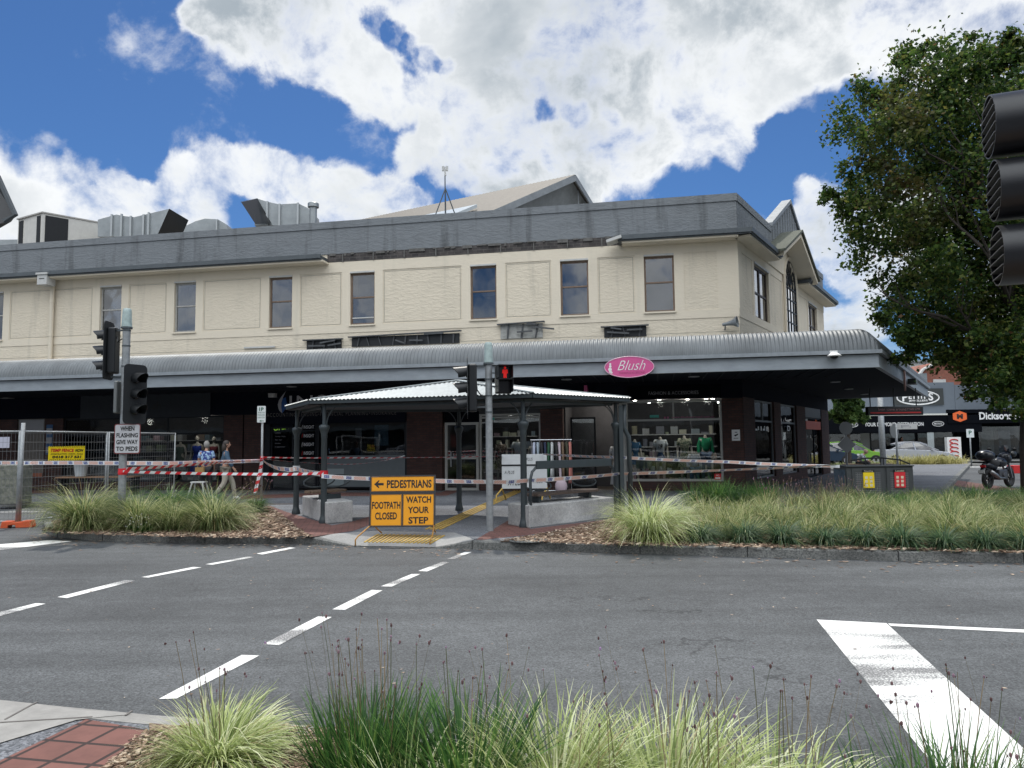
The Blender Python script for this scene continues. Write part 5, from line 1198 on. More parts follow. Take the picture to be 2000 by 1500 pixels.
# give way plate
pc = at(248.5, 857, Yl-.1); W_, H_ = .50, .57
gw_ = MB(); rr = .04
def rrect(cx, cz, W_, H_, rr, y, n=4):
    P = []
    for sx2, sz2, a0 in ((1, 1, 0), (-1, 1, 90), (-1, -1, 180), (1, -1, 270)):
        for k in range(n+1): t_ = R(a0+90*k/n); P.append((cx+sx2*(W_/2-rr)+rr*math.cos(t_), y, cz+sz2*(H_/2-rr)+rr*math.sin(t_)))
    return P
gs = MB().prism(rrect(pc.x, pc.z, W_, H_, rr, pc.y)[::-1], (0, .006, 0)).build('regulatory_sign', mat('sign red border', (.16, .035, .035), .5)); props(gs, 'white plate reading WHEN FLASHING GIVE WAY TO PEDS on the left signal pole', 'sign')
MB().prism(rrect(pc.x, pc.z, W_-.035, H_-.035, rr*.8, pc.y-.003)[::-1], (0, .003, 0)).build('plate_face', mat('plate white', (.50, .50, .52), .5, n=.1), gs)
b_ = MB()
for k, (s_, w2) in enumerate((('WHEN', .27), ('FLASHING', .41), ('GIVE WAY', .41), ('TO PEDS', .41))): b_.text(s_, (pc.x, pc.y-.006, pc.z+.195-k*.128), (1, 0, 0), (0, 0, 1), w2, .085, bold=.03)
b_.build('lettering', BLKT, gs)
# centre pole
Yc = 13.1; q = gnd(957, 1037, .13); xc_ = q.x; Yc = q.y
sp2 = thing('signal_pole', 'galvanised signal pole in the centre carrying a red pedestrian lamp', 'traffic light', (xc_, Yc, .13))
zt = at(957, 712, Yc).z
b_ = MB(); b_.tube((xc_, Yc, .13), (xc_, Yc, zt), .062, n=14); b_.build('pole', STEEL, sp2, smooth=True, auto=40)
b_ = MB()
for py in (742, 774, 806): z = at(957, py, Yc).z; b_.lathe((xc_, Yc, z), [(.072, 0), (.072, .022)], 14)
b_.build('band_clamp', DGREY, sp2); cap_top(sp2, xc_, Yc, zt, .075, (.40, .53, .53))
o = at(916, 758, Yc); hd, _ = sighead(sp2, o, (-1, -.06, 0), pitch=.28, dia=.21)
b_ = MB(); zz = at(957, 706, Yc).z; b_.bar((o.x+.08, Yc, o.z+.40), (xc_, Yc, o.z+.40), .025); b_.bar((o.x+.08, Yc, o.z-.34), (xc_, Yc, o.z-.34), .025)
o2 = at(984, 741, Yc-.06); b_.bar((xc_, Yc, o2.z+.12), (o2.x, Yc, o2.z+.12), .025); b_.bar((xc_, Yc, o2.z-.12), (o2.x, Yc, o2.z-.12), .025); b_.build('bracket', DGREY, sp2)
b_ = MB(); b_.path([at(930, 742, Yc-.05), at(932, 762, Yc-.05), at(940, 773, Yc-.03), at(950, 776, Yc)], .012, 6); b_.build('cable', BLK, sp2)
M = frame2(o2, (.25, -1, 0)); M.translation = o2
b_ = MB(M); b_.box(-.14, .14, 0, .13, -.25, .25); ph = b_.build('pedestrian_lamp', BLK, sp2, bevel=.02)
for zc_ in (.125, -.125):
    b_ = MB(M); b_.box(-.12, .12, -.006, -.001, zc_-.11, zc_+.11); b_.build('lens', mat('black lens', (.01, .01, .012), .2), ph)
    b_ = MB(M); b_.box(-.135, -.125, -.16, 0, zc_-.10, zc_+.12); b_.box(.125, .135, -.16, 0, zc_-.10, zc_+.12); b_.box(-.135, .135, -.19, 0, zc_+.115, zc_+.123); b_.build('visor', BLK, ph)
LIT = mat('lit red figure', (.85, .015, .012), .5, emit=.35)
b_ = MB(M); z = .125
b_.lathe((0.02, -.012, z+.08), [(.022, 0), (.022, .004)], 10, ax=(0, -1, 0))
b_.prism([(x+.02, -.012, z+zz_) for x, zz_ in ((-.045, .05), (.045, .05), (.052, -.02), (.035, -.02), (.03, .01), (.028, -.10), (.006, -.10), (0, -.03), (-.006, -.10), (-.028, -.10), (-.03, .01), (-.035, -.02), (-.052, -.02))], (0, -.004, 0)); b_.build('standing_figure', LIT, ph)
# large near signal at the right edge
Yn = 3.0
ns_ = thing('signal_pole', 'large close black traffic signal cut by the right edge of the view', 'traffic light', (at(2130, 400, Yn+.1).x, Yn+.1, .13))
xn = at(2130, 400, Yn+.1).x
b_ = MB(); b_.tube((xn, Yn+.1, .13), (xn, Yn+.1, 3.6), .07, n=16); b_.build('pole', STEEL, ns_, smooth=True)
for k, (px, py, dpx) in enumerate(((1931, 249, 125), (1941, 373, 122), (1947, 500, 119))):
    c = at(px, py, Yn); f = Vector((-1, -.36, 0)).normalized(); f = Vector((-.985, .38, 0)).normalized(); r_ = dpx/2*Yn/FPX; c2 = c-f*.42
    vs = []; fs = []; n_ = 32; a = Vector((0, 0, 1))-f*f.z; a.normalize(); b = f.cross(a)
    for rr_, sgn in ((r_, 0), (r_-.005, 1)):
        for j in range(n_):
            t_ = 2*math.pi*j/n_; w = a*math.cos(t_)+b*math.sin(t_); vs += [c2+w*rr_, c+w*rr_]
    for j in range(n_):
        j2 = (j+1) % n_; fs += [(2*j, 2*j+1, 2*j2+1, 2*j2), (2*n_+2*j, 2*n_+2*j2, 2*n_+2*j2+1, 2*n_+2*j+1), (2*j+1, 2*n_+2*j+1, 2*n_+2*j2+1, 2*j2+1)]
    vz = MB().add(vs, fs).build('visor', mat('near visor black', (.012, .013, .016), .38, n=.35, nscale=6), ns_, smooth=True, auto=40)
    lv = MB()
    for s_ in (-.72, -.42, -.12, .18, .48, .76):
        h = math.sqrt(max(0, 1-s_*s_))*r_*.98; o = a*(-s_*r_*.95); lv.bar(c+o-b*h-f*.02+a*.0, c+o+b*h-f*.02, .003, .05, up=f)
    lv.build('louvre', mat('visor louvre', (.10, .10, .10), .4), vz)
    l2 = MB(); l2.lathe(c2+f*.05, [(r_*.93, 0), (r_*.8, .03), (.001, .05)], 24, ax=tuple(f)); l2.build('lens', LENSB, vz, smooth=True)
    if k == 0:
        st = MB()
        for dx in (.10, .17): p = c-f*dx+a*r_*.55; st.bar(p-b*r_*.835, p-b*(r_*.99)-a*.06, .004)
b_ = MB(); q0 = at(2075, 400, Yn); 
for k in range(3): pass
o = at(2105, 375, Yn-.02); M = frame2(o, (-.985, .38, 0)); M.translation = o
b_ = MB(M); b_.box(-.17, .17, 0, .16, -.42, .42); b_.build('signal_head', BLK, ns_, bevel=.04)
MB(M).prism([(x, .02, z) for x, z in ((-.28, -.55), (.28, -.55), (.28, .55), (-.28, .55))], (0, .02, 0)).build('target_board', MATS['matt black board'], ns_)
# 1P parking sign
q = gnd(510, 992, .13); Yp = q.y; xp = q.x
pk = thing('parking_sign', 'small green and white 1P parking sign on a thin steel pole', 'sign', (xp, Yp, .13))
b_ = MB(); b_.tube((xp, Yp, .13), (xp, Yp, at(511, 800, Yp).z), .028, n=10); b_.build('pole', STEEL, pk, smooth=True)
c = at(510.5, 809, Yp-.05); b_ = MB(); b_.prism(rrect(c.x, c.z, .21, .41, .02, Yp-.05)[::-1], (0, .006, 0)); pf = b_.build('plate', mat('parking plate white', (.62, .66, .66), .4), pk)
GRN = mat('parking green', (.01, .10, .06), .5)
b_ = MB(); b_.text('1P', (c.x, Yp-.055, c.z+.125), (1, 0, 0), (0, 0, 1), .11, .09, bold=.03)
for k, s_ in enumerate(('8:30-5:30', 'MON-FRI', '8:30-12:30')): b_.text(s_, (c.x, Yp-.055, c.z+.04-k*.06), (1, 0, 0), (0, 0, 1), .16, .035)
b_.prism([(c.x-.05, Yp-.055, c.z-.165), (c.x, Yp-.055, c.z-.185), (c.x, Yp-.055, c.z-.145)], (0, -.002, 0)); b_.box(c.x, c.x+.06, Yp-.057, Yp-.055, c.z-.17, c.z-.16); b_.build('lettering', GRN, pf)

# ================================================================== road works sign frame
F0 = gnd(694, 1066, .012); F1 = gnd(840, 1066, .012); Yw = F0.y+.22
def wsign(name, label, x0, x1, z0, z1, Y_, tilt=.10, board=ORNG, back=False):
    r = thing(name, label, 'sign', ((x0+x1)/2, Y_, .05)); M = Matrix.Translation((0, Y_, z0)) @ Matrix.Rotation(-tilt, 4, 'X')
    return r, M
x0 = at(721, 980, Yw).x; x1 = at(850, 980, Yw).x; z0 = at(785, 1027, Yw).z; z1 = at(785, 928, Yw).z
ws, M = wsign('roadwork_sign', 'orange road works frame reading PEDESTRIANS, FOOTPATH CLOSED and WATCH YOUR STEP', x0, x1, z0, z1, Yw)
H_ = z1-z0; W_ = x1-x0; hs_ = H_*.655; t = .022
b_ = MB(M)
for xx in (x0, x1-t): b_.box(xx, xx+t, -.015, .02, -.02, H_)
b_.box(x0+t, x1-t, -.015, .02, -.02, 0); b_.box(x0+t, x1-t, -.015, .02, H_-t, H_); b_.box(x0+t, x1-t, -.015, .02, hs_-.025, hs_+.015); b_.box(x0+W_*.49, x0+W_*.49+t*.8, -.015, .02, 0, hs_-.025)
b_.build('frame', mat('frame dark grey', (.03, .032, .036), .5), ws)
def board(xa, xb, za, zb, lines, arrow=False):
    bd = MB(M).box(xa+.004, xb-.004, -.012, -.004, za+.004, zb-.004).build('board', ORNG, ws)
    b2 = MB(M); b2.box(xa+.008, xb-.008, -.0135, -.012, za+.008, za+.012); b2.box(xa+.008, xb-.008, -.0135, -.012, zb-.012, zb-.008); b2.box(xa+.008, xa+.012, -.0135, -.012, za+.012, zb-.012); b2.box(xb-.012, xb-.008, -.0135, -.012, za+.012, zb-.012)
    for s_, cx, cz, w2, h2 in lines: b2.text(s_, (cx, -.0140, cz), (1, 0, 0), (0, 0, 1), w2, h2, bold=.028)
    if arrow:
        cx, cz = xa+.13, (za+zb)/2; b2.prism([(cx-.08, -.0125, cz), (cx-.005, -.0125, cz-.065), (cx+.01, -.0125, cz-.06), (cx-.015, -.0125, cz-.02), (cx+.08, -.0125, cz-.02), (cx+.08, -.0125, cz+.02), (cx-.015, -.0125, cz+.02), (cx+.01, -.0125, cz+.06), (cx-.005, -.0125, cz+.065)], (0, -.0015, 0))
    b2.build('lettering', BLKT, bd)
xm = x0+W_*.49
board(x0+t, x1-t, hs_+.018, H_-t, [('PEDESTRIANS', x0+W_*.60, (hs_+H_)/2-.003, W_*.68, .135)], True)
board(x0+t, xm, 0, hs_-.028, [('FOOTPATH', (x0+t+xm)/2, hs_*.62, W_*.43, .12), ('CLOSED', (x0+t+xm)/2, hs_*.30, W_*.33, .12)])
board(xm+t*.9, x1-t, 0, hs_-.028, [('WATCH', (xm+t+x1-t)/2, hs_*.78, W_*.38, .11), ('YOUR', (xm+x1)/2, hs_*.47, W_*.32, .11), ('STEP', (xm+x1)/2, hs_*.16, W_*.30, .11)])
LEGM = mat('orange rusty leg', (.50, .25, .05), .5, n=.4, nscale=20)
for xx, px in ((x0+.01, 694), (x1-.02, 840)):
    f = gnd(px, 1066, .016); b_ = MB(); b_.path([(xx, Yw-.01, z0+.0), (f.x+.03, f.y+.06, .16), (f.x, f.y, .11), (f.x, f.y, .018)], .012, 8); b_.build('front_leg', LEGM, ws, smooth=True)
    b_ = MB(); b_.path([(xx+.05 if px < 800 else xx-.05, Yw+.02, z0+.02), (xx+.12 if px < 800 else xx-.02, Yw+.45, .14)], .012, 8); b_.build('rear_leg', LEGM, ws)
# white boards of the sponsor seen beyond, inside the tape
Yb = 20.3
x0 = at(980, 900, Yb).x; x1 = at(1068, 900, Yb).x; z1 = at(1024, 887, Yb).z; z0 = at(1024, 954, Yb).z
aw = thing('white_board_sign', 'white sign frame with A PLUS lettering on yellow legs behind the centre pole', 'sign', ((x0+x1)/2, Yb, .13))
zs = z0+(z1-z0)*.68
for za, zb in ((z0, zs-.02), (zs+.02, z1)):
    bd = MB().box(x0, x1, Yb-.02, Yb, za, zb).build('board', mat('back board white', (.55, .57, .58), .5, n=.12), aw)
    b_ = MB()
    if za == z0: b_.text('A PLUS', (x0+.2, Yb-.023, za+.62*(zb-za)+.06), (1, 0, 0), (0, 0, 1), .27, .085, shear=.3); b_.text('A PLUS', (x0+.36, Yb-.023, za+.25*(zb-za)), (1, 0, 0), (0, 0, 1), .42, .13, shear=.3, bold=.02); b_.text('A PLUS', (x0+.93, Yb-.023, za+.25*(zb-za)+.04), (1, 0, 0), (0, 0, 1), .32, .10, shear=.3)
    else: b_.text('A PLUS', (x0+.7, Yb-.023, (za+zb)/2), (1, 0, 0), (0, 0, 1), .25, .08, shear=.3)
    b_.build('lettering', BLKT, bd)
MB().box(x0, x1, Yb-.03, Yb, zs-.02, zs+.02).build('frame', BLK, aw)
for s_, xx in ((-1, x0), (1, x1)):
    MB().path([(xx, Yb-.02, z0), (xx-.14*1, Yb-.35, .3), (xx-.16, Yb-.4, .13)], .02, 6).build('leg', YEL, aw); MB().path([(xx, Yb, z0), (xx+.1, Yb+.4, .13)], .02, 6).build('leg', YEL, aw)

# ================================================================== temporary fence
fa = gnd(36, 1024, 0); fa = Vector((at(40, 1000, 16.2).x, 16.2, 0)); fd = Vector((.24, .97, 0)).normalized()
def fpanel(o, d, L_, label, mid=False, h=2.02):
    r = thing('mesh_fence', label, 'fence', tuple(o), 'temporary mesh fence panels'); z0_, z1_ = .12, h
    for n2, u in (('upright', 0), ('upright', L_))+((('upright', L_*.5),) if mid else ()):
        p = o+d*u; MB().tube((p.x, p.y, .05), (p.x, p.y, z1_+.02), .021, n=8).build('upright', STEEL, r, smooth=True)
    for z in (z0_, z1_):
        MB().tube(o+d*.02+Vector((0, 0, z)), o+d*(L_-.02)+Vector((0, 0, z)), .019, n=8).build('rail', STEEL, r, smooth=True)
    w = MB(); k = 0
    while k*.085 < L_: p = o+d*(k*.085); w.tube((p.x, p.y, z0_), (p.x, p.y, z1_), .0028, n=4); k += 1
    z = z0_+.15
    while z < z1_: w.tube(o+Vector((0, 0, z)), o+d*L_+Vector((0, 0, z)), .003, n=4); z += .19
    w.build('wire_mesh', STEELD, r); return r
fpanel(fa, fd, 2.35, 'mesh fence panel with the yellow sign, running back from the orange block')
fpanel(fa+fd*2.42, fd, 2.4, 'far mesh fence panel ending behind the left signal pole')
fpanel(fa+Vector((-.08, 0, 0)), Vector((-.98, -.05, 0)).normalized(), 2.4, 'mesh fence panel cut by the left edge of the view')
fp2 = MB(); fp2.tube((fa.x-.03, fa.y-.05, .05), (fa.x+.02, fa.y-.05, 2.2), .04, n=10); props(fp2.build('fence_post', STEEL, smooth=True), 'thick galvanised fence post standing in the orange block', 'post')
bl = MB(); c = fa+Vector((0, -.05, 0)); rr = Matrix.Translation(c) @ Matrix.Rotation(R(14), 4, 'Z')
fb = MB(rr); fb.prism([(-.30, -.13, 0), (-.16, -.13, 0), (-.15, -.13, .06), (-.02, -.13, .06), (-.01, -.13, 0), (.30, -.13, 0), (.27, -.13, .14), (.10, -.13, .14), (.08, -.13, .12), (-.06, -.13, .12), (-.09, -.13, .14), (-.27, -.13, .14)], (0, .26, 0))
props(fb.build('fence_block', mat('orange red plastic', (.62, .10, .03), .55, n=.25, nscale=12), bevel=.012), 'orange red plastic fence foot on the road at the far left', 'fence foot')
# yellow sign on fence
u = .85; cpos = fa+fd*1.15; s0 = at(92, 888, 17.0); s1_ = at(163, 886, 17.9)
a = fa+fd*.55; b = fa+fd*1.78; nrm = Vector((fd.y, -fd.x, 0)); 
def onf(px, py):   # point on the fence plane
    dd = ray(px, py); t_ = (fa-CP).dot(nrm)/dd.dot(nrm); return CP+dd*t_
q = [onf(92, 900), onf(163, 899), onf(164, 871), onf(93, 872)]; q = [p+nrm*.03 for p in q]
ts = MB().prism(q, -nrm*.006).build('fence_sign', mat('hire sign yellow', (.85, .65, .01), .5)); props(ts, 'yellow TEMP FENCE NOW hire sign tied to the mesh fence', 'sign')
rv = (q[1]-q[0]); uv_ = Vector((0, 0, 1)); wq = rv.length; hq = (q[3]-q[0]).length; e_ = nrm*.004
mid = (q[0]+q[2])/2+e_
MB().text('TEMP FENCE', mid-rv*.13+uv_*hq*.20, rv, uv_, wq*.64, hq*.24, shear=.2, bold=.04).build('lettering', REDT, ts)
b_ = MB(); b_.text('NOW', mid+rv*.34+uv_*hq*.20, rv, uv_, wq*.24, hq*.24, shear=.2, bold=.04); b_.text('CONSTRUCTION - EVENTS - POOLS', mid-uv_*hq*.06, rv, uv_, wq*.88, hq*.10, bold=.02); b_.text('0418 317 531', mid-uv_*hq*.27, rv, uv_, wq*.80, hq*.19, bold=.05, shear=.1)
for k in range(20):
    for zz in (-.5, .42):
        p = mid+rv*(-.48+k*.05)+uv_*hq*zz; b_.add([p, p+rv*.02, p+rv*.04+uv_*hq*.07, p+rv*.02+uv_*hq*.07], [(0, 1, 2, 3)])
b_.build('lettering', BLKT, ts)

# ================================================================== barrier tapes
TW = mat('white tape', (.70, .72, .74), .45); TR = mat('tape red', (.60, .02, .03), .45); TB = mat('tape navy', (.02, .05, .25), .45); TO = mat('tape orange', (.72, .28, .15), .45)
def tape(label, pts, wd, kind, twist=(0, 0), sag=0.0, group=None, flip=True):
    P = [Vector(p) for p in pts]; seg = []
    for i in range(len(P)-1):
        n_ = max(4, int((P[i+1]-P[i]).length/.06))
        for k in range(n_): f = k/n_; v = P[i].lerp(P[i+1], f); v.z -= sag*4*f*(1-f); seg.append(v)
    seg.append(P[-1]); cum = [0]
    for i in range(1, len(seg)): cum.append(cum[-1]+(seg[i]-seg[i-1]).length)
    Lt = cum[-1]
    def pos(u, v, off=0):
        u = max(0, min(Lt-1e-5, u)); i = max(0, min(len(seg)-2, int(np.searchsorted(cum, u, side='right'))-1)); f = (u-cum[i])/(cum[i+1]-cum[i]); p = seg[i].lerp(seg[i+1], f)
        a = twist[0]+(twist[1]-twist[0])*u/Lt+.12*math.sin(u*2.1); d = (seg[i+1]-seg[i]).normalized(); up = Vector((0, 0, 1)); s_ = d.cross(up).normalized(); up = s_.cross(d)
        w_ = up*math.cos(a)+s_*math.sin(a); n2 = d.cross(w_); 
        if n2.y > 0: n2 = -n2
        return p+w_*v+n2*off
    vs = []; fs = []; n_ = len(seg)
    for k in range(n_): vs += [pos(cum[k], -wd/2), pos(cum[k], wd/2)]
    for k in range(n_-1): fs.append((2*k, 2*k+2, 2*k+3, 2*k+1))
    base = MB().add(vs, fs).build('barrier_tape', TW); props(base, label, 'tape', group)
    if kind == 'red':
        b_ = MB(); u = 0
        while u < Lt-.1:
            for o in (.0015, -.0015): b_.add([pos(u, -wd/2, o), pos(u+.09, -wd/2, o), pos(u+.13, wd/2, o), pos(u+.04, wd/2, o)], [(0, 1, 2, 3)])
            u += .19
        b_.build('stripe', TR, base)
    else:
        b_ = MB(); c_ = MB(); u = .05; v_, f_, asp = glyphs('SES', .05, 0, 1.1); tw_ = wd*.72*asp*1.0
        while u < Lt-.5:
            b_.add([pos(u+(tw_*(1-a) if flip else tw_*a), (b-.5)*wd*.72, .0015) for a, b in v_], f_); u += tw_+.05; e = u+.24; cs = wd/5
            k = 0
            while u+k*cs < e:
                for j in range(4):
                    if (j+k) % 2 == 0: x_, y_ = u+k*cs, -wd*.4+j*cs; c_.add([pos(x_, y_, .0015), pos(x_+cs, y_, .0015), pos(x_+cs, y_+cs, .0015), pos(x_, y_+cs, .0015)], [(0, 1, 2, 3)])
                k += 1
            u = e+.05
        b_.build('lettering', TB, base); c_.build('checks', TO, base)
    return base
tape('orange chequered SES tape strung in front of the mesh fence at left', [at(-60, 904, 17.8), at(150, 904, 16.5), at(330, 905, 15.5), at(508, 900, Yp-.05)], .085, 'ses', sag=.0, flip=False)
zA_ = at(243, 918, Yl-.09)
tape('red and white tape stretched straight from the left signal pole to the shelter post', [at(240, 921, Yl-.09), at(511, 926, (Yl+PA.y)/2), at(632, 924, PA.y-.08)], .052, 'red', (.2, -.15), .01)
tape('folded pale tape rising from the left signal pole to the parking sign', [at(246, 916, Yl-.08), at(400, 905, 16.2), at(508, 898, Yp-.06)], .07, 'red', (.4, 1.35), .01)
tape('red and white tape from the parking sign across behind the shelter posts', [at(513, 893, Yp-.04), at(660, 894, 19), at(930, 892, 19.9), at(981, 890, Yb-.04)], .06, 'red', (.9, 1.45), .01)
tape('thin white tape sagging across the grey accountants window', [at(513, 896, Yp-.04), at(650, 906, 19.2), at(720, 904, 20), at(790, 890, 21.0)], .035, 'red', (1.3, 1.45), .02)
tape('limp SES tape drooping from the parking sign to the left shelter posts', [at(512, 897, Yp-.05), at(530, 910, 18), at(556, 916, 17.2), at(578, 915, PB.y-.09), at(632, 926, PA.y-.09)], .10, 'ses', (.5, .1), .02)
tape('red and white tape tail hanging from the parking sign pole', [at(513, 892, Yp-.06), at(507, 925, Yp-.12), at(498, 963, Yp-.2)], .08, 'red', (0, .6), 0)
tape('SES tape running behind the orange sign and centre pole to the bins', [at(628, 930, PA.y-.09), at(780, 936, PA.y-.3), at(957, 941, Yc+.09), at(1024, 939, PD.y-.09), at(1205, 926, PE.y-.08), at(1635, 908, 17.9)], .08, 'ses', (0, 1.1), .012)
tape('pale twisted tape from the white board across the corner shop window to the bins', [at(1060, 887, Yb-.05), at(1205, 893, PE.y+.2), at(1420, 902, 16.8), at(1640, 911, 18.0)], .07, 'ses', (.9, .15), .01)
kn = MB()
for px, py, Y_, r_ in ((243, 921, Yl, .078), (511, 896, Yp, .04), (632, 925, PA.y, .075), (578, 915, PB.y, .075)):
    p = at(px, py, Y_); z = p.z; o = MB(); x_ = (xl if px == 243 else xp if px == 511 else PA.x if px == 632 else PB.x)
    o.lathe((x_, Y_, z-.06), [(r_, 0), (r_+.006, .04), (r_+.002, .09), (r_+.004, .12)], 12); k_ = o.build('tape_knot', TR if px != 578 else TW); props(k_, {243: 'red tape knot tied round the left signal pole', 511: 'red tape knot tied round the parking sign pole', 632: 'red tape knot round the front left shelter post', 578: 'white tape wrap round the rear left shelter post'}[px], 'tape')
p = at(632, 905, PA.y-.08); 

# ================================================================== bins
Yq = 17.9; bx0 = at(1655, 940, Yq).x; bx1 = at(1785, 940, Yq).x; zt = at(1720, 909, Yq).z
bn = thing('bin_enclosure', 'dark grey twin bin enclosure with yellow and red recycling labels', 'bin', ((bx0+bx1)/2, Yq, .13))
BG = mat('bin grey paint', (.05, .055, .058), .5, n=.2)
xm = (bx0+bx1)/2+.12
MB().box(bx0, bx1, Yq+.02, Yq+.75, .13, zt-.03).build('cabinet', BG, bn); MB().box(bx0-.02, bx1+.02, Yq-.02, Yq+.78, zt-.03, zt).build('top', BG, bn, bevel=.01)
for xa, xb, cc, lb in ((bx0+.12, xm-.03, (.75, .55, .01), 'Recycling'), (xm+.03, bx1-.04, (.55, .02, .03), 'Landfill')):
    d0 = MB(); d0.box(xa, xa+.08, Yq, Yq+.02, .2, zt-.06); d0.box(xb-.08, xb, Yq, Yq+.02, .2, zt-.06); d0.box(xa+.08, xb-.08, Yq, Yq+.02, zt-.16, zt-.06); d0.box(xa+.08, xb-.08, Yq, Yq+.02, .2, .3); dr_ = d0.build('door', BG, bn)
    sl = MB(); z = .32
    while z < zt-.17: sl.box(xa+.08, xb-.08, Yq+.0, Yq+.012, z, z+.022); z += .042
    x_ = xa+.12
    while x_ < xb-.1: sl.box(x_, x_+.012, Yq-.003, Yq, .3, zt-.16); x_ += .05
    sl.build('grille', mat('bin grille', (.13, .135, .14), .5), dr_)
    cx = (xa+xb)/2-.0; lbq = MB().box(cx-.125, cx+.125, Yq-.03, Yq-.004, zt-.52, zt-.16).build('label_plate', mat('label '+lb, cc, .5), dr_)
    MB().box(cx-.135, cx+.135, Yq-.028, Yq-.003, zt-.16, zt-.10).build('label_header', BLK, dr_); b_ = MB(); b_.text(lb, (cx, Yq-.032, zt-.13), (1, 0, 0), (0, 0, 1), .2, .04)
    for i in range(2):
        for j in range(3): b_.box(cx-.09+i*.11, cx-.03+i*.11, Yq-.033, Yq-.031, zt-.49+j*.09, zt-.43+j*.09)
    b_.build('symbols', mat('label symbol pale', (.6, .55, .4), .5), lbq)
cv = MB(); cx = (bx0+bx1)/2
cv.path([(bx0+.15, Yq+.1, zt+.12), (bx0+.5, Yq+.1, zt+.17), (xm, Yq+.1, zt+.17), (bx1-.25, Yq+.1, zt+.12), (bx1-.02, Yq+.1, zt+.02)], .018, 6)
for x_ in (bx0+.5, xm-.05, xm+.02, bx1-.25): cv.tube((x_, Yq+.1, zt), (x_, Yq+.1, zt+.15), .012, n=6)
cv.build('cover_frame', BLK, bn)
MB().box(bx0-.012, bx0, Yq+.1, Yq+.7, .4, zt-.1).build('side_poster', mat('dark poster', (.08, .12, .16), .5, n=.8, nscale=9), bn)

# ================================================================== corner roof at left edge
rl = thing('corner_roof', 'dark roof corner of a near shelter poking in at the left edge', 'shelter', (-6.2, 8.0, .13)); Yr = 8.0
e = at(30, 425, Yr); 
q = [at(-60, 262, Yr+.3), at(0, 352, Yr), at(31, 421, Yr), at(22, 433, Yr), at(0, 437, Yr), at(-120, 452, Yr)]
rr_ = MB().prism(q, (-1.9, 1.6, 0)).build('roof', mat('dark eave metal', (.035, .038, .04), .5, n=.3), rl)
b_ = MB(); b_.path([at(-4, 345, Yr-.05), at(30, 420, Yr-.05), at(8, 432, Yr-.05)], .03, 6); b_.build('gutter', DGREY, rl)
MB().tube((-6.9, 8.6, .13), (-6.9, 8.6, at(0, 440, 8.6).z), .06, n=10).build('post', DGREY, rl)
# ================================================================== planting
def blades(n, R0_, L0, L1, w_, lean, curl, seed, segs=4, hang=0.0, cx=0, cy=0, z0=0, ell=1.0, tip=.95):
    r = np.random.RandomState(seed); V = []; F = []
    ang = r.rand(n)*2*np.pi; rad = np.sqrt(r.rand(n))*R0_; L = L0+(L1-L0)*r.rand(n); th0 = np.abs(r.randn(n))*lean*.6+rad/R0_*lean; cu = curl*(.4+1.1*r.rand(n))
    out = ang+r.randn(n)*.6; wd = w_*(.6+.8*r.rand(n))
    bx = cx+rad*np.cos(ang); by = cy+rad*np.sin(ang)*ell
    px, py, pz = bx.copy(), by.copy(), np.zeros(n)+z0; th = th0.copy(); sx_, sy_ = -np.sin(out), np.cos(out)
    tw = r.randn(n)*.5
    pts = []
    for k in range(segs+1):
        f = k/segs; wk = wd*(1-f**2*tip)*(.7+.3*min(1, f*4)); pts.append((px.copy(), py.copy(), pz.copy(), wk))
        ds = L/segs; px = px+np.sin(th)*np.cos(out)*ds; py = py+np.sin(th)*np.sin(out)*ds; pz = np.maximum(pz+np.cos(th)*ds, z0+.004); th = th+cu/segs*(1+f*1.2)
    M = np.zeros((n, (segs+1)*2, 3))
    for k, (x, y, z, wk) in enumerate(pts):
        M[:, 2*k, 0] = x-sx_*wk/2; M[:, 2*k, 1] = y-sy_*wk/2; M[:, 2*k, 2] = z
        M[:, 2*k+1, 0] = x+sx_*wk/2; M[:, 2*k+1, 1] = y+sy_*wk/2; M[:, 2*k+1, 2] = z+wk*.25
    base = (np.arange(n)*(segs+1)*2)[:, None]; fs = []
    for k in range(segs): fs.append(np.stack([base[:, 0]+2*k, base[:, 0]+2*k+1, base[:, 0]+2*k+3, base[:, 0]+2*k+2], 1))
    return M.reshape(-1, 3), np.concatenate(fs)
def fastmesh(name, V, F, m_):
    me = bpy.data.meshes.new(name); nv, nf, k = len(V), len(F), F.shape[1]
    me.vertices.add(nv); me.vertices.foreach_set('co', V.astype(np.float32).ravel()); me.loops.add(nf*k); me.loops.foreach_set('vertex_index', F.astype(np.int32).ravel())
    me.polygons.add(nf); me.polygons.foreach_set('loop_start', np.arange(nf, dtype=np.int32)*k); me.update(calc_edges=True); me.materials.append(m_); return me
def join(lst):
    Vs = []; Fs = []; k = 0
    for V, F in lst: Vs.append(V); Fs.append(F+k); k += len(V)
    return np.concatenate(Vs), np.concatenate(Fs)
def veg(name, parts, m_, parent=None, loc=(0, 0, 0), **kw):
    V, F = join(parts); o = bpy.data.objects.new(name, fastmesh(name, V, F, m_)); COL.objects.link(o)
    if parent is not None: o.parent = parent
    else: o.location = loc
    ORG[o.name] = Vector(loc); return props(o, **kw)
GY = m_leaf('pale variegated grass', [(0, rgb(104, 122, 70)), (.25, rgb(154, 170, 102)), (.6, rgb(202, 212, 148)), (.9, rgb(236, 240, 204)), (1, rgb(170, 150, 105))], .45)
GT = m_leaf('tussock grass', [(0, rgb(66, 86, 48)), (.35, rgb(108, 126, 72)), (.7, rgb(164, 172, 116)), (.9, rgb(208, 208, 164)), (1, rgb(160, 140, 95))], .5)
GD = m_leaf('deep green strap leaf', [(0, rgb(40, 72, 38)), (.5, rgb(66, 106, 52)), (.85, rgb(100, 138, 70)), (1, rgb(130, 150, 80))], .4, .4)
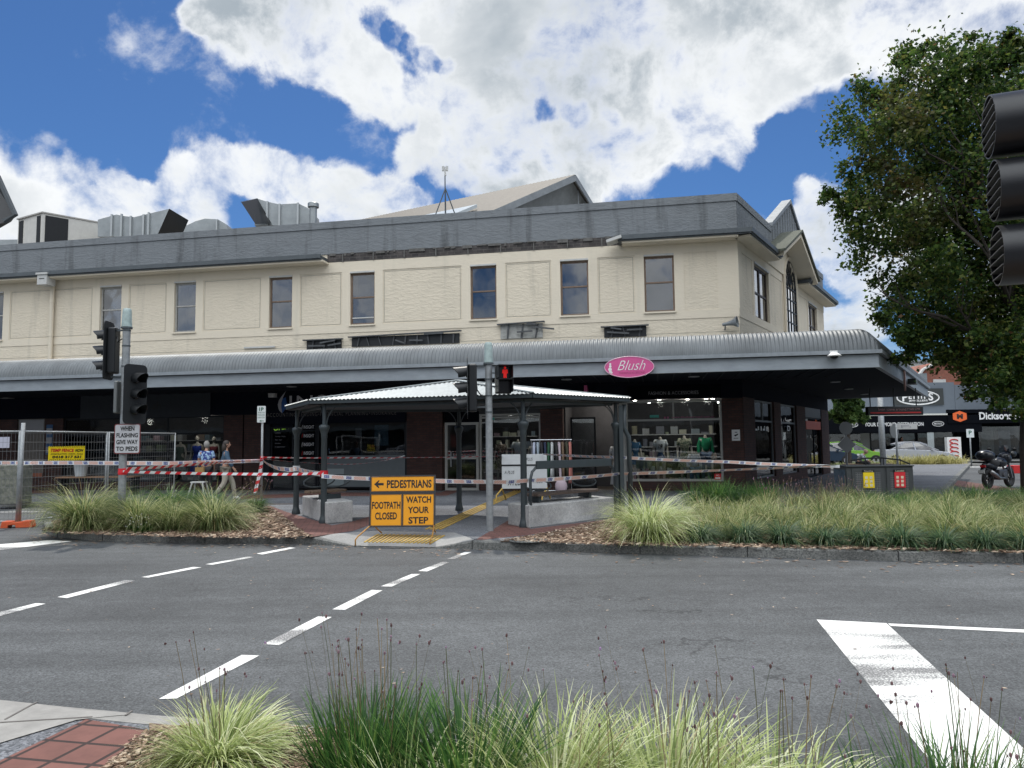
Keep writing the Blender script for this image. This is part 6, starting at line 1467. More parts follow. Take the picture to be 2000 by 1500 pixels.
GB = m_leaf('blue green tuft', [(0, rgb(52, 76, 58)), (.5, rgb(74, 102, 72)), (.9, rgb(110, 134, 92)), (1, rgb(150, 140, 95))], .4)
GYD = m_leaf('straw grass', [(0, rgb(110, 110, 60)), (.5, rgb(165, 160, 100)), (1, rgb(205, 198, 140))], .45)
STK = m_leaf('dry flower stalk', [(0, rgb(70, 80, 50)), (.5, rgb(105, 95, 70)), (1, rgb(140, 120, 90))], .2)
FLW = m_island('flower head', [(0, rgb(74, 50, 48)), (.6, rgb(112, 86, 88)), (.92, rgb(140, 112, 128)), (1, rgb(165, 135, 185))])
def stalks(n, R_, h0, h1, seed, w_=.0025, head=.011, lean=.12):
    r_ = random.Random(seed); a = []; hb = MB()
    V, F = blades(n, R_, h0, h1, w_*1.2, lean, .12, seed+9, 4, tip=.35)
    for i in range(n):
        t = (V[i*10+8]+V[i*10+9])/2; s_ = head*r_.uniform(.6, 1.25)
        if r_.random() < .95: hb.ball(t, s_*.7, s_*.7, s_*1.1, 5, 3)
        for k in range(r_.randint(0, 1)): hb.ball(Vector(t)+Vector((r_.uniform(-1, 1), r_.uniform(-1, 1), r_.uniform(-.6, 1)))*s_*1.3, s_*.35, s_*.35, s_*.6, 4, 3)
    return (V, F), hb
random.seed(5)
# prototypes on the far beds
def clump(name, label, loc, spec, m_, sc=1.0, group=None, st=None, cat='grass clump'):
    """spec: list of blades() args"""
    r = thing(name, label, cat, loc, group)
    parts = [blades(*a) for a in spec]; V, F = join(parts); V = V*sc
    f = bpy.data.objects.new('foliage', fastmesh('foliage', V, F, m_)); COL.objects.link(f); f.parent = r; ORG[f.name] = Vector(loc)
    if st:
        (V, F), hb = stalks(*st); s_ = bpy.data.objects.new('flower_stalks', fastmesh('flower_stalks', V, F, STK)); COL.objects.link(s_); s_.parent = r; ORG[s_.name] = Vector(loc)
        rawobj('flower_heads', [tuple(p) for p in hb.v], hb.f, FLW, r)
    return r
def px_m(px, Y): return px*Y/FPX
# left bed: three big tussocks in front, greener ones behind
def tuss(px, py, wpx, hpx, label, seed, m_=GT, n=1300, st=None, name='grass_tussock', upright=.5):
    p = gnd(px, py, .13); W = px_m(wpx, p.y); H = px_m(hpx*(1.22 if px < 1300 else 1.0), p.y)
    L_ = (H*H+(W*.45)**2)**.5
    return clump(name, label, tuple(p), [(int(n*.6), W*.13, L_*.72, L_*1.05, .011, upright*.95, 1.45, seed), (int(n*.4), W*.12, L_*.45, L_*.8, .010, upright*1.6, 1.9, seed+1)], m_, st=st)
tuss(163, 1034, 150, 95, 'biggest pale green grass tussock, leftmost on the corner bed beside the fence block', 11, n=1900)
tuss(270, 1036, 105, 85, 'pale grass tussock growing at the foot of the left signal pole', 12, n=1300)
tuss(338, 1036, 85, 72, 'small bright tussock between two bigger ones right of the left signal pole', 13, n=1000)
tuss(418, 1037, 118, 90, 'round pale tussock at the right end of the left bed row, next to open bark', 14, n=1500)
tuss(240, 1008, 90, 55, 'dark green tussock directly behind the left signal pole', 15, GD, 900)
tuss(330, 1004, 100, 58, 'dark green tussock behind the small bright tussock', 16, GD, 900)
tuss(398, 1000, 70, 58, 'tall green tussock behind the round pale one, under the walking shoppers', 17, GD, 700)
tuss(500, 1003, 58, 32, 'short green tuft with dry flower stems at the base of the parking sign', 18, GD, 600, st=(40, .12, .5, .95, 3, .005, .018, .25), upright=.3)
tuss(452, 1025, 60, 50, 'sparse tussock with seedy stems leaning over the bark', 19, GT, 450, st=(30, .12, .5, .8, 4, .005, .018, .3))
# small white flowering plant
p = gnd(275, 1040, .13); fp_ = thing('flowering_plant', 'small dark leaved plant with white flowers under the left signal pole tussock', 'plant', tuple(p))
V, F = blades(220, .12, .1, .32, .02, .6, .8, 77); q = bpy.data.objects.new('foliage', fastmesh('foliage', V, F, GD)); COL.objects.link(q); q.parent = fp_
hb = MB(); rr_ = random.Random(8)
for k in range(34): hb.ball((rr_.uniform(-.2, .2), rr_.uniform(-.2, .1), rr_.uniform(.1, .34)), .012, .012, .008, 5, 3)
rawobj('flower_heads', [tuple(v) for v in hb.v], hb.f, WHITE, fp_)
# right bed
tuss(1268, 1056, 150, 100, 'big weeping pale tussock at the left end of the long right bed', 31, GY, 1700)
row = [(1368, 1060), (1452, 1061), (1530, 1064), (1612, 1066), (1690, 1068), (1765, 1070), (1845, 1072), (1925, 1073), (2005, 1075), (2090, 1078)]
words = ['first', 'second', 'third', 'fourth', 'fifth', 'sixth', 'seventh', 'eighth', 'ninth', 'tenth']
for k, (a, b) in enumerate(row):
    tuss(a, b, 92, 48+6*(k % 3), words[k]+' blue green kerbside tuft counted from the big weeping tussock', 40+k, GB, 800, upright=.55)
def mass(poly, n, m_, hmin, hmax, seed, name, label, w_=.011, per=150, R_=.22, lean=.4, curl=1.0):
    r_ = random.Random(seed); xs = [p[0] for p in poly]; ys = [p[1] for p in poly]; L_ = []; i = 0
    while i < n:
        p = (r_.uniform(min(xs), max(xs)), r_.uniform(min(ys), max(ys)))
        if not inside(p, poly): continue
        h = r_.uniform(hmin, hmax); L_.append(blades(per, R_, h*.6, h*1.15, w_, lean*r_.uniform(.7, 1.3), curl*r_.uniform(.6, 1.3), seed*100+i, 3, cx=p[0], cy=p[1], z0=.13)); i += 1
    return veg(name, L_, m_, kind='stuff', label=label, cat='grass')
mass([G(1310, 1052), G(2000, 1066), G(2300, 1070), G(2300, 1035), G(2000, 1020), G(1330, 1022)], 50, GT, .50, .76, 61, 'grass', 'long band of pale drooping grass filling the right bed', per=260, R_=.15, lean=.55, curl=1.2)
mass([G(1400, 1040), G(2000, 1050), G(2300, 1060), G(2300, 1000), G(2000, 985), G(1480, 985), G(1330, 1010)], 52, GT, .45, .70, 62, 'grass', 'mixed green grass in the middle of the right bed', per=230, R_=.16, lean=.5, curl=1.1)
mass([G(1330, 990), G(1500, 990), G(1500, 978), G(1330, 985)], 12, GD, .6, .8, 63, 'grass', 'bright green strappy grass at the back of the right bed in front of the corner window', per=140)
mass([G(1660, 1010), G(2000, 1010), G(2200, 990), G(2100, 972), G(1800, 972), G(1640, 988)], 46, GD, .36, .55, 64, 'grass', 'darker green grass along the back of the right bed around the bins', per=150)
# dry seed heads above the bed
p = gnd(1560, 1000, .13)
for k, (a, b) in enumerate(((1520, 1003), (1590, 1000), (1650, 1003))):
    p = gnd(a, b, .13); (V, F), hb = stalks(60, .35, .5, .78, 300+k, .005, .012, .2)
    r = thing('seed_stalks', ['left', 'middle', 'right'][k]+' cluster of dry purple seed stalks at the back of the right bed', 'plant', tuple(p), 'dry seed stalks in the right bed')
    q = bpy.data.objects.new('stalk', fastmesh('stalk', V, F, STK)); COL.objects.link(q); q.parent = r; rawobj('seed_head', [tuple(v) for v in hb.v], hb.f, FLW, r)
# foreground plants
def fg(name, label, x, y, spec, m_, st=None, cat='plant'): return clump(name, label, (x, y, .136), spec, m_, st=st, cat=cat)
p = gnd(425, 1492, .13)
fg('variegated_grass', 'pale variegated mound of grass with thin dark seed stems at the bottom left', p.x, p.y, [(1300, .13, .24, .44, .0075, .75, .9, 71, 6), (500, .12, .16, .3, .007, 1.1, 1.0, 72, 6)], GY, st=(18, .12, .38, .64, 73, .003, .0075, .14))
fg('strap_leaf_clump', 'dark green upright clump with brown purple flower stems, right of the pale mound', -.66, 3.56, [(620, .22, .26, .46, .010, .30, .3, 74, 6), (160, .18, .22, .4, .009, .7, .6, 75, 6)], GD, st=(42, .24, .45, .74, 76, .0032, .0078, .10))
fg('strap_leaf_clump', 'tall broad dark green blades in the centre foreground', -.20, 3.32, [(260, .16, .36, .56, .013, .34, .3, 78, 6), (120, .2, .3, .5, .012, .8, .6, 79, 6)], GD, st=(16, .2, .45, .72, 80, .0032, .0078, .12))
fg('yellow_green_grass', 'yellow green arching grass in the centre foreground, in front of the crossing', .16, 3.22, [(600, .24, .34, .58, .0085, .45, .8, 81, 6), (260, .2, .25, .5, .008, .9, 1.0, 82, 6)], GY, st=(18, .3, .42, .70, 83, .0032, .0078, .12))
fg('yellow_green_grass', 'bright yellow green arching grass right of the centre foreground clump', .62, 3.20, [(640, .26, .33, .57, .0085, .5, .8, 84, 6), (240, .2, .22, .45, .008, 1.0, .9, 85, 6)], GY, st=(22, .3, .42, .70, 86, .0032, .0078, .12))
fg('yellow_green_grass', 'drooping yellow green grass between the bright clump and the stop line', 1.02, 3.05, [(420, .24, .28, .52, .0085, .6, .9, 89, 6), (160, .2, .22, .4, .008, 1.0, .9, 98, 6)], GY, st=(26, .3, .4, .64, 96, .0032, .0078, .12))
fg('strap_leaf_clump', 'low green clump with brown seed stems at the bottom right corner', 1.72, 3.0, [(340, .28, .22, .46, .009, .4, .4, 87, 6)], GD, st=(32, .32, .38, .62, 88, .0032, .0078, .10))
fg('yellow_green_grass', 'pale blades mixed with seed stems at the far bottom right', 1.95, 2.92, [(220, .22, .22, .44, .008, .6, .6, 97, 6)], GT)
fg('strap_leaf_clump', 'sparse green blades at the bottom edge over the stop line', 1.36, 2.96, [(130, .2, .22, .44, .009, .5, .5, 99, 6)], GD)
fg('yellow_green_grass', 'short pale blades low at the bottom edge left of centre', -.42, 3.12, [(340, .22, .25, .48, .008, .7, .8, 90, 6)], GY)
# ---- trees
def leaf_cloud(blobs_, n, size, seed, m_, name, parent, org):
    r = np.random.RandomState(seed); tot = sum(b[3]*b[4]*b[5] for b in blobs_) if len(blobs_[0]) > 5 else None
    w_ = np.array([b[3]**2*(b[6] if len(b) > 6 else 1) for b in blobs_]); w_ = w_/w_.sum(); P = []
    cnt = (w_*n).astype(int)
    for b, c in zip(blobs_, cnt):
        d = r.randn(c, 3); d /= np.linalg.norm(d, axis=1)[:, None]; rr = (r.rand(c)**.42)
        # hang in clusters
        ncl = max(4, c//110); cc = r.randn(ncl, 3); cc /= np.linalg.norm(cc, axis=1)[:, None]; cc *= (.45+.6*r.rand(ncl))[:, None]
        idx = r.randint(0, ncl, c); q = cc[idx]+r.randn(c, 3)*.155*(.6+.8*r.rand(ncl)[idx])[:, None]
        P.append(np.array(b[:3])+q*np.array([b[3], b[4], b[5]]))
    P = np.concatenate(P)-np.array(org); N_ = len(P)
    a = r.randn(N_, 3); a[:, 2] *= .7; a /= np.linalg.norm(a, axis=1)[:, None]; b = np.cross(a, r.randn(N_, 3)); b /= np.linalg.norm(b, axis=1)[:, None]; c_ = np.cross(a, b)
    s = size*(.6+.8*r.rand(N_))[:, None]
    # five-point leaf, slightly folded
    shape = [(-1, 0, 0), (-.35, .55, .12), (.15, .95, .15), (.4, .4, .08), (1.05, 0, 0), (.4, -.4, .08), (.15, -.95, .15), (-.35, -.55, .12)]
    V = np.stack([P+a*s*u+b*s*v*.75+c_*s*w2 for u, v, w2 in shape], 1).reshape(-1, 3)
    k = (np.arange(N_)*8)[:, None]; F = np.concatenate([k+np.array([[0, 1, 2, 3]]), k+np.array([[0, 3, 4, 5]]), k+np.array([[0, 5, 6, 7]])])
    o = bpy.data.objects.new(name, fastmesh(name, V, F, m_)); COL.objects.link(o); o.parent = parent; return o
MAPLE = m_leaf('maple leaf', [(0, rgb(32, 52, 28)), (.45, rgb(60, 86, 40)), (.8, rgb(90, 114, 50)), (.97, rgb(120, 124, 60)), (1, rgb(112, 80, 56))], .55, .5, hue_noise=(.4, rgb(104, 80, 52), .58, .82))
GREENL = m_leaf('street tree leaf', [(0, rgb(38, 58, 30)), (.6, rgb(70, 98, 48)), (1, rgb(110, 130, 70))], .45, .5)
tp_ = at(1992, 700, 19.5); tx, ty = tp_.x+.35, 19.8
tree = thing('maple_tree', 'large dark green maple with bronze tinged leaves at the right edge', 'tree', (tx, ty, 0))
b_ = MB(); tk = [(tx, ty, 0), (tx-.05, ty, 1.4), (tx+.05, ty, 2.8), (tx, ty, 4.2), (tx-.1, ty, 6.5), (tx, ty, 9), (tx+.1, ty, 11.2)]
b_.path(tk, [.30, .22, .20, .18, .15, .10, .04], 12); b_.build('trunk', BARK, tree, smooth=True)
rt = random.Random(21)
def limb(p, d, L_, r0, dep, out):
    pts = [Vector(p)]; dd = Vector(d).normalized()
    for k in range(5): dd = (dd+Vector((rt.uniform(-.18, .18), rt.uniform(-.18, .18), rt.uniform(-.02, .16)))).normalized(); pts.append(pts[-1]+dd*L_/5)
    out.path(pts, [r0*(1-.16*k) for k in range(6)], 6)
    if dep: 
        for k in (2, 3, 4, 5): limb(pts[k], dd+Vector((rt.uniform(-.9, .9), rt.uniform(-.9, .9), rt.uniform(-.1, .7))), L_*.5, r0*.45, dep-1, out)
lb_ = MB()
for z, dx_, dz__, L_ in ((3.2, -1, .35, 4.2), (3.6, -.5, .9, 4), (2.9, .8, .5, 4), (4.6, -1, .45, 4.4), (5.2, -.8, .7, 4.2), (5.6, .9, .6, 4.5), (6.4, -1, .55, 3.8), (7.4, -.7, .9, 3.8), (8.2, .6, 1, 3.5), (8.8, -.6, 1, 3), (4.2, .1, .6, 3.8), (3.4, -.2, .4, 3.6)):
    limb((tx, ty, z), (dx_, rt.uniform(-.9, .6), dz__), L_*.78, .10, 2, lb_)
lb_.build('branch', BARK, tree)
# crown blobs measured as (px, py, depth, radius px)
CB = [(1700,225,0,75,1.0),(1770,185,.8,85,1),(1830,160,-.5,85,1),(1900,150,.6,80,1),(1975,145,0,85,1),(1740,290,-.6,90,1),(1825,270,.6,110,1.1),(1930,270,-.6,110,1.1),(2040,220,0,130,1),
      (1655,395,0,50,1),(1690,370,.6,60,1),(1745,400,-.6,85,1),(1830,390,.5,110,1.1),(1930,390,-1,115,1.1),(2050,380,0,140,1),(1710,465,.4,70,1),(1790,490,-.8,85,.75),(1880,500,.6,105,1),(1980,510,0,115,1),
      (1755,545,.3,50,.9),(1820,590,-.4,85,1.1),(1900,600,.6,105,1.1),(2010,610,-.5,130,1.1),(1755,610,.8,50,1),(1775,650,-.3,48,1),(1850,665,.4,68,1.2),(1940,670,-.6,88,1.2),(2040,700,0,110,1.1),(1905,735,-.8,45,.9),(1985,765,-1.2,55,1),(1790,690,.2,38,.8),(1925,712,.3,45,1.1),(1995,735,-.5,50,1),
      (1760,130,0,45,.8),(1810,115,.3,35,.8),(1885,105,0,40,.8),(1960,110,0,45,.9),(1985,90,-.2,40,.9),(1700,180,0,35,.8),(1645,340,0,28,.7),(1625,395,0,26,.7)]
BL = []
for px, py, dy_, rp, dn in CB:
    Y_ = ty+dy_*1.6; c = at(px, py, Y_); r_ = rp*Y_/FPX*.98; BL.append((c.x, c.y, c.z, r_, r_*1.3, r_*.95, dn))
leaf_cloud(BL, 100000, .058, 7, MAPLE, 'crown', tree, (tx, ty, 0))
def small_tree(name, label, px, Y_, pyc, rp, seed, n, trunk_r=.1, mt=None, sz=.1):
    c = at(px, pyc, Y_); r_ = rp*Y_/FPX; t = thing(name, label, 'tree', (c.x, Y_, 0)); b2 = MB(); b2.path([(c.x, Y_, 0), (c.x+.05, Y_, c.z*.5), (c.x, Y_, c.z)], [trunk_r, trunk_r*.7, trunk_r*.3], 8)
    b2.build('trunk', BARK, t); rr = random.Random(seed)
    bl2 = [(c.x+rr.uniform(-.7, .7)*r_, Y_+rr.uniform(-.5, .5)*r_, c.z+rr.uniform(-.6, .6)*r_, r_*rr.uniform(.35, .6),)*1 for _ in range(12)]
    bl2 = [(a, b, c2, d, d, d*.85, 1) for a, b, c2, d in bl2]
    leaf_cloud(bl2, n, sz, seed, mt or GREENL, 'crown', t, (c.x, Y_, 0)); return t
small_tree('street_tree', 'slender street tree beyond the side awning, left of the light pole', 1652, 41, 800, 40, 3, 6000, .2, sz=.16)
small_tree('street_tree', 'distant street tree behind the parked green car', 1622, 60, 800, 40, 4, 4000, .2, sz=.2)
# ================================================================== across the side street
Yj = 56.0
jx0, jx1 = at(1560, 800, Yj).x, at(1866, 800, Yj).x; jx2 = at(2080, 800, Yj).x
jz = at(1820, 747, Yj).z; jaw = at(1800, 812, Yj).z; js0 = at(1750, 846, Yj).z
jb = thing('shop_building', 'grey painted jewellers shop across the side street', 'building', (jx0, Yj, 0))
GW = mat('slate grey wall paint', (.13, .155, .185), .7, n=.15, nscale=.6)
MB().box(jx0, jx1, Yj, Yj+10, 3.2, jz).box(jx0, jx0+.6, Yj, Yj+.3, 0, 3.2).build('wall', GW, jb)
MB().box(jx0-.2, jx1, Yj-3.1, Yj-.01, jaw-.06, jaw+.05).build('awning', mat('pale awning edge', (.62, .62, .58), .5), jb)
MB().box(jx0-.2, jx1, Yj-3.05, Yj-2.95, js0, jaw-.07).build('awning_fascia', BLACK, jb)
MB().box(jx0, jx1, Yj+4, Yj+4.1, 0, 3.2).build('interior_wall', DARKIN, jb)
for a, b in ((1560, 1684), (1700, 1790), (1792, 1864)):
    x0, x1 = at(a, 880, Yj).x, at(b, 880, Yj).x; f = MB(); f.box(x0, x1, Yj-.02, Yj+.05, .4, .5); f.box(x0, x1, Yj-.02, Yj+.05, 2.6, 2.7); f.box(x0, x0+.08, Yj-.02, Yj+.05, .5, 2.6); f.box(x1-.08, x1, Yj-.02, Yj+.05, .5, 2.6); w_ = f.build('shop_window', FRAMEW if a == 1560 else dkf, jb)
    MB().box(x0+.08, x1-.08, Yj, Yj+.01, .5, 2.6).build('pane', GLS, w_); MB().box(x0, x1, Yj-.02, Yj+.2, 0, .4).build('stall_riser', mat('dark plinth tile', (.04, .045, .05), .5), jb)
x0 = at(1684, 880, Yj).x; x1 = at(1699, 880, Yj).x
MB().box(x0, x1, Yj-.05, Yj+.25, 0, 3.2).build('pale_pier', mat('pale pier', (.40, .40, .38), .7), jb)
MB().box(jx0, jx1, Yj-.03, Yj-.001, 2.72, 3.2).build('shop_header', BLACK, jb)
sj = MB(); sx0, sx1 = at(1745, 790, Yj).x, at(1842, 790, Yj).x; sz0, sz1 = at(1800, 791, Yj).z, at(1800, 759, Yj).z; sj.box(sx0, sx1, Yj-.12, Yj-.01, sz0, sz1); sjo = sj.build('shop_sign', mat('charcoal sign board', (.03, .035, .035), .6)); props(sjo, 'charcoal PETTITS jewellers sign with white oval high on the grey wall', 'sign')
cx, cz = at(1791, 777, Yj).x, at(1791, 777, Yj).z
b_ = MB(); b_.path([(cx+1.55*math.cos(t_), Yj-.14, cz+.50*math.sin(t_)) for t_ in [2*math.pi*k/36 for k in range(36)]], .05, 6, closed=True); b_.text('P', (cx-.95, Yj-.14, cz+.05), (1, 0, 0), (0, 0, 1), .42, .62, bold=.03); b_.text('ETTIT', (cx-.02, Yj-.14, cz+.12), (1, 0, 0), (0, 0, 1), 1.35, .40, bold=.03); b_.text('S', (cx+.95, Yj-.14, cz+.07), (1, 0, 0), (0, 0, 1), .36, .58, bold=.03); b_.text('JEWELLERS', (cx, Yj-.14, cz-.23), (1, 0, 0), (0, 0, 1), 1.4, .17, bold=.02); b_.build('lettering', WHT, sjo)
b_ = MB(); zz = (jaw-.07+js0)/2; b_.text('YOUR DIAMOND DESTINATION', (at(1745, 823, Yj-3).x, Yj-3.06, zz), (1, 0, 0), (0, 0, 1), at(1803, 820, Yj-3).x-at(1688, 820, Yj-3).x, .26, bold=.02)
for px in (1664, 1832):
    cx = at(px, 822, Yj-3.06).x; b_.path([(cx+.4*math.cos(t_), Yj-3.06, zz+.17*math.sin(t_)) for t_ in [2*math.pi*k/24 for k in range(24)]], .018, 5, closed=True); b_.text('PETTITS', (cx, Yj-3.07, zz), (1, 0, 0), (0, 0, 1), .55, .13, bold=.02)
b_.build('awning_lettering', WHT, jb)
# music / sport shop with black awning board at right
dx0 = at(1852, 860, Yj-3).x
db = thing('shop_building', 'black fronted shop with Dicksons lettering at the right edge', 'building', (dx0, Yj, 0))
MB().box(jx1+.02, jx2+8, Yj, Yj+10, 3.2, at(1960, 790, Yj).z+1.5).build('wall', GW, db)
za, zb = at(1950, 826, Yj-3.1).z, at(1950, 799, Yj-3.1).z
MB().box(dx0, jx2+8, Yj-3.1, Yj-2.9, za, zb).build('awning_fascia', BLACK, db); MB().box(dx0, jx2+8, Yj-2.9, Yj-.01, za+.02, za+.1).build('awning', BLACK, db)
MB().box(jx1+.02, jx2+8, Yj+3, Yj+3.1, 0, 3.2).build('interior_wall', DARKIN, db)
MB().box(jx1+.02, jx2+8, Yj-.01, Yj+.1, 2.5, 3.19).box(jx1+.02, jx1+1.6, Yj-.01, Yj+.1, 0, 2.5).build('shop_header', BLACK, db)
f = MB(); x0 = jx1+1.6; f.box(x0, jx2+8, Yj, Yj+.06, 0, .5); fw_ = f.build('stall_riser', BLACK, db); MB().box(x0, jx2+8, Yj+.02, Yj+.03, .5, 2.5).build('pane', GLS, db)
for px0, px1, c in ((1918, 1942, (.25, .28, .24)), (1952, 1975, (.10, .16, .2))): MB().box(at(px0, 870, Yj).x, at(px1, 870, Yj).x, Yj+.04, Yj+.06, .6, 2.2).build('window_poster', mat('poster %d' % px0, c, .6, n=.7, nscale=2), db)
b_ = MB(); zc = (za+zb)/2; cx = at(1874, 810, Yj-3.1).x
b_.prism([(cx+.48*a, Yj-3.13, zc+.38*b) for a, b in ((-1, -.55), (0, -1), (1, -.55), (1, .55), (0, 1), (-1, .55))], (0, .02, 0)); eo2 = b_.build('hexagon_logo', mat('logo orange', (.8, .14, .03), .5), db)
MB().text('M', (cx, Yj-3.14, zc), (1, 0, 0), (0, 0, 1), .42, .34, bold=.06).build('lettering', BLKT, eo2)
MB().text('Dicksons M', ((at(1912, 808, Yj-3.1).x+at(1993, 808, Yj-3.1).x)/2, Yj-3.12, zc+.02), (1, 0, 0), (0, 0, 1), at(1993, 808, Yj-3.1).x-at(1912, 808, Yj-3.1).x, .52, bold=.03).build('awning_lettering', WHT, db)
# red brick gable behind
Yg = 78.0; gb = thing('brick_building', 'red brick gabled building rising behind the jewellers', 'building', (at(1830, 742, Yg).x, Yg, 0))
q = [at(1788, 760, Yg), at(1788, 742, Yg), at(1803, 722, Yg), at(1835, 706, Yg), at(1960, 700, Yg), at(1960, 760, Yg)]; MB().prism(q, (0, 8, 0)).build('wall', BRICKR, gb)
b_ = MB()
for a, b in (((1788, 741), (1803, 721)), ((1803, 721), (1835, 705)), ((1835, 705), (1960, 699))): b_.bar(at(*a, Yg-.2), at(*b, Yg-.2), .5, .15)
b_.build('gable_capping', OFFW, gb); a = at(1822, 741, Yg); MB().box(a.x, a.x+1.3, Yg-.05, Yg, a.z-.9, a.z+.0).build('window', OFFW, gb)
MB().box(at(1789, 720, 70).x, at(1794, 720, 70).x, 80, 81, 5, at(1790, 716, 80).z+.4).build('chimney', BRICKR, gb)
bb2 = thing('far_building', 'pale low building glimpsed above the jewellers roof', 'building', (at(1780, 720, 110).x, 110, 0)); MB().box(at(1740, 720, 110).x, at(1860, 720, 110).x, 110, 122, 0, at(1790, 707, 110).z).build('wall', OFFW, bb2); MB().box(at(1738, 720, 109.6).x, at(1862, 720, 109.6).x, 109.6, 122.4, at(1790, 707, 110).z, at(1790, 704, 110).z).build('roof', GALV, bb2)
# footpath and planted strip over there
sheet('footpath', [(at(1400, 900, 52).x, 50.5), (at(2300, 900, 52).x, 50.5), (at(2300, 900, 52).x+6, 66), (at(1400, 900, 52).x, 66)], .12, mat('far footpath', (.22, .22, .21), .9, n=.3, nscale=.7), kind='structure')
def strip(px0, px1, Y0, Y1, n, h0, h1, m_, seed, name, label):
    a, b = at(px0, 900, Y0).x, at(px1, 900, Y0).x; k = MB(); k.box(a-.3, b+.3, Y0-.3, Y1+.3, 0, .13); k.build('kerb', CONC, kind='structure'); mass([(a, Y0), (b, Y0), (b, Y1), (a, Y1)], n, m_, h0, h1, seed, name, label, .03, 70, .4)
strip(1752, 1902, 45.5, 47.5, 30, .55, .8, GYD, 91, 'grass', 'straw coloured grass strip in front of the silver car')
strip(1640, 1745, 40.5, 42.5, 20, .3, .45, GT, 92, 'grass', 'low green grass strip around the bench beyond the awning')
# ---- cars
def car(name, label, loc, rz, paint, hatch=False, cat='car', L_=4.5):
    r = thing(name, label, cat, (0, 0, 0)); W_ = .86
    # side outline: x forward (front +)
    if hatch: body = [(-.46, .30), (-.475, .55), (-.465, .80), (-.45, .95), (-.30, .96), (0, .95), (.22, .92), (.40, .82), (.47, .70), (.48, .45), (.46, .28)]; roof = [(-.445, .95), (-.40, 1.36), (-.36, 1.44), (-.15, 1.48), (.02, 1.45), (.12, 1.30), (.24, .93)]
    else: body = [(-.47, .30), (-.48, .55), (-.475, .82), (-.46, .97), (-.33, 1.0), (0, .95), (.22, .90), (.40, .78), (.47, .66), (.48, .45), (.46, .28)]; roof = [(-.37, .98), (-.25, 1.28), (-.18, 1.38), (-.06, 1.43), (.04, 1.40), (.13, 1.24), (.27, .90)]
    body = [(x*L_, z) for x, z in body]; roof = [(x*L_, z) for x, z in roof]
    wx = (-.30*L_, .31*L_)
    def loft(pr, ws, close=True):
        vs = []; fs = []; n_ = len(pr)
        for w_ in ws:
            for i, (x, z) in enumerate(pr): vs.append((x*w_[1], w_[0](z), z))
        for a in range(len(ws)-1):
            for i in range(n_): fs.append((a*n_+i, a*n_+(i+1) % n_, (a+1)*n_+(i+1) % n_, (a+1)*n_+i))
        fs += [tuple(range(n_))[::-1], tuple(range((len(ws)-1)*n_, len(ws)*n_))]; return vs, fs
    vs, fs = loft(body, [(lambda z: -W_, .97), (lambda z: -W_*.97-.0, 1.0), (lambda z: W_*.97, 1.0), (lambda z: W_, .97)]); MB().add(vs, fs).build('body', paint, r, bevel=.04)
    tl = lambda s: (lambda z: s*(W_-.02-.30*max(0, z-.93)))
    vs, fs = loft(roof, [(tl(-1), 1.), (tl(1), 1.)]); g_ = MB().add(vs, fs).build('windows', GLB, r)
    top = [p for p in roof if p[1] > 1.2]; b_ = MB()
    b_.add([(x, s*(W_-.02-.30*(z-.93))*1.0, z+.012) for x, z in roof[1:-1] for s in (-1, 1)], [(2*i, 2*i+1, 2*i+3, 2*i+2) for i in range(len(roof)-3)])
    rf_ = b_.build('roof', paint, r); sl_ = rf_.modifiers.new('s', 'SOLIDIFY'); sl_.thickness = .05
    b_ = MB()
    for s in (-1, 1):
        b_.bar((roof[0][0], s*(W_-.03), .96), (roof[2][0], s*(W_-.16), 1.36), .08, .05); b_.bar((roof[-1][0], s*(W_-.03), .92), (roof[-3][0], s*(W_-.14), 1.38), .06, .05); b_.bar((-.03*L_, s*(W_-.02), .93), (-.05*L_, s*(W_-.155), 1.40), .07, .04)
    b_.build('pillar', paint, r)
    for x in wx:
        for s in (-1, 1):
            b_ = MB(); b_.lathe((x, s*(W_-.17), .32), [(.20, 0), (.31, .0), (.325, .03), (.325, .17), (.30, .19), (.2, .185)], 20, ax=(0, s, 0)); w_ = b_.build('wheel', RUB, r, smooth=True, auto=40)
            b_ = MB(); b_.lathe((x, s*(W_+.012), .32), [(.20, 0), (.19, .012), (.05, .0)], 14, ax=(0, s, 0)); b_.build('rim', mat('alloy rim', (.4, .4, .42), .35, .6), w_)
    for s in (-1, 1):
        MB().box(-.478*L_-.01, -.455*L_, s*(W_-.05)-.14, s*(W_-.05)+.04, .72, .90).build('tail_light', mat('tail light red', (.45, .01, .01), .25), r); MB().box(.445*L_, .476*L_, s*(W_-.08)-.16, s*(W_-.08)+.06, .62, .74).build('headlight', mat('headlight clear', (.6, .62, .64), .1), r)
        MB().box(.17*L_, .19*L_+.05, s*(W_-.02), s*(W_+.16), .92, 1.03).build('door_mirror', paint, r)
    MB().box(-.484*L_, -.475*L_, -.25, .25, .5, .62).build('number_plate', WHT, r)
    r.location = loc; r.rotation_euler = (0, 0, rz); ORG[r.name] = Vector(loc); return r
LIME = mat('lime green car paint', (.20, .42, .06), .25, .1); SILV = mat('silver car paint', (.55, .57, .62), .25, .5); DBL = mat('dark blue car paint', (.03, .05, .08), .25, .2)
car('hatchback_car', 'lime green hatchback parked in front of the jewellers', (at(1672, 900, 50).x, 50.4, 0), R(-14), LIME, True, L_=3.9)
car('sedan_car', 'silver sedan parked in front of the jewellers beside the straw grass', (at(1786, 900, 49.5).x, 49.6, 0), R(-8), SILV, L_=4.6)
car('sedan_car', 'dark car half hidden behind the brick corner pier and slender tree', (at(1612, 900, 50).x, 50.5, 0), R(-15), DBL)
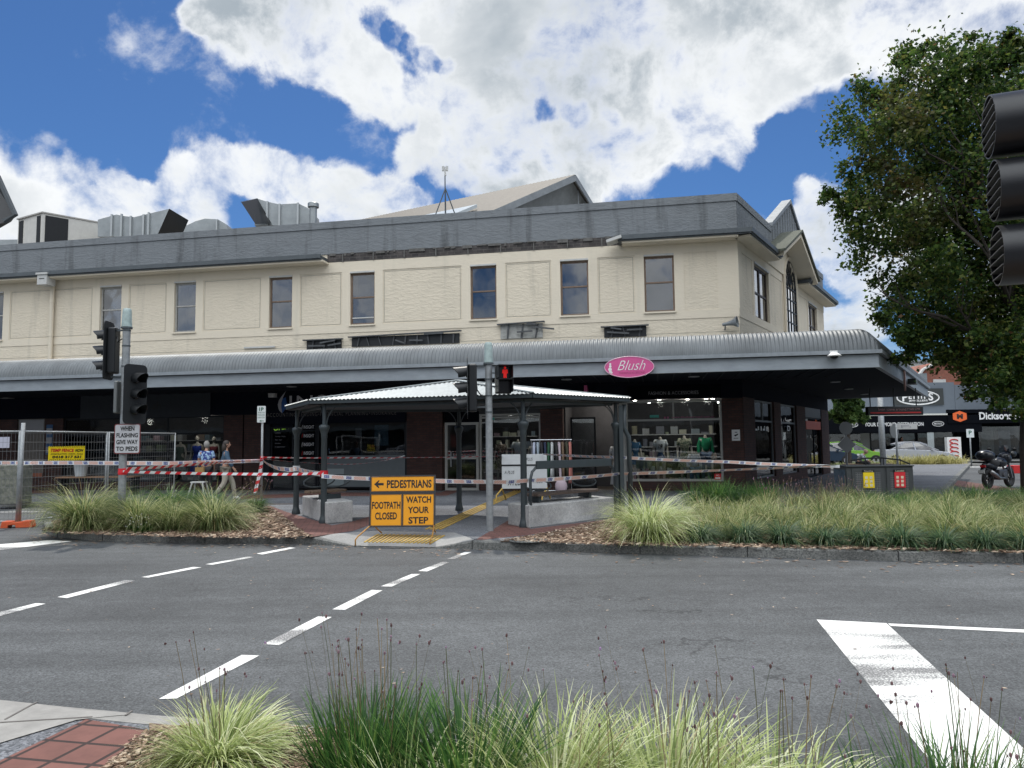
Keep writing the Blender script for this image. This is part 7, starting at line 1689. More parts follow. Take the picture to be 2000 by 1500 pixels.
# ---- poles and signs over there
def pole(name, label, px, Y_, pyt, r_=.06, m_=STEEL, pl=None):
    x = at(px, 880, Y_).x; t = thing(name, label, 'sign' if pl else 'pole', (x, Y_, 0)); z = at(px, pyt, Y_).z; MB().tube((x, Y_, 0), (x, Y_, z), r_, n=10).build('pole', m_, t, smooth=True)
    if pl: pl(t, x, Y_, z)
    return t
pole('light_pole', 'tall grey light pole in front of the light strip sign, left of the silver car', 1724, 38, 775, .14)
def p_round(t, x, Y_, z): MB().lathe((x-.12, Y_-.06, z-.35), [(.34, 0), (.34, .02)], 20, ax=(.6, -1, 0)).build('round_plate', mat('back of sign', (.17, .18, .18), .5, .4), t); MB().box(x+.02, x+1.0, Y_-.03, Y_, z-.28, z-.02).build('street_name_blade', OFFW, t); MB().box(x+.24, x+.30, Y_-.035, Y_-.031, z-.22, z-.08).box(x+.33, x+.62, Y_-.035, Y_-.031, z-.14, z-.10).box(x+.64, x+.70, Y_-.035, Y_-.031, z-.20, z-.15).build('lettering', GRYT, t)
pole('street_sign', 'pole with an edge on round sign and a white street name blade', 1752, 36, 827, .05, pl=p_round)
def p_diam(t, x, Y_, z): MB().prism([(x-.42, Y_-.05, z-.95), (x, Y_-.05, z-1.37), (x+.42, Y_-.05, z-.95), (x, Y_-.05, z-.53)], (0, .02, 0)).build('diamond_plate', mat('back of sign', (.17, .18, .18), .5, .4), t); MB().lathe((x, Y_-.05, z-.2), [(.3, 0), (.3, .02)], 18, ax=(0, -1, 0)).build('round_plate', MATS['back of sign'], t)
pole('warning_sign', 'pole with the grey back of a diamond sign beside the slender tree', 1653, 35, 828, .045, pl=p_diam)
def p_pl(t, x, Y_, z): MB().box(x-.22, x+.22, Y_-.05, Y_-.03, z-.5, z).build('plate', mat('parking plate white', (.62, .66, .66), .4), t); MB().text('P', (x, Y_-.055, z-.2), (1, 0, 0), (0, 0, 1), .18, .22, bold=.03).build('lettering', GRN, t)
pole('parking_sign', 'small white parking sign right of the straw grass strip', 1896, 45, 838, .04, pl=p_pl)
# poster column and red box
x = at(1866, 895, 52).x; pcx = MB(); pcx.box(x-.5, x+.45, 52, 52.3, .12, 1.75); po_ = pcx.build('sandwich_board', WHITE); props(po_, 'white board with red swirls on the far footpath', 'sign')
b_ = MB()
for k in range(5): b_.path([(x-.05+.28*math.cos(t_), 51.97, .4+k*.27+.12*math.sin(t_)) for t_ in [math.pi*1.4*j/9 for j in range(10)]], .035, 5)
b_.build('swirl', REDT, po_)
rbx = MB(); a = at(1988, 922, 25.8); rbx.box(a.x-.28, a.x+.16, 27.0, 27.4, .0, .6) if False else rbx.box(at(1979, 910, 30).x, at(1996, 910, 30).x, 30, 30.4, at(1985, 925, 30).z, at(1985, 909, 30).z); props(rbx.build('red_crate', REDT, bevel=.02), 'red box low beside the motorcycle at the right edge', 'box')
# brick crossing by the motorcycle
sheet('red_paving', [(15.0, 24.2), (16.2, 24.2), (17.6, 30.5), (16.0, 30.5)], .006, REDF, kind='structure')
sheet('road_marking', [gnd(1800, 913, .005)[:2], gnd(1990, 913, .005)[:2], gnd(1990, 911.5, .005)[:2], gnd(1800, 911.5, .005)[:2]], .005, LINE, kind='structure')

# ================================================================== motorcycle
def torus(b_, c, R_, r_, ax=(0, 1, 0), n=24): 
    c = Vector(c); b_.path([c+Vector((R_*math.cos(t_), 0, R_*math.sin(t_))) for t_ in [2*math.pi*k/n for k in range(n)]], r_, 8, closed=True)
mc = thing('motorcycle', 'black touring motorcycle with luggage boxes parked facing away by the road', 'motorcycle', (0, 0, 0))
MOTB = mat('motorcycle black', (.012, .014, .02), .25)
for x, nm in ((-.72, 'wheel'), (.76, 'wheel')):
    b_ = MB(); torus(b_, (x, 0, .32), .25, .075); w_ = b_.build('wheel', RUB, mc, smooth=True); b_ = MB(); torus(b_, (x, 0, .32), .18, .018)
    for k in range(5): t_ = 2*math.pi*k/5; b_.bar((x, 0, .32), (x+.18*math.cos(t_), 0, .32+.18*math.sin(t_)), .025)
    b_.lathe((x, -.06, .32), [(.05, 0), (.05, .12)], 10, ax=(0, 1, 0)); b_.build('rim', mat('dark rim', (.05, .05, .055), .4, .5), w_)
b_ = MB(); b_.box(-.25, .32, -.17, .17, .28, .62); b_.lathe((.05, -.22, .42), [(.12, 0), (.12, .44)], 12, ax=(0, 1, 0)); b_.build('engine', mat('engine metal', (.09, .09, .10), .4, .6), mc, bevel=.03)
b_ = MB(); b_.ball((.18, 0, .86), .34, .19, .17); b_.build('tank', MOTB, mc, smooth=True)
b_ = MB(); b_.path([(-.1, 0, .84), (-.35, 0, .82), (-.62, 0, .88)], [.13, .15, .12], 10); b_.build('seat', RUB, mc, smooth=True)
b_ = MB(); b_.path([(-.25, 0, .72), (-.6, 0, .78), (-.98, 0, .80)], [.13, .12, .05], 8); b_.bar((-.95, 0, .75), (-1.1, 0, .50), .14, .03); tl_ = b_.build('tail', MOTB, mc, smooth=True); MB().box(-1.02, -.97, -.08, .08, .72, .79).build('tail_light', MATS['tail light red'], tl_); MB().box(-1.12, -1.10, -.10, .10, .52, .63).build('number_plate', OFFW, tl_)
b_ = MB(); b_.ball((-.80, 0, 1.10), .27, .30, .19); b_.build('top_box', MOTB, mc, smooth=True)
b_ = MB()
for s in (-1, 1): b_.bar((.76, s*.1, .32), (.48, s*.1, 1.0), .05); 
b_.build('fork', mat('fork grey', (.25, .26, .28), .3, .6), mc)
b_ = MB(); b_.ball((.52, 0, .98), .20, .22, .22); b_.build('fairing', MOTB, mc, smooth=True)
b_ = MB(); b_.add([(.62, -.17, 1.08), (.62, .17, 1.08), (.44, .15, 1.42), (.44, -.15, 1.42), (.50, 0, 1.44), (.70, 0, 1.10)], [(0, 5, 4, 3), (5, 1, 2, 4)]); wb = b_.build('windscreen', glass('windscreen tint', (.45, .5, .55), .8, .12), mc); 
b_ = MB(); b_.path([(.25, -.42, 1.10), (.40, -.22, 1.12), (.42, 0, 1.06), (.40, .22, 1.12), (.25, .42, 1.10)], .016, 6); b_.build('handlebar', BLK, mc)
for s in (-1, 1):
    b_ = MB(); b_.ball((.28, s*.40, 1.14), .16, .07, .10); b_.build('hand_guard', BLK, mc, smooth=True); b_ = MB(); b_.bar((.34, s*.3, 1.1), (.36, s*.36, 1.28), .012); b_.ball((.36, s*.40, 1.3), .03, .08, .05); b_.build('mirror', BLK, mc)
b_ = MB(); b_.path([(0, -.2, .34), (-.4, -.22, .36), (-.60, -.22, .45), (-.95, -.22, .58)], [.03, .04, .07, .065], 10); b_.build('exhaust', mat('exhaust steel', (.3, .3, .3), .3, .8), mc, smooth=True)
b_ = MB(); b_.bar((-.3, 0, .45), (-.72, 0, .32), .10, .06); b_.bar((-.55, .1, .75), (-.5, .1, .45), .06); b_.bar((-.1, .1, .3), (0, .32, .01), .025); b_.build('swing_arm', BLK, mc)
b_ = MB(); b_.path([(-.95+.0, 0, .72), (-.85, 0, .70), (-.45, 0, .62)], .02, 6); b_.path([(.76+.30*math.cos(t_), 0, .34+.33*math.sin(t_)) for t_ in [math.pi*(.15+.6*j/8) for j in range(9)]], .05, 6); b_.build('mudguard', MOTB, mc)
mp_ = gnd(1957, 955, 0); mc.location = (mp_.x+.25, mp_.y+.55, 0); mc.rotation_euler = (0, 0, R(33)); mc.scale = (.98,)*3
# ================================================================== people and shop dummies
def skinned(J, E, rad, sub=1):
    me = bpy.data.meshes.new('s'); names = list(J); idx = {n: i for i, n in enumerate(names)}
    used = sorted({idx[a] for e in E for a in e}); remap = {u: i for i, u in enumerate(used)}
    me.from_pydata([J[names[u]] for u in used], [(remap[idx[a]], remap[idx[b]]) for a, b in E], []); ob = bpy.data.objects.new('s', me); COL.objects.link(ob)
    md = ob.modifiers.new('k', 'SKIN'); sv = me.skin_vertices[0].data
    for i, u in enumerate(used): r_ = rad[names[u]]; sv[i].radius = (r_, r_) if not isinstance(r_, tuple) else r_; sv[i].use_root = False
    sv[0].use_root = True; md.use_smooth_shade = True
    ss = ob.modifiers.new('u', 'SUBSURF'); ss.levels = sub; ss.render_levels = sub
    dg = bpy.context.evaluated_depsgraph_get(); m2 = bpy.data.meshes.new_from_object(ob.evaluated_get(dg)); v = [tuple(p.co) for p in m2.vertices]; f = [tuple(p.vertices) for p in m2.polygons]
    bpy.data.objects.remove(ob); bpy.data.meshes.remove(me); bpy.data.meshes.remove(m2); return v, f
BASE = dict(pelvis=(0, 0, .92), belly=(0, 0, 1.06), chest=(0, 0, 1.24), neck=(0, 0, 1.40), head=(.01, 0, 1.50),
    shl=(0, .17, 1.35), ell=(-.02, .22, 1.08), wrl=(.06, .23, .86), shr=(0, -.17, 1.35), elr=(-.02, -.22, 1.08), wrr=(.06, -.23, .86),
    hil=(0, .09, .86), knl=(.02, .10, .49), anl=(0, .10, .08), tol=(.14, .11, .03), hir=(0, -.09, .86), knr=(.02, -.10, .49), anr=(0, -.10, .08), tor=(.14, -.11, .03))
RAD = dict(pelvis=.125, belly=.115, chest=.13, neck=.05, head=.05, shl=.055, ell=.04, wrl=.028, shr=.055, elr=.04, wrr=.028, hil=.085, knl=.055, anl=.038, tol=.03, hir=.085, knr=.055, anr=.038, tor=.03)
EDG = [('pelvis', 'belly'), ('belly', 'chest'), ('chest', 'neck'), ('neck', 'head'), ('chest', 'shl'), ('shl', 'ell'), ('ell', 'wrl'), ('chest', 'shr'), ('shr', 'elr'), ('elr', 'wrr'), ('pelvis', 'hil'), ('hil', 'knl'), ('knl', 'anl'), ('anl', 'tol'), ('pelvis', 'hir'), ('hir', 'knr'), ('knr', 'anr'), ('anr', 'tor')]
def figure(name, label, cat, loc, rz, skin, pose={}, top=None, bottom=None, skirt=None, hair=None, shoes=None, sleeves=.5, head=True, scale=1.0, legs=True, hairstyle='short', group=None):
    J = dict(BASE); J.update(pose); Rr = dict(RAD); E = list(EDG)
    if not legs: E = [e for e in E if not any(k in ''.join(e) for k in ('kn', 'an', 'to', 'hil', 'hir'))]
    # hands with five fingers
    for s, w, e in (('l', 'wrl', 'ell'), ('r', 'wrr', 'elr')):
        a = Vector(J[w]); d = (a-Vector(J[e])).normalized(); sd2 = d.cross(Vector((0, 1, 0))).normalized() if abs(d.y) < .9 else Vector((1, 0, 0)); pm = 'pm'+s; J[pm] = tuple(a+d*.06); Rr[pm] = .026; E.append((w, pm))
        for k in range(4):
            n1 = 'f%s%d' % (s, k); J[n1] = tuple(a+d*(.11)+sd2*(.026-.017*k)); Rr[n1] = .008; n2 = n1+'t'; J[n2] = tuple(a+d*(.15+.012*(1.5-abs(k-1.5)))+sd2*(.030-.02*k)+Vector((0, 0, 0))); Rr[n2] = .006; E += [(pm, n1), (n1, n2)]
        n1 = 'th'+s; J[n1] = tuple(a+d*.07+sd2*.045); Rr[n1] = .009; E.append((pm, n1))
    v, f = skinned(J, E, Rr); b_ = MB(); b_.add(v, f)
    hd = Vector(J['head'])
    if head:
        c = hd+Vector((.015, 0, .075)); b_.ball(c, .088, .072, .112, 14, 10); b_.ball(c+Vector((.09, 0, -.01)), .016, .012, .022, 6, 4)
        for s in (-1, 1): b_.ball(c+Vector((0, s*.074, 0)), .02, .01, .03, 6, 4)
    root = b_.build(name, skin, None, smooth=True, origin=(0, 0, 0)); props(root, label, cat, group)
    if head and name == 'person':
        c = hd+Vector((.015, 0, .075)); e = MB()
        for s in (-1, 1): e.ball(c+Vector((.078, s*.03, .012)), .009, .012, .007, 6, 4)
        e.build('eyes', BLK, root); e = MB(); e.box(c.x+.080, c.x+.088, -.022, .022, c.z-.052, c.z-.046); e.build('mouth', mat('lip', (.3, .1, .09), .5), root)
    def shell(nm, ed, m_, grow):
        rr_ = {k: ((x+grow) if not isinstance(x, tuple) else x) for k, x in Rr.items()}; v, f = skinned(J, ed, rr_); MB().add(v, f).build(nm, m_, root, smooth=True)
    if top:
        J['_sl'] = tuple(Vector(J['shl']).lerp(Vector(J['ell']), .95 if sleeves > .6 else .7)); J['_sr'] = tuple(Vector(J['shr']).lerp(Vector(J['elr']), .95 if sleeves > .6 else .7)); Rr['_sl'] = Rr['_sr'] = .05
        J['_wl'] = tuple(Vector(J['ell']).lerp(Vector(J['wrl']), .9)); J['_wr'] = tuple(Vector(J['elr']).lerp(Vector(J['wrr']), .9)); Rr['_wl'] = Rr['_wr'] = .035
        J['_ch'] = tuple(Vector(J['chest']).lerp(Vector(J['neck']), .75)); Rr['_ch'] = .07
        ed = [('pelvis', 'belly'), ('belly', 'chest'), ('chest', '_ch'), ('chest', 'shl'), ('chest', 'shr')]
        if sleeves > 0: ed += [('shl', '_sl'), ('shr', '_sr')]
        if sleeves > .6: ed += [('_sl', '_wl'), ('_sr', '_wr')]
        shell('shirt', ed, top, .018)
    if bottom and legs: shell('trousers', [('pelvis', 'hil'), ('hil', 'knl'), ('knl', 'anl'), ('pelvis', 'hir'), ('hir', 'knr'), ('knr', 'anr')], bottom, .022)
    if skirt:
        m_, z1, z0, w0 = skirt; p = Vector(J['pelvis']); vs = []; fs = []; n_ = 28; rows = 6
        for r_ in range(rows+1):
            t_ = r_/rows; z = z1+(z0-z1)*t_
            for k in range(n_): a = 2*math.pi*k/n_; rd = (.135+(w0-.135)*t_)*(1+.07*t_*math.sin(a*7)); vs.append((p.x+rd*math.cos(a)*.8, p.y+rd*math.sin(a), z))
        for r_ in range(rows):
            for k in range(n_): fs.append((r_*n_+k, (r_+1)*n_+k, (r_+1)*n_+(k+1) % n_, r_*n_+(k+1) % n_))
        MB().add(vs, fs).build('skirt', m_, root, smooth=True)
    if hair and head:
        c = hd+Vector((-.005, 0, .09)); h_ = MB(); h_.ball(c, .10, .085, .115, 12, 8)
        if hairstyle == 'long': h_.ball(c+Vector((-.05, 0, -.10)), .07, .085, .15, 10, 8)
        h_.build('hair', hair, root, smooth=True)
    if shoes and legs:
        for a, t in (('anl', 'tol'), ('anr', 'tor')):
            p, q = Vector(J[a]), Vector(J[t]); s_ = MB(); s_.path([p-(q-p)*.35+Vector((0, 0, -.03)), p+Vector((0, 0, -.02)), q], [.035, .05, .035], 8); s_.build('shoe', shoes, root, smooth=True)
    root.location = loc; root.rotation_euler = (0, 0, rz); root.scale = (scale,)*3; return root
def pattern(name, a, b, sc, th=.5):
    mt, N, L, bs = nodes(name); tc = N.new('ShaderNodeTexCoord'); vo = N.new('ShaderNodeTexNoise'); vo.inputs['Scale'].default_value = sc; vo.inputs['Detail'].default_value = 2; L.new(tc.outputs['Object'], vo.inputs['Vector'])
    r_ = N.new('ShaderNodeMapRange'); r_.inputs[1].default_value = th-.03; r_.inputs[2].default_value = th+.03; L.new(vo.outputs['Fac'], r_.inputs[0]); mx = N.new('ShaderNodeMix'); mx.data_type = 'RGBA'; L.new(r_.outputs[0], mx.inputs[0]); mx.inputs[6].default_value = (*a, 1); mx.inputs[7].default_value = (*b, 1); L.new(mx.outputs[2], bs.inputs[0]); bs.inputs['Roughness'].default_value = .8; return mt
FLOR = pattern('blue floral cloth', (.03, .05, .22), (.30, .45, .62), 14)
p = at(403, 900, 22.4)
w1 = figure('person', 'grey haired person in a blue floral shirt standing at the left shop window', 'person', (p.x, 22.4, .13), R(100), SKIN, dict(ell=(.03, .22, 1.10), wrl=(.22, .20, 1.12), wrr=(.10, -.2, .88)), FLOR, mat('black cloth', (.015, .015, .018), .8), hair=mat('grey hair', (.32, .31, .29), .8, n=.3), shoes=BLK, sleeves=.5)
hb_ = MB(); q = at(395, 918, 22.25); hb_.box(q.x-.15, q.x+.10, 22.1, 22.2, q.z-.12, q.z+.08); hb_.path([(q.x-.1, 22.15, q.z+.08), (q.x-.05, 22.15, q.z+.25), (q.x+.06, 22.15, q.z+.08)], .01, 5); props(hb_.build('handbag', mat('tan leather', (.30, .18, .06), .6), bevel=.02), 'tan handbag held by the person in the floral shirt', 'bag')
p = at(441, 900, 21.6)
w2 = figure('person', 'dark haired person in a denim jacket and beige trousers walking past the brick pier', 'person', (p.x, 21.6, .13), R(20), SKIN, dict(knl=(.20, .10, .50), anl=(.26, .10, .09), tol=(.40, .11, .05), knr=(-.02, -.1, .50), anr=(-.30, -.1, .13), tor=(-.18, -.11, .03), ell=(-.10, .22, 1.1), wrl=(-.05, .22, .90), elr=(.08, -.22, 1.1), wrr=(.2, -.2, .92)), mat('denim blue', (.05, .10, .16), .8, n=.3), mat('beige cloth', (.36, .33, .27), .85, n=.15), hair=mat('dark hair', (.03, .022, .018), .6), shoes=WHITE, sleeves=1, hairstyle='long')
# seated man beyond the awning
p = at(1686, 905, 39)
sm = figure('person', 'person in a pale checked shirt sitting hunched on a bench beyond the awning', 'person', (p.x-.2, 39, -.42), R(-35), SKIN, dict(chest=(.12, 0, 1.20), neck=(.24, 0, 1.33), head=(.33, 0, 1.38), shl=(.14, .18, 1.30), shr=(.14, -.18, 1.30), ell=(.28, .22, 1.08), wrl=(.42, .12, 1.0), elr=(.28, -.22, 1.08), wrr=(.42, -.12, 1.0), knl=(.46, .12, .92), anl=(.48, .12, .50), tol=(.62, .13, .46), knr=(.46, -.12, .92), anr=(.52, -.12, .50), tor=(.66, -.13, .46)), pattern('checked shirt', (.22, .25, .28), (.42, .45, .46), 30), mat('black cloth', (.015, .015, .018), .8), hair=mat('bald hair', (.30, .22, .17), .6), shoes=BLK, sleeves=1)
bs = thing('park_bench', 'low dark bench carrying the seated person beyond the awning', 'bench', (p.x, 39, 0))
b_ = MB(); b_.box(p.x-1.0, p.x+1.4, 38.75, 39.25, .36, .42); b_.build('seat', BENCH, bs)
for x_ in (-.8, 1.2): MB().box(p.x+x_-.04, p.x+x_+.04, 38.8, 39.2, 0, .36).build('leg', BLK, bs)
p = at(1762, 872, 54.6); figure('person', 'dim person in dark clothes behind the silver car at the jewellers window', 'person', (p.x, 54.6, .12), R(-90), SKIN, {}, mat('brown jacket', (.06, .05, .045), .8), mat('black cloth', (.015, .015, .018), .8), hair=mat('dark hair', (.03, .022, .018), .6), sleeves=1)
# ---- dummies in the windows (front frame: x along, y depth behind glass)
def MFp(px, y): x = fr(px, 880)[0]; return MF @ Vector((x*(1), y, 0))
def dummy(px, depth, label, rzd, scale=1.0, z=.45, **k):
    # depth behind the glass; px read on that depth
    x, _ = fr(px, 880, depth); p = MF @ Vector((x, depth, z)); return figure('mannequin', label, 'mannequin', tuple(p), R(rzd), k.pop('skin', MANN), scale=scale, **k)
WT_ = mat('white cotton', (.55, .58, .60), .85, n=.1); JB = mat('blue jeans', (.08, .13, .22), .85, n=.3); GRNK = mat('green knit', (.01, .22, .10), .9); FL2 = pattern('sage floral cloth', (.10, .13, .09), (.28, .28, .20), 18)
dz = .36
m1_ = dummy(1290, .7, 'headless mannequin in a white printed tee shirt and blue denim skirt in the corner window', -100, .97, top=WT_, skirt=(mat('dark denim', (.04, .08, .16), .85), .98, .66, .17), head=False, z=dz)
q = Vector((0, 0, 0)); pr = MB(); pr.box(.135, .150, -.07, .07, 1.10, 1.25); pr.build('shirt_print', pattern('print grey', (.03, .03, .035), (.4, .4, .42), 30), m1_)
dummy(1337, .8, 'headless mannequin in a sage floral dress in the corner window', -95, .99, top=FL2, skirt=(FL2, 1.0, .48, .21), head=False, z=dz)
dummy(1378, .9, 'headless mannequin in a green top and blue jeans in the corner window', -90, 1.0, top=GRNK, bottom=JB, head=False, sleeves=1, z=dz)
dummy(1355, .45, 'low headless torso in a loose white blouse in front of the dummies', -90, .88, top=WT_, bottom=JB, head=False, sleeves=1, z=.02)
dummy(1240, 1.2, 'mannequin in a dim blue dress deep in the corner window', -80, .92, top=mat('blue cloth', (.02, .08, .16), .85), skirt=(mat('blue cloth', (.02, .08, .16), .85), 1.0, .6, .2), head=False, z=dz)
dummy(1204, 1.0, 'mannequin in a long white dress standing at the shop entry', -90, .98, top=WT_, skirt=(WT_, 1.0, .15, .22), head=False, z=.13)
dummy(385, .7, 'mannequin in a royal blue dress in the left shop window', -90, .95, top=mat('royal blue', (.01, .04, .32), .8), skirt=(mat('royal blue', (.01, .04, .32), .8), 1.0, .25, .28), head=True, sleeves=0, z=.45)
dummy(418, 1.0, 'mannequin in a dark red dress in the left shop window', -90, .93, top=mat('dark red cloth', (.16, .02, .03), .8), skirt=(mat('dark red cloth', (.16, .02, .03), .8), 1.0, .4, .22), head=True, sleeves=0, z=.45)
dummy(352, 1.2, 'mannequin in a grey green dress in the left shop window', -90, .93, top=mat('grey green cloth', (.10, .13, .11), .8), skirt=(mat('grey green cloth', (.10, .13, .11), .8), 1.0, .4, .22), head=False, sleeves=0, z=.45)
dummy(978, .8, 'mannequin in a brown patterned dress in the window beside the white door', -90, .9, top=pattern('brown cloth', (.06, .04, .03), (.18, .14, .11), 16), skirt=(pattern('brown cloth', (.06, .04, .03), (.18, .14, .11), 16), 1, .45, .24), head=False, z=dz)
dummy(1012, .6, 'mannequin in a white shirt in the window beside the white door', -90, .88, top=WT_, bottom=mat('black cloth', (.015, .015, .018), .8), head=False, sleeves=.5, z=dz+.1)
dummy(1043, .7, 'mannequin in a grey top at the right of the window beside the white door', -90, .86, top=mat('grey cloth', (.2, .2, .19), .8), bottom=JB, head=False, sleeves=0, z=dz)
# window in side wall: blue dress
p = MS @ Vector((2.0, .9, .3)); figure('mannequin', 'mannequin in a blue outfit in the first side window', 'mannequin', tuple(p), R(-40), MANN, {}, mat('blue cloth', (.02, .08, .16), .85), JB, head=False, scale=.95)
# clothes rack outside with hanging garments
Yk = 21.4; x0 = at(1036, 880, Yk).x; x1 = at(1117, 880, Yk).x; zt = at(1076, 859, Yk).z
rk = thing('clothes_rack', 'chrome clothes rack of garments on the footpath at the shop entry', 'rack', ((x0+x1)/2, Yk, .13))
CH = mat('chrome tube', (.5, .5, .52), .2, .9)
MB().tube((x0, Yk, zt), (x1, Yk, zt), .014, n=8).build('rail', CH, rk)
for x_ in (x0+.03, x1-.03): MB().tube((x_, Yk, .2), (x_, Yk, zt), .013, n=8).build('upright', CH, rk); MB().tube((x_, Yk-.25, .19), (x_, Yk+.25, .19), .013, n=8).build('foot', CH, rk)
MB().tube((x0, Yk, .32), (x1, Yk, .32), .012, n=8).build('lower_rail', CH, rk)
GC = [('striped white and blue shirt', (.40, .44, .55), .75), ('pale blue shirt', (.3, .36, .42), .78), ('black top', (.02, .02, .025), .7), ('navy top', (.02, .03, .07), .8), ('dark green dress', (.02, .08, .04), 1.0), ('white blouse', (.5, .52, .52), 1.05), ('black dress', (.015, .015, .015), 1.05), ('pale pink trousers', (.45, .38, .42), 1.2), ('brown cardigan', (.16, .11, .07), 1.0), ('dark olive jacket', (.05, .05, .03), .95), ('salmon pink trousers', (.48, .18, .15), 1.15)]
rg = random.Random(4)
for k, (nm, c, L_) in enumerate(GC):
    xx = x0+.08+(x1-x0-.16)*k/(len(GC)-1); b_ = MB(); wv_ = [(-.22+.44*j/12, rg.uniform(-.015, .015)) for j in range(13)]; vs = []; fs = []
    for r_ in range(5):
        t_ = r_/4; z = zt-.06-L_*t_
        for j, (yy, o) in enumerate(wv_): vs.append((xx+o*(1+t_)+.03*math.sin(j+k)*t_, Yk+yy*(1-.25*(t_ == 0))*1.0, z+(-.05*abs(yy)*5 if t_ == 0 else 0)))
    for r_ in range(4):
        for j in range(12): fs.append((r_*13+j, r_*13+j+1, (r_+1)*13+j+1, (r_+1)*13+j))
    b_.add(vs, fs); g_ = b_.build('garment', mat('cloth '+nm, c, .85, n=.2), smooth=True); sl_ = g_.modifiers.new('s', 'SOLIDIFY'); sl_.thickness = .05
    g_.rotation_euler = (0, 0, 0); props(g_, nm+' hanging on the chrome clothes rack', 'garment', 'garments on the clothes rack')
bgp = at(1096, 950, Yk-.3); pb = MB(); pb.ball((bgp.x, Yk-.3, .45), .17, .12, .22); props(pb.build('pink_bag', mat('pale pink cloth', (.42, .34, .38), .8), smooth=True), 'pale pink bag hanging low on the clothes rack', 'bag')
# small sandwich stool by the shoppers, white bin behind fence
ap = at(388, 940, 21.9); st = thing('step_stool', 'small pale folding stool beside the person in the floral shirt', 'stool', (ap.x, 21.9, .13))
MB().box(ap.x-.2, ap.x+.2, 21.8, 22.05, .62, .66).build('seat', OFFW, st)
for sx_ in (-1, 1): MB().bar((ap.x+sx_*.15, 21.8, .62), (ap.x+sx_*.26, 21.7, .13), .03).build('leg', OFFW, st); MB().bar((ap.x+sx_*.15, 22.05, .62), (ap.x+sx_*.26, 22.15, .13), .03).build('leg', OFFW, st)
ap = at(158, 916, 24.5); bk = MB(); bk.lathe((ap.x, 24.5, .75), [(.16, 0), (.21, .42), (.22, .43)], 16); props(bk.build('bucket', mat('pale bucket', (.42, .45, .46), .6), smooth=True, auto=40), 'pale bucket on a ledge behind the mesh fence', 'bucket')
tb = thing('display_table', 'low wooden display table behind the mesh fence at the gift shop', 'table', (at(215, 940, 24.6).x, 24.6, .13)); x_ = tb.location.x
MB().box(x_-1.6, x_+.9, 24.3, 24.9, .70, .74).build('table_top', mat('display timber', (.24, .14, .08), .6, n=.3), tb)
for a in (-1.5, .8): MB().box(x_+a-.03, x_+a+.03, 24.35, 24.85, .13, .70).build('leg', dkf, tb)
# graffiti cabinet behind the left fence
cb = at(12, 950, 21.0); c_ = MB(); c_.box(cb.x-.5, cb.x+.35, 21.0, 21.6, .13, 1.2); props(c_.build('service_cabinet', mat('painted cabinet', (.22, .22, .18), .7, col2=(.05, .06, .05), nscale=7), bevel=.02), 'mottled service cabinet behind the mesh fence at far left', 'cabinet')
nb2 = MB(); c = at(12, 862, 20.9); nb2.box(c.x-.2, c.x+.12, 20.85, 20.87, c.z-.18, c.z+.12); props(nb2.build('paper_notice', mat('paper lilac', (.42, .42, .5), .7)), 'pale paper notice behind the left fence panel', 'sign')
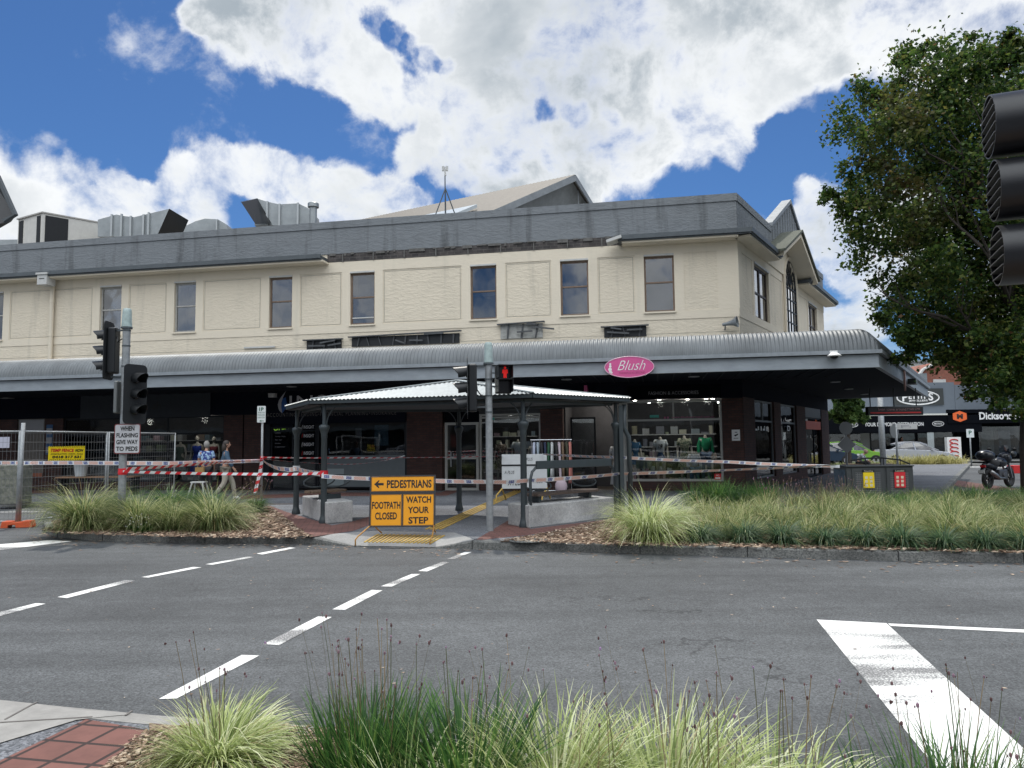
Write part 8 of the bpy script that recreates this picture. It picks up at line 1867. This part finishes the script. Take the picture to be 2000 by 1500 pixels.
# stock on shelves inside the shops
STOCK = m_island('folded stock', [(0, (.04, .05, .09)), (.25, (.30, .30, .30)), (.45, (.10, .16, .20)), (.6, (.35, .18, .20)), (.8, (.16, .20, .12)), (1, (.45, .42, .36))], .8)
def shelves(px0, px1, depth, label, seed, z1=2.1, z0=.2):
    xa, xb = fr(px0, 880, depth)[0], fr(px1, 880, depth)[0]; t = thing('display_shelf', label, 'shelf', tuple(MF @ Vector(((xa+xb)/2, depth, .13)))); rr = random.Random(seed); sh = MB(MF); st = MB(MF); z = z0
    while z < z1:
        sh.box(xa, xb, depth, depth+.4, z, z+.03); x = xa+.05
        while x < xb-.2:
            w = rr.uniform(.08, .28); h = rr.uniform(.06, .30)
            if rr.random() < .85: st.box(x, x+w, depth+.02, depth+.3, z+.031, z+.03+h)
            x += w+rr.uniform(.01, .08)
        z += .42
    sh.build('shelf_board', mat('shelf white', (.35, .35, .35), .6), t); st.build('stock', STOCK, t)
shelves(1232, 1400, 2.4, 'long shelves of folded stock deep inside the corner shop', 1)
shelves(945, 1050, 2.2, 'shelves of stock behind the dummies beside the white door', 2)
shelves(130, 320, 1.6, 'shelves of gift stock in the dark left shop behind the fence', 3, 1.9)
shelves(330, 430, 2.0, 'shelves of stock behind the royal blue dress in the left shop', 4, 1.9)
for px, py, w_, h_, c, lb in ((745, 850, .5, .7, (.10, .16, .20), 'dim blue poster inside the accountants window'), (700, 845, .22, .3, (.3, .3, .3), 'small pale notice inside the accountants window'), (1258, 905, .5, .34, (.25, .30, .26), 'pale green display board low in the corner window'), (250, 870, .45, .3, (.30, .28, .22), 'cream poster in the left shop window behind the fence')):
    x_, z_ = fr(px, py, .25); q = MB(MF); q.box(x_-w_/2, x_+w_/2, .25, .27, z_-h_/2, z_+h_/2); props(q.build('poster', mat('poster '+lb, c, .7, n=.6, nscale=5)), lb, 'poster')
# ---- opposite side of the road, behind the viewer: what the glass reflects
ob = thing('opposite_building', 'two storey brick shop row on the near side of the road, behind the viewer', 'building', (0, -24, 0))
MB().box(-150, 50, -36, -24, 0, 7.6).build('wall', mat('opposite wall', (.05, .045, .04), .8, n=.4, nscale=.4), ob)
MB().box(-150, 50, -24, -20.5, 3.2, 3.7).build('awning', DGREY, ob)
for k in range(32): x = -146+k*6; MB().box(x, x+2.0, -24, -23.97, 4.6, 6.2).build('window', MATS['dark shop interior'], ob); MB().box(x-1, x+3.6, -24, -23.96, .5, 2.8).build('shop_window', DARKIN, ob)
w_ = car('sedan_car', 'silver sedan parked behind the viewer, seen in the shop window reflections', (-21, -4.5, 0), R(-12), SILV); w_ = car('hatchback_car', 'dark hatchback parked behind the viewer, seen in the shop window reflections', (-15, -6.3, 0), R(-12), DBL, True)
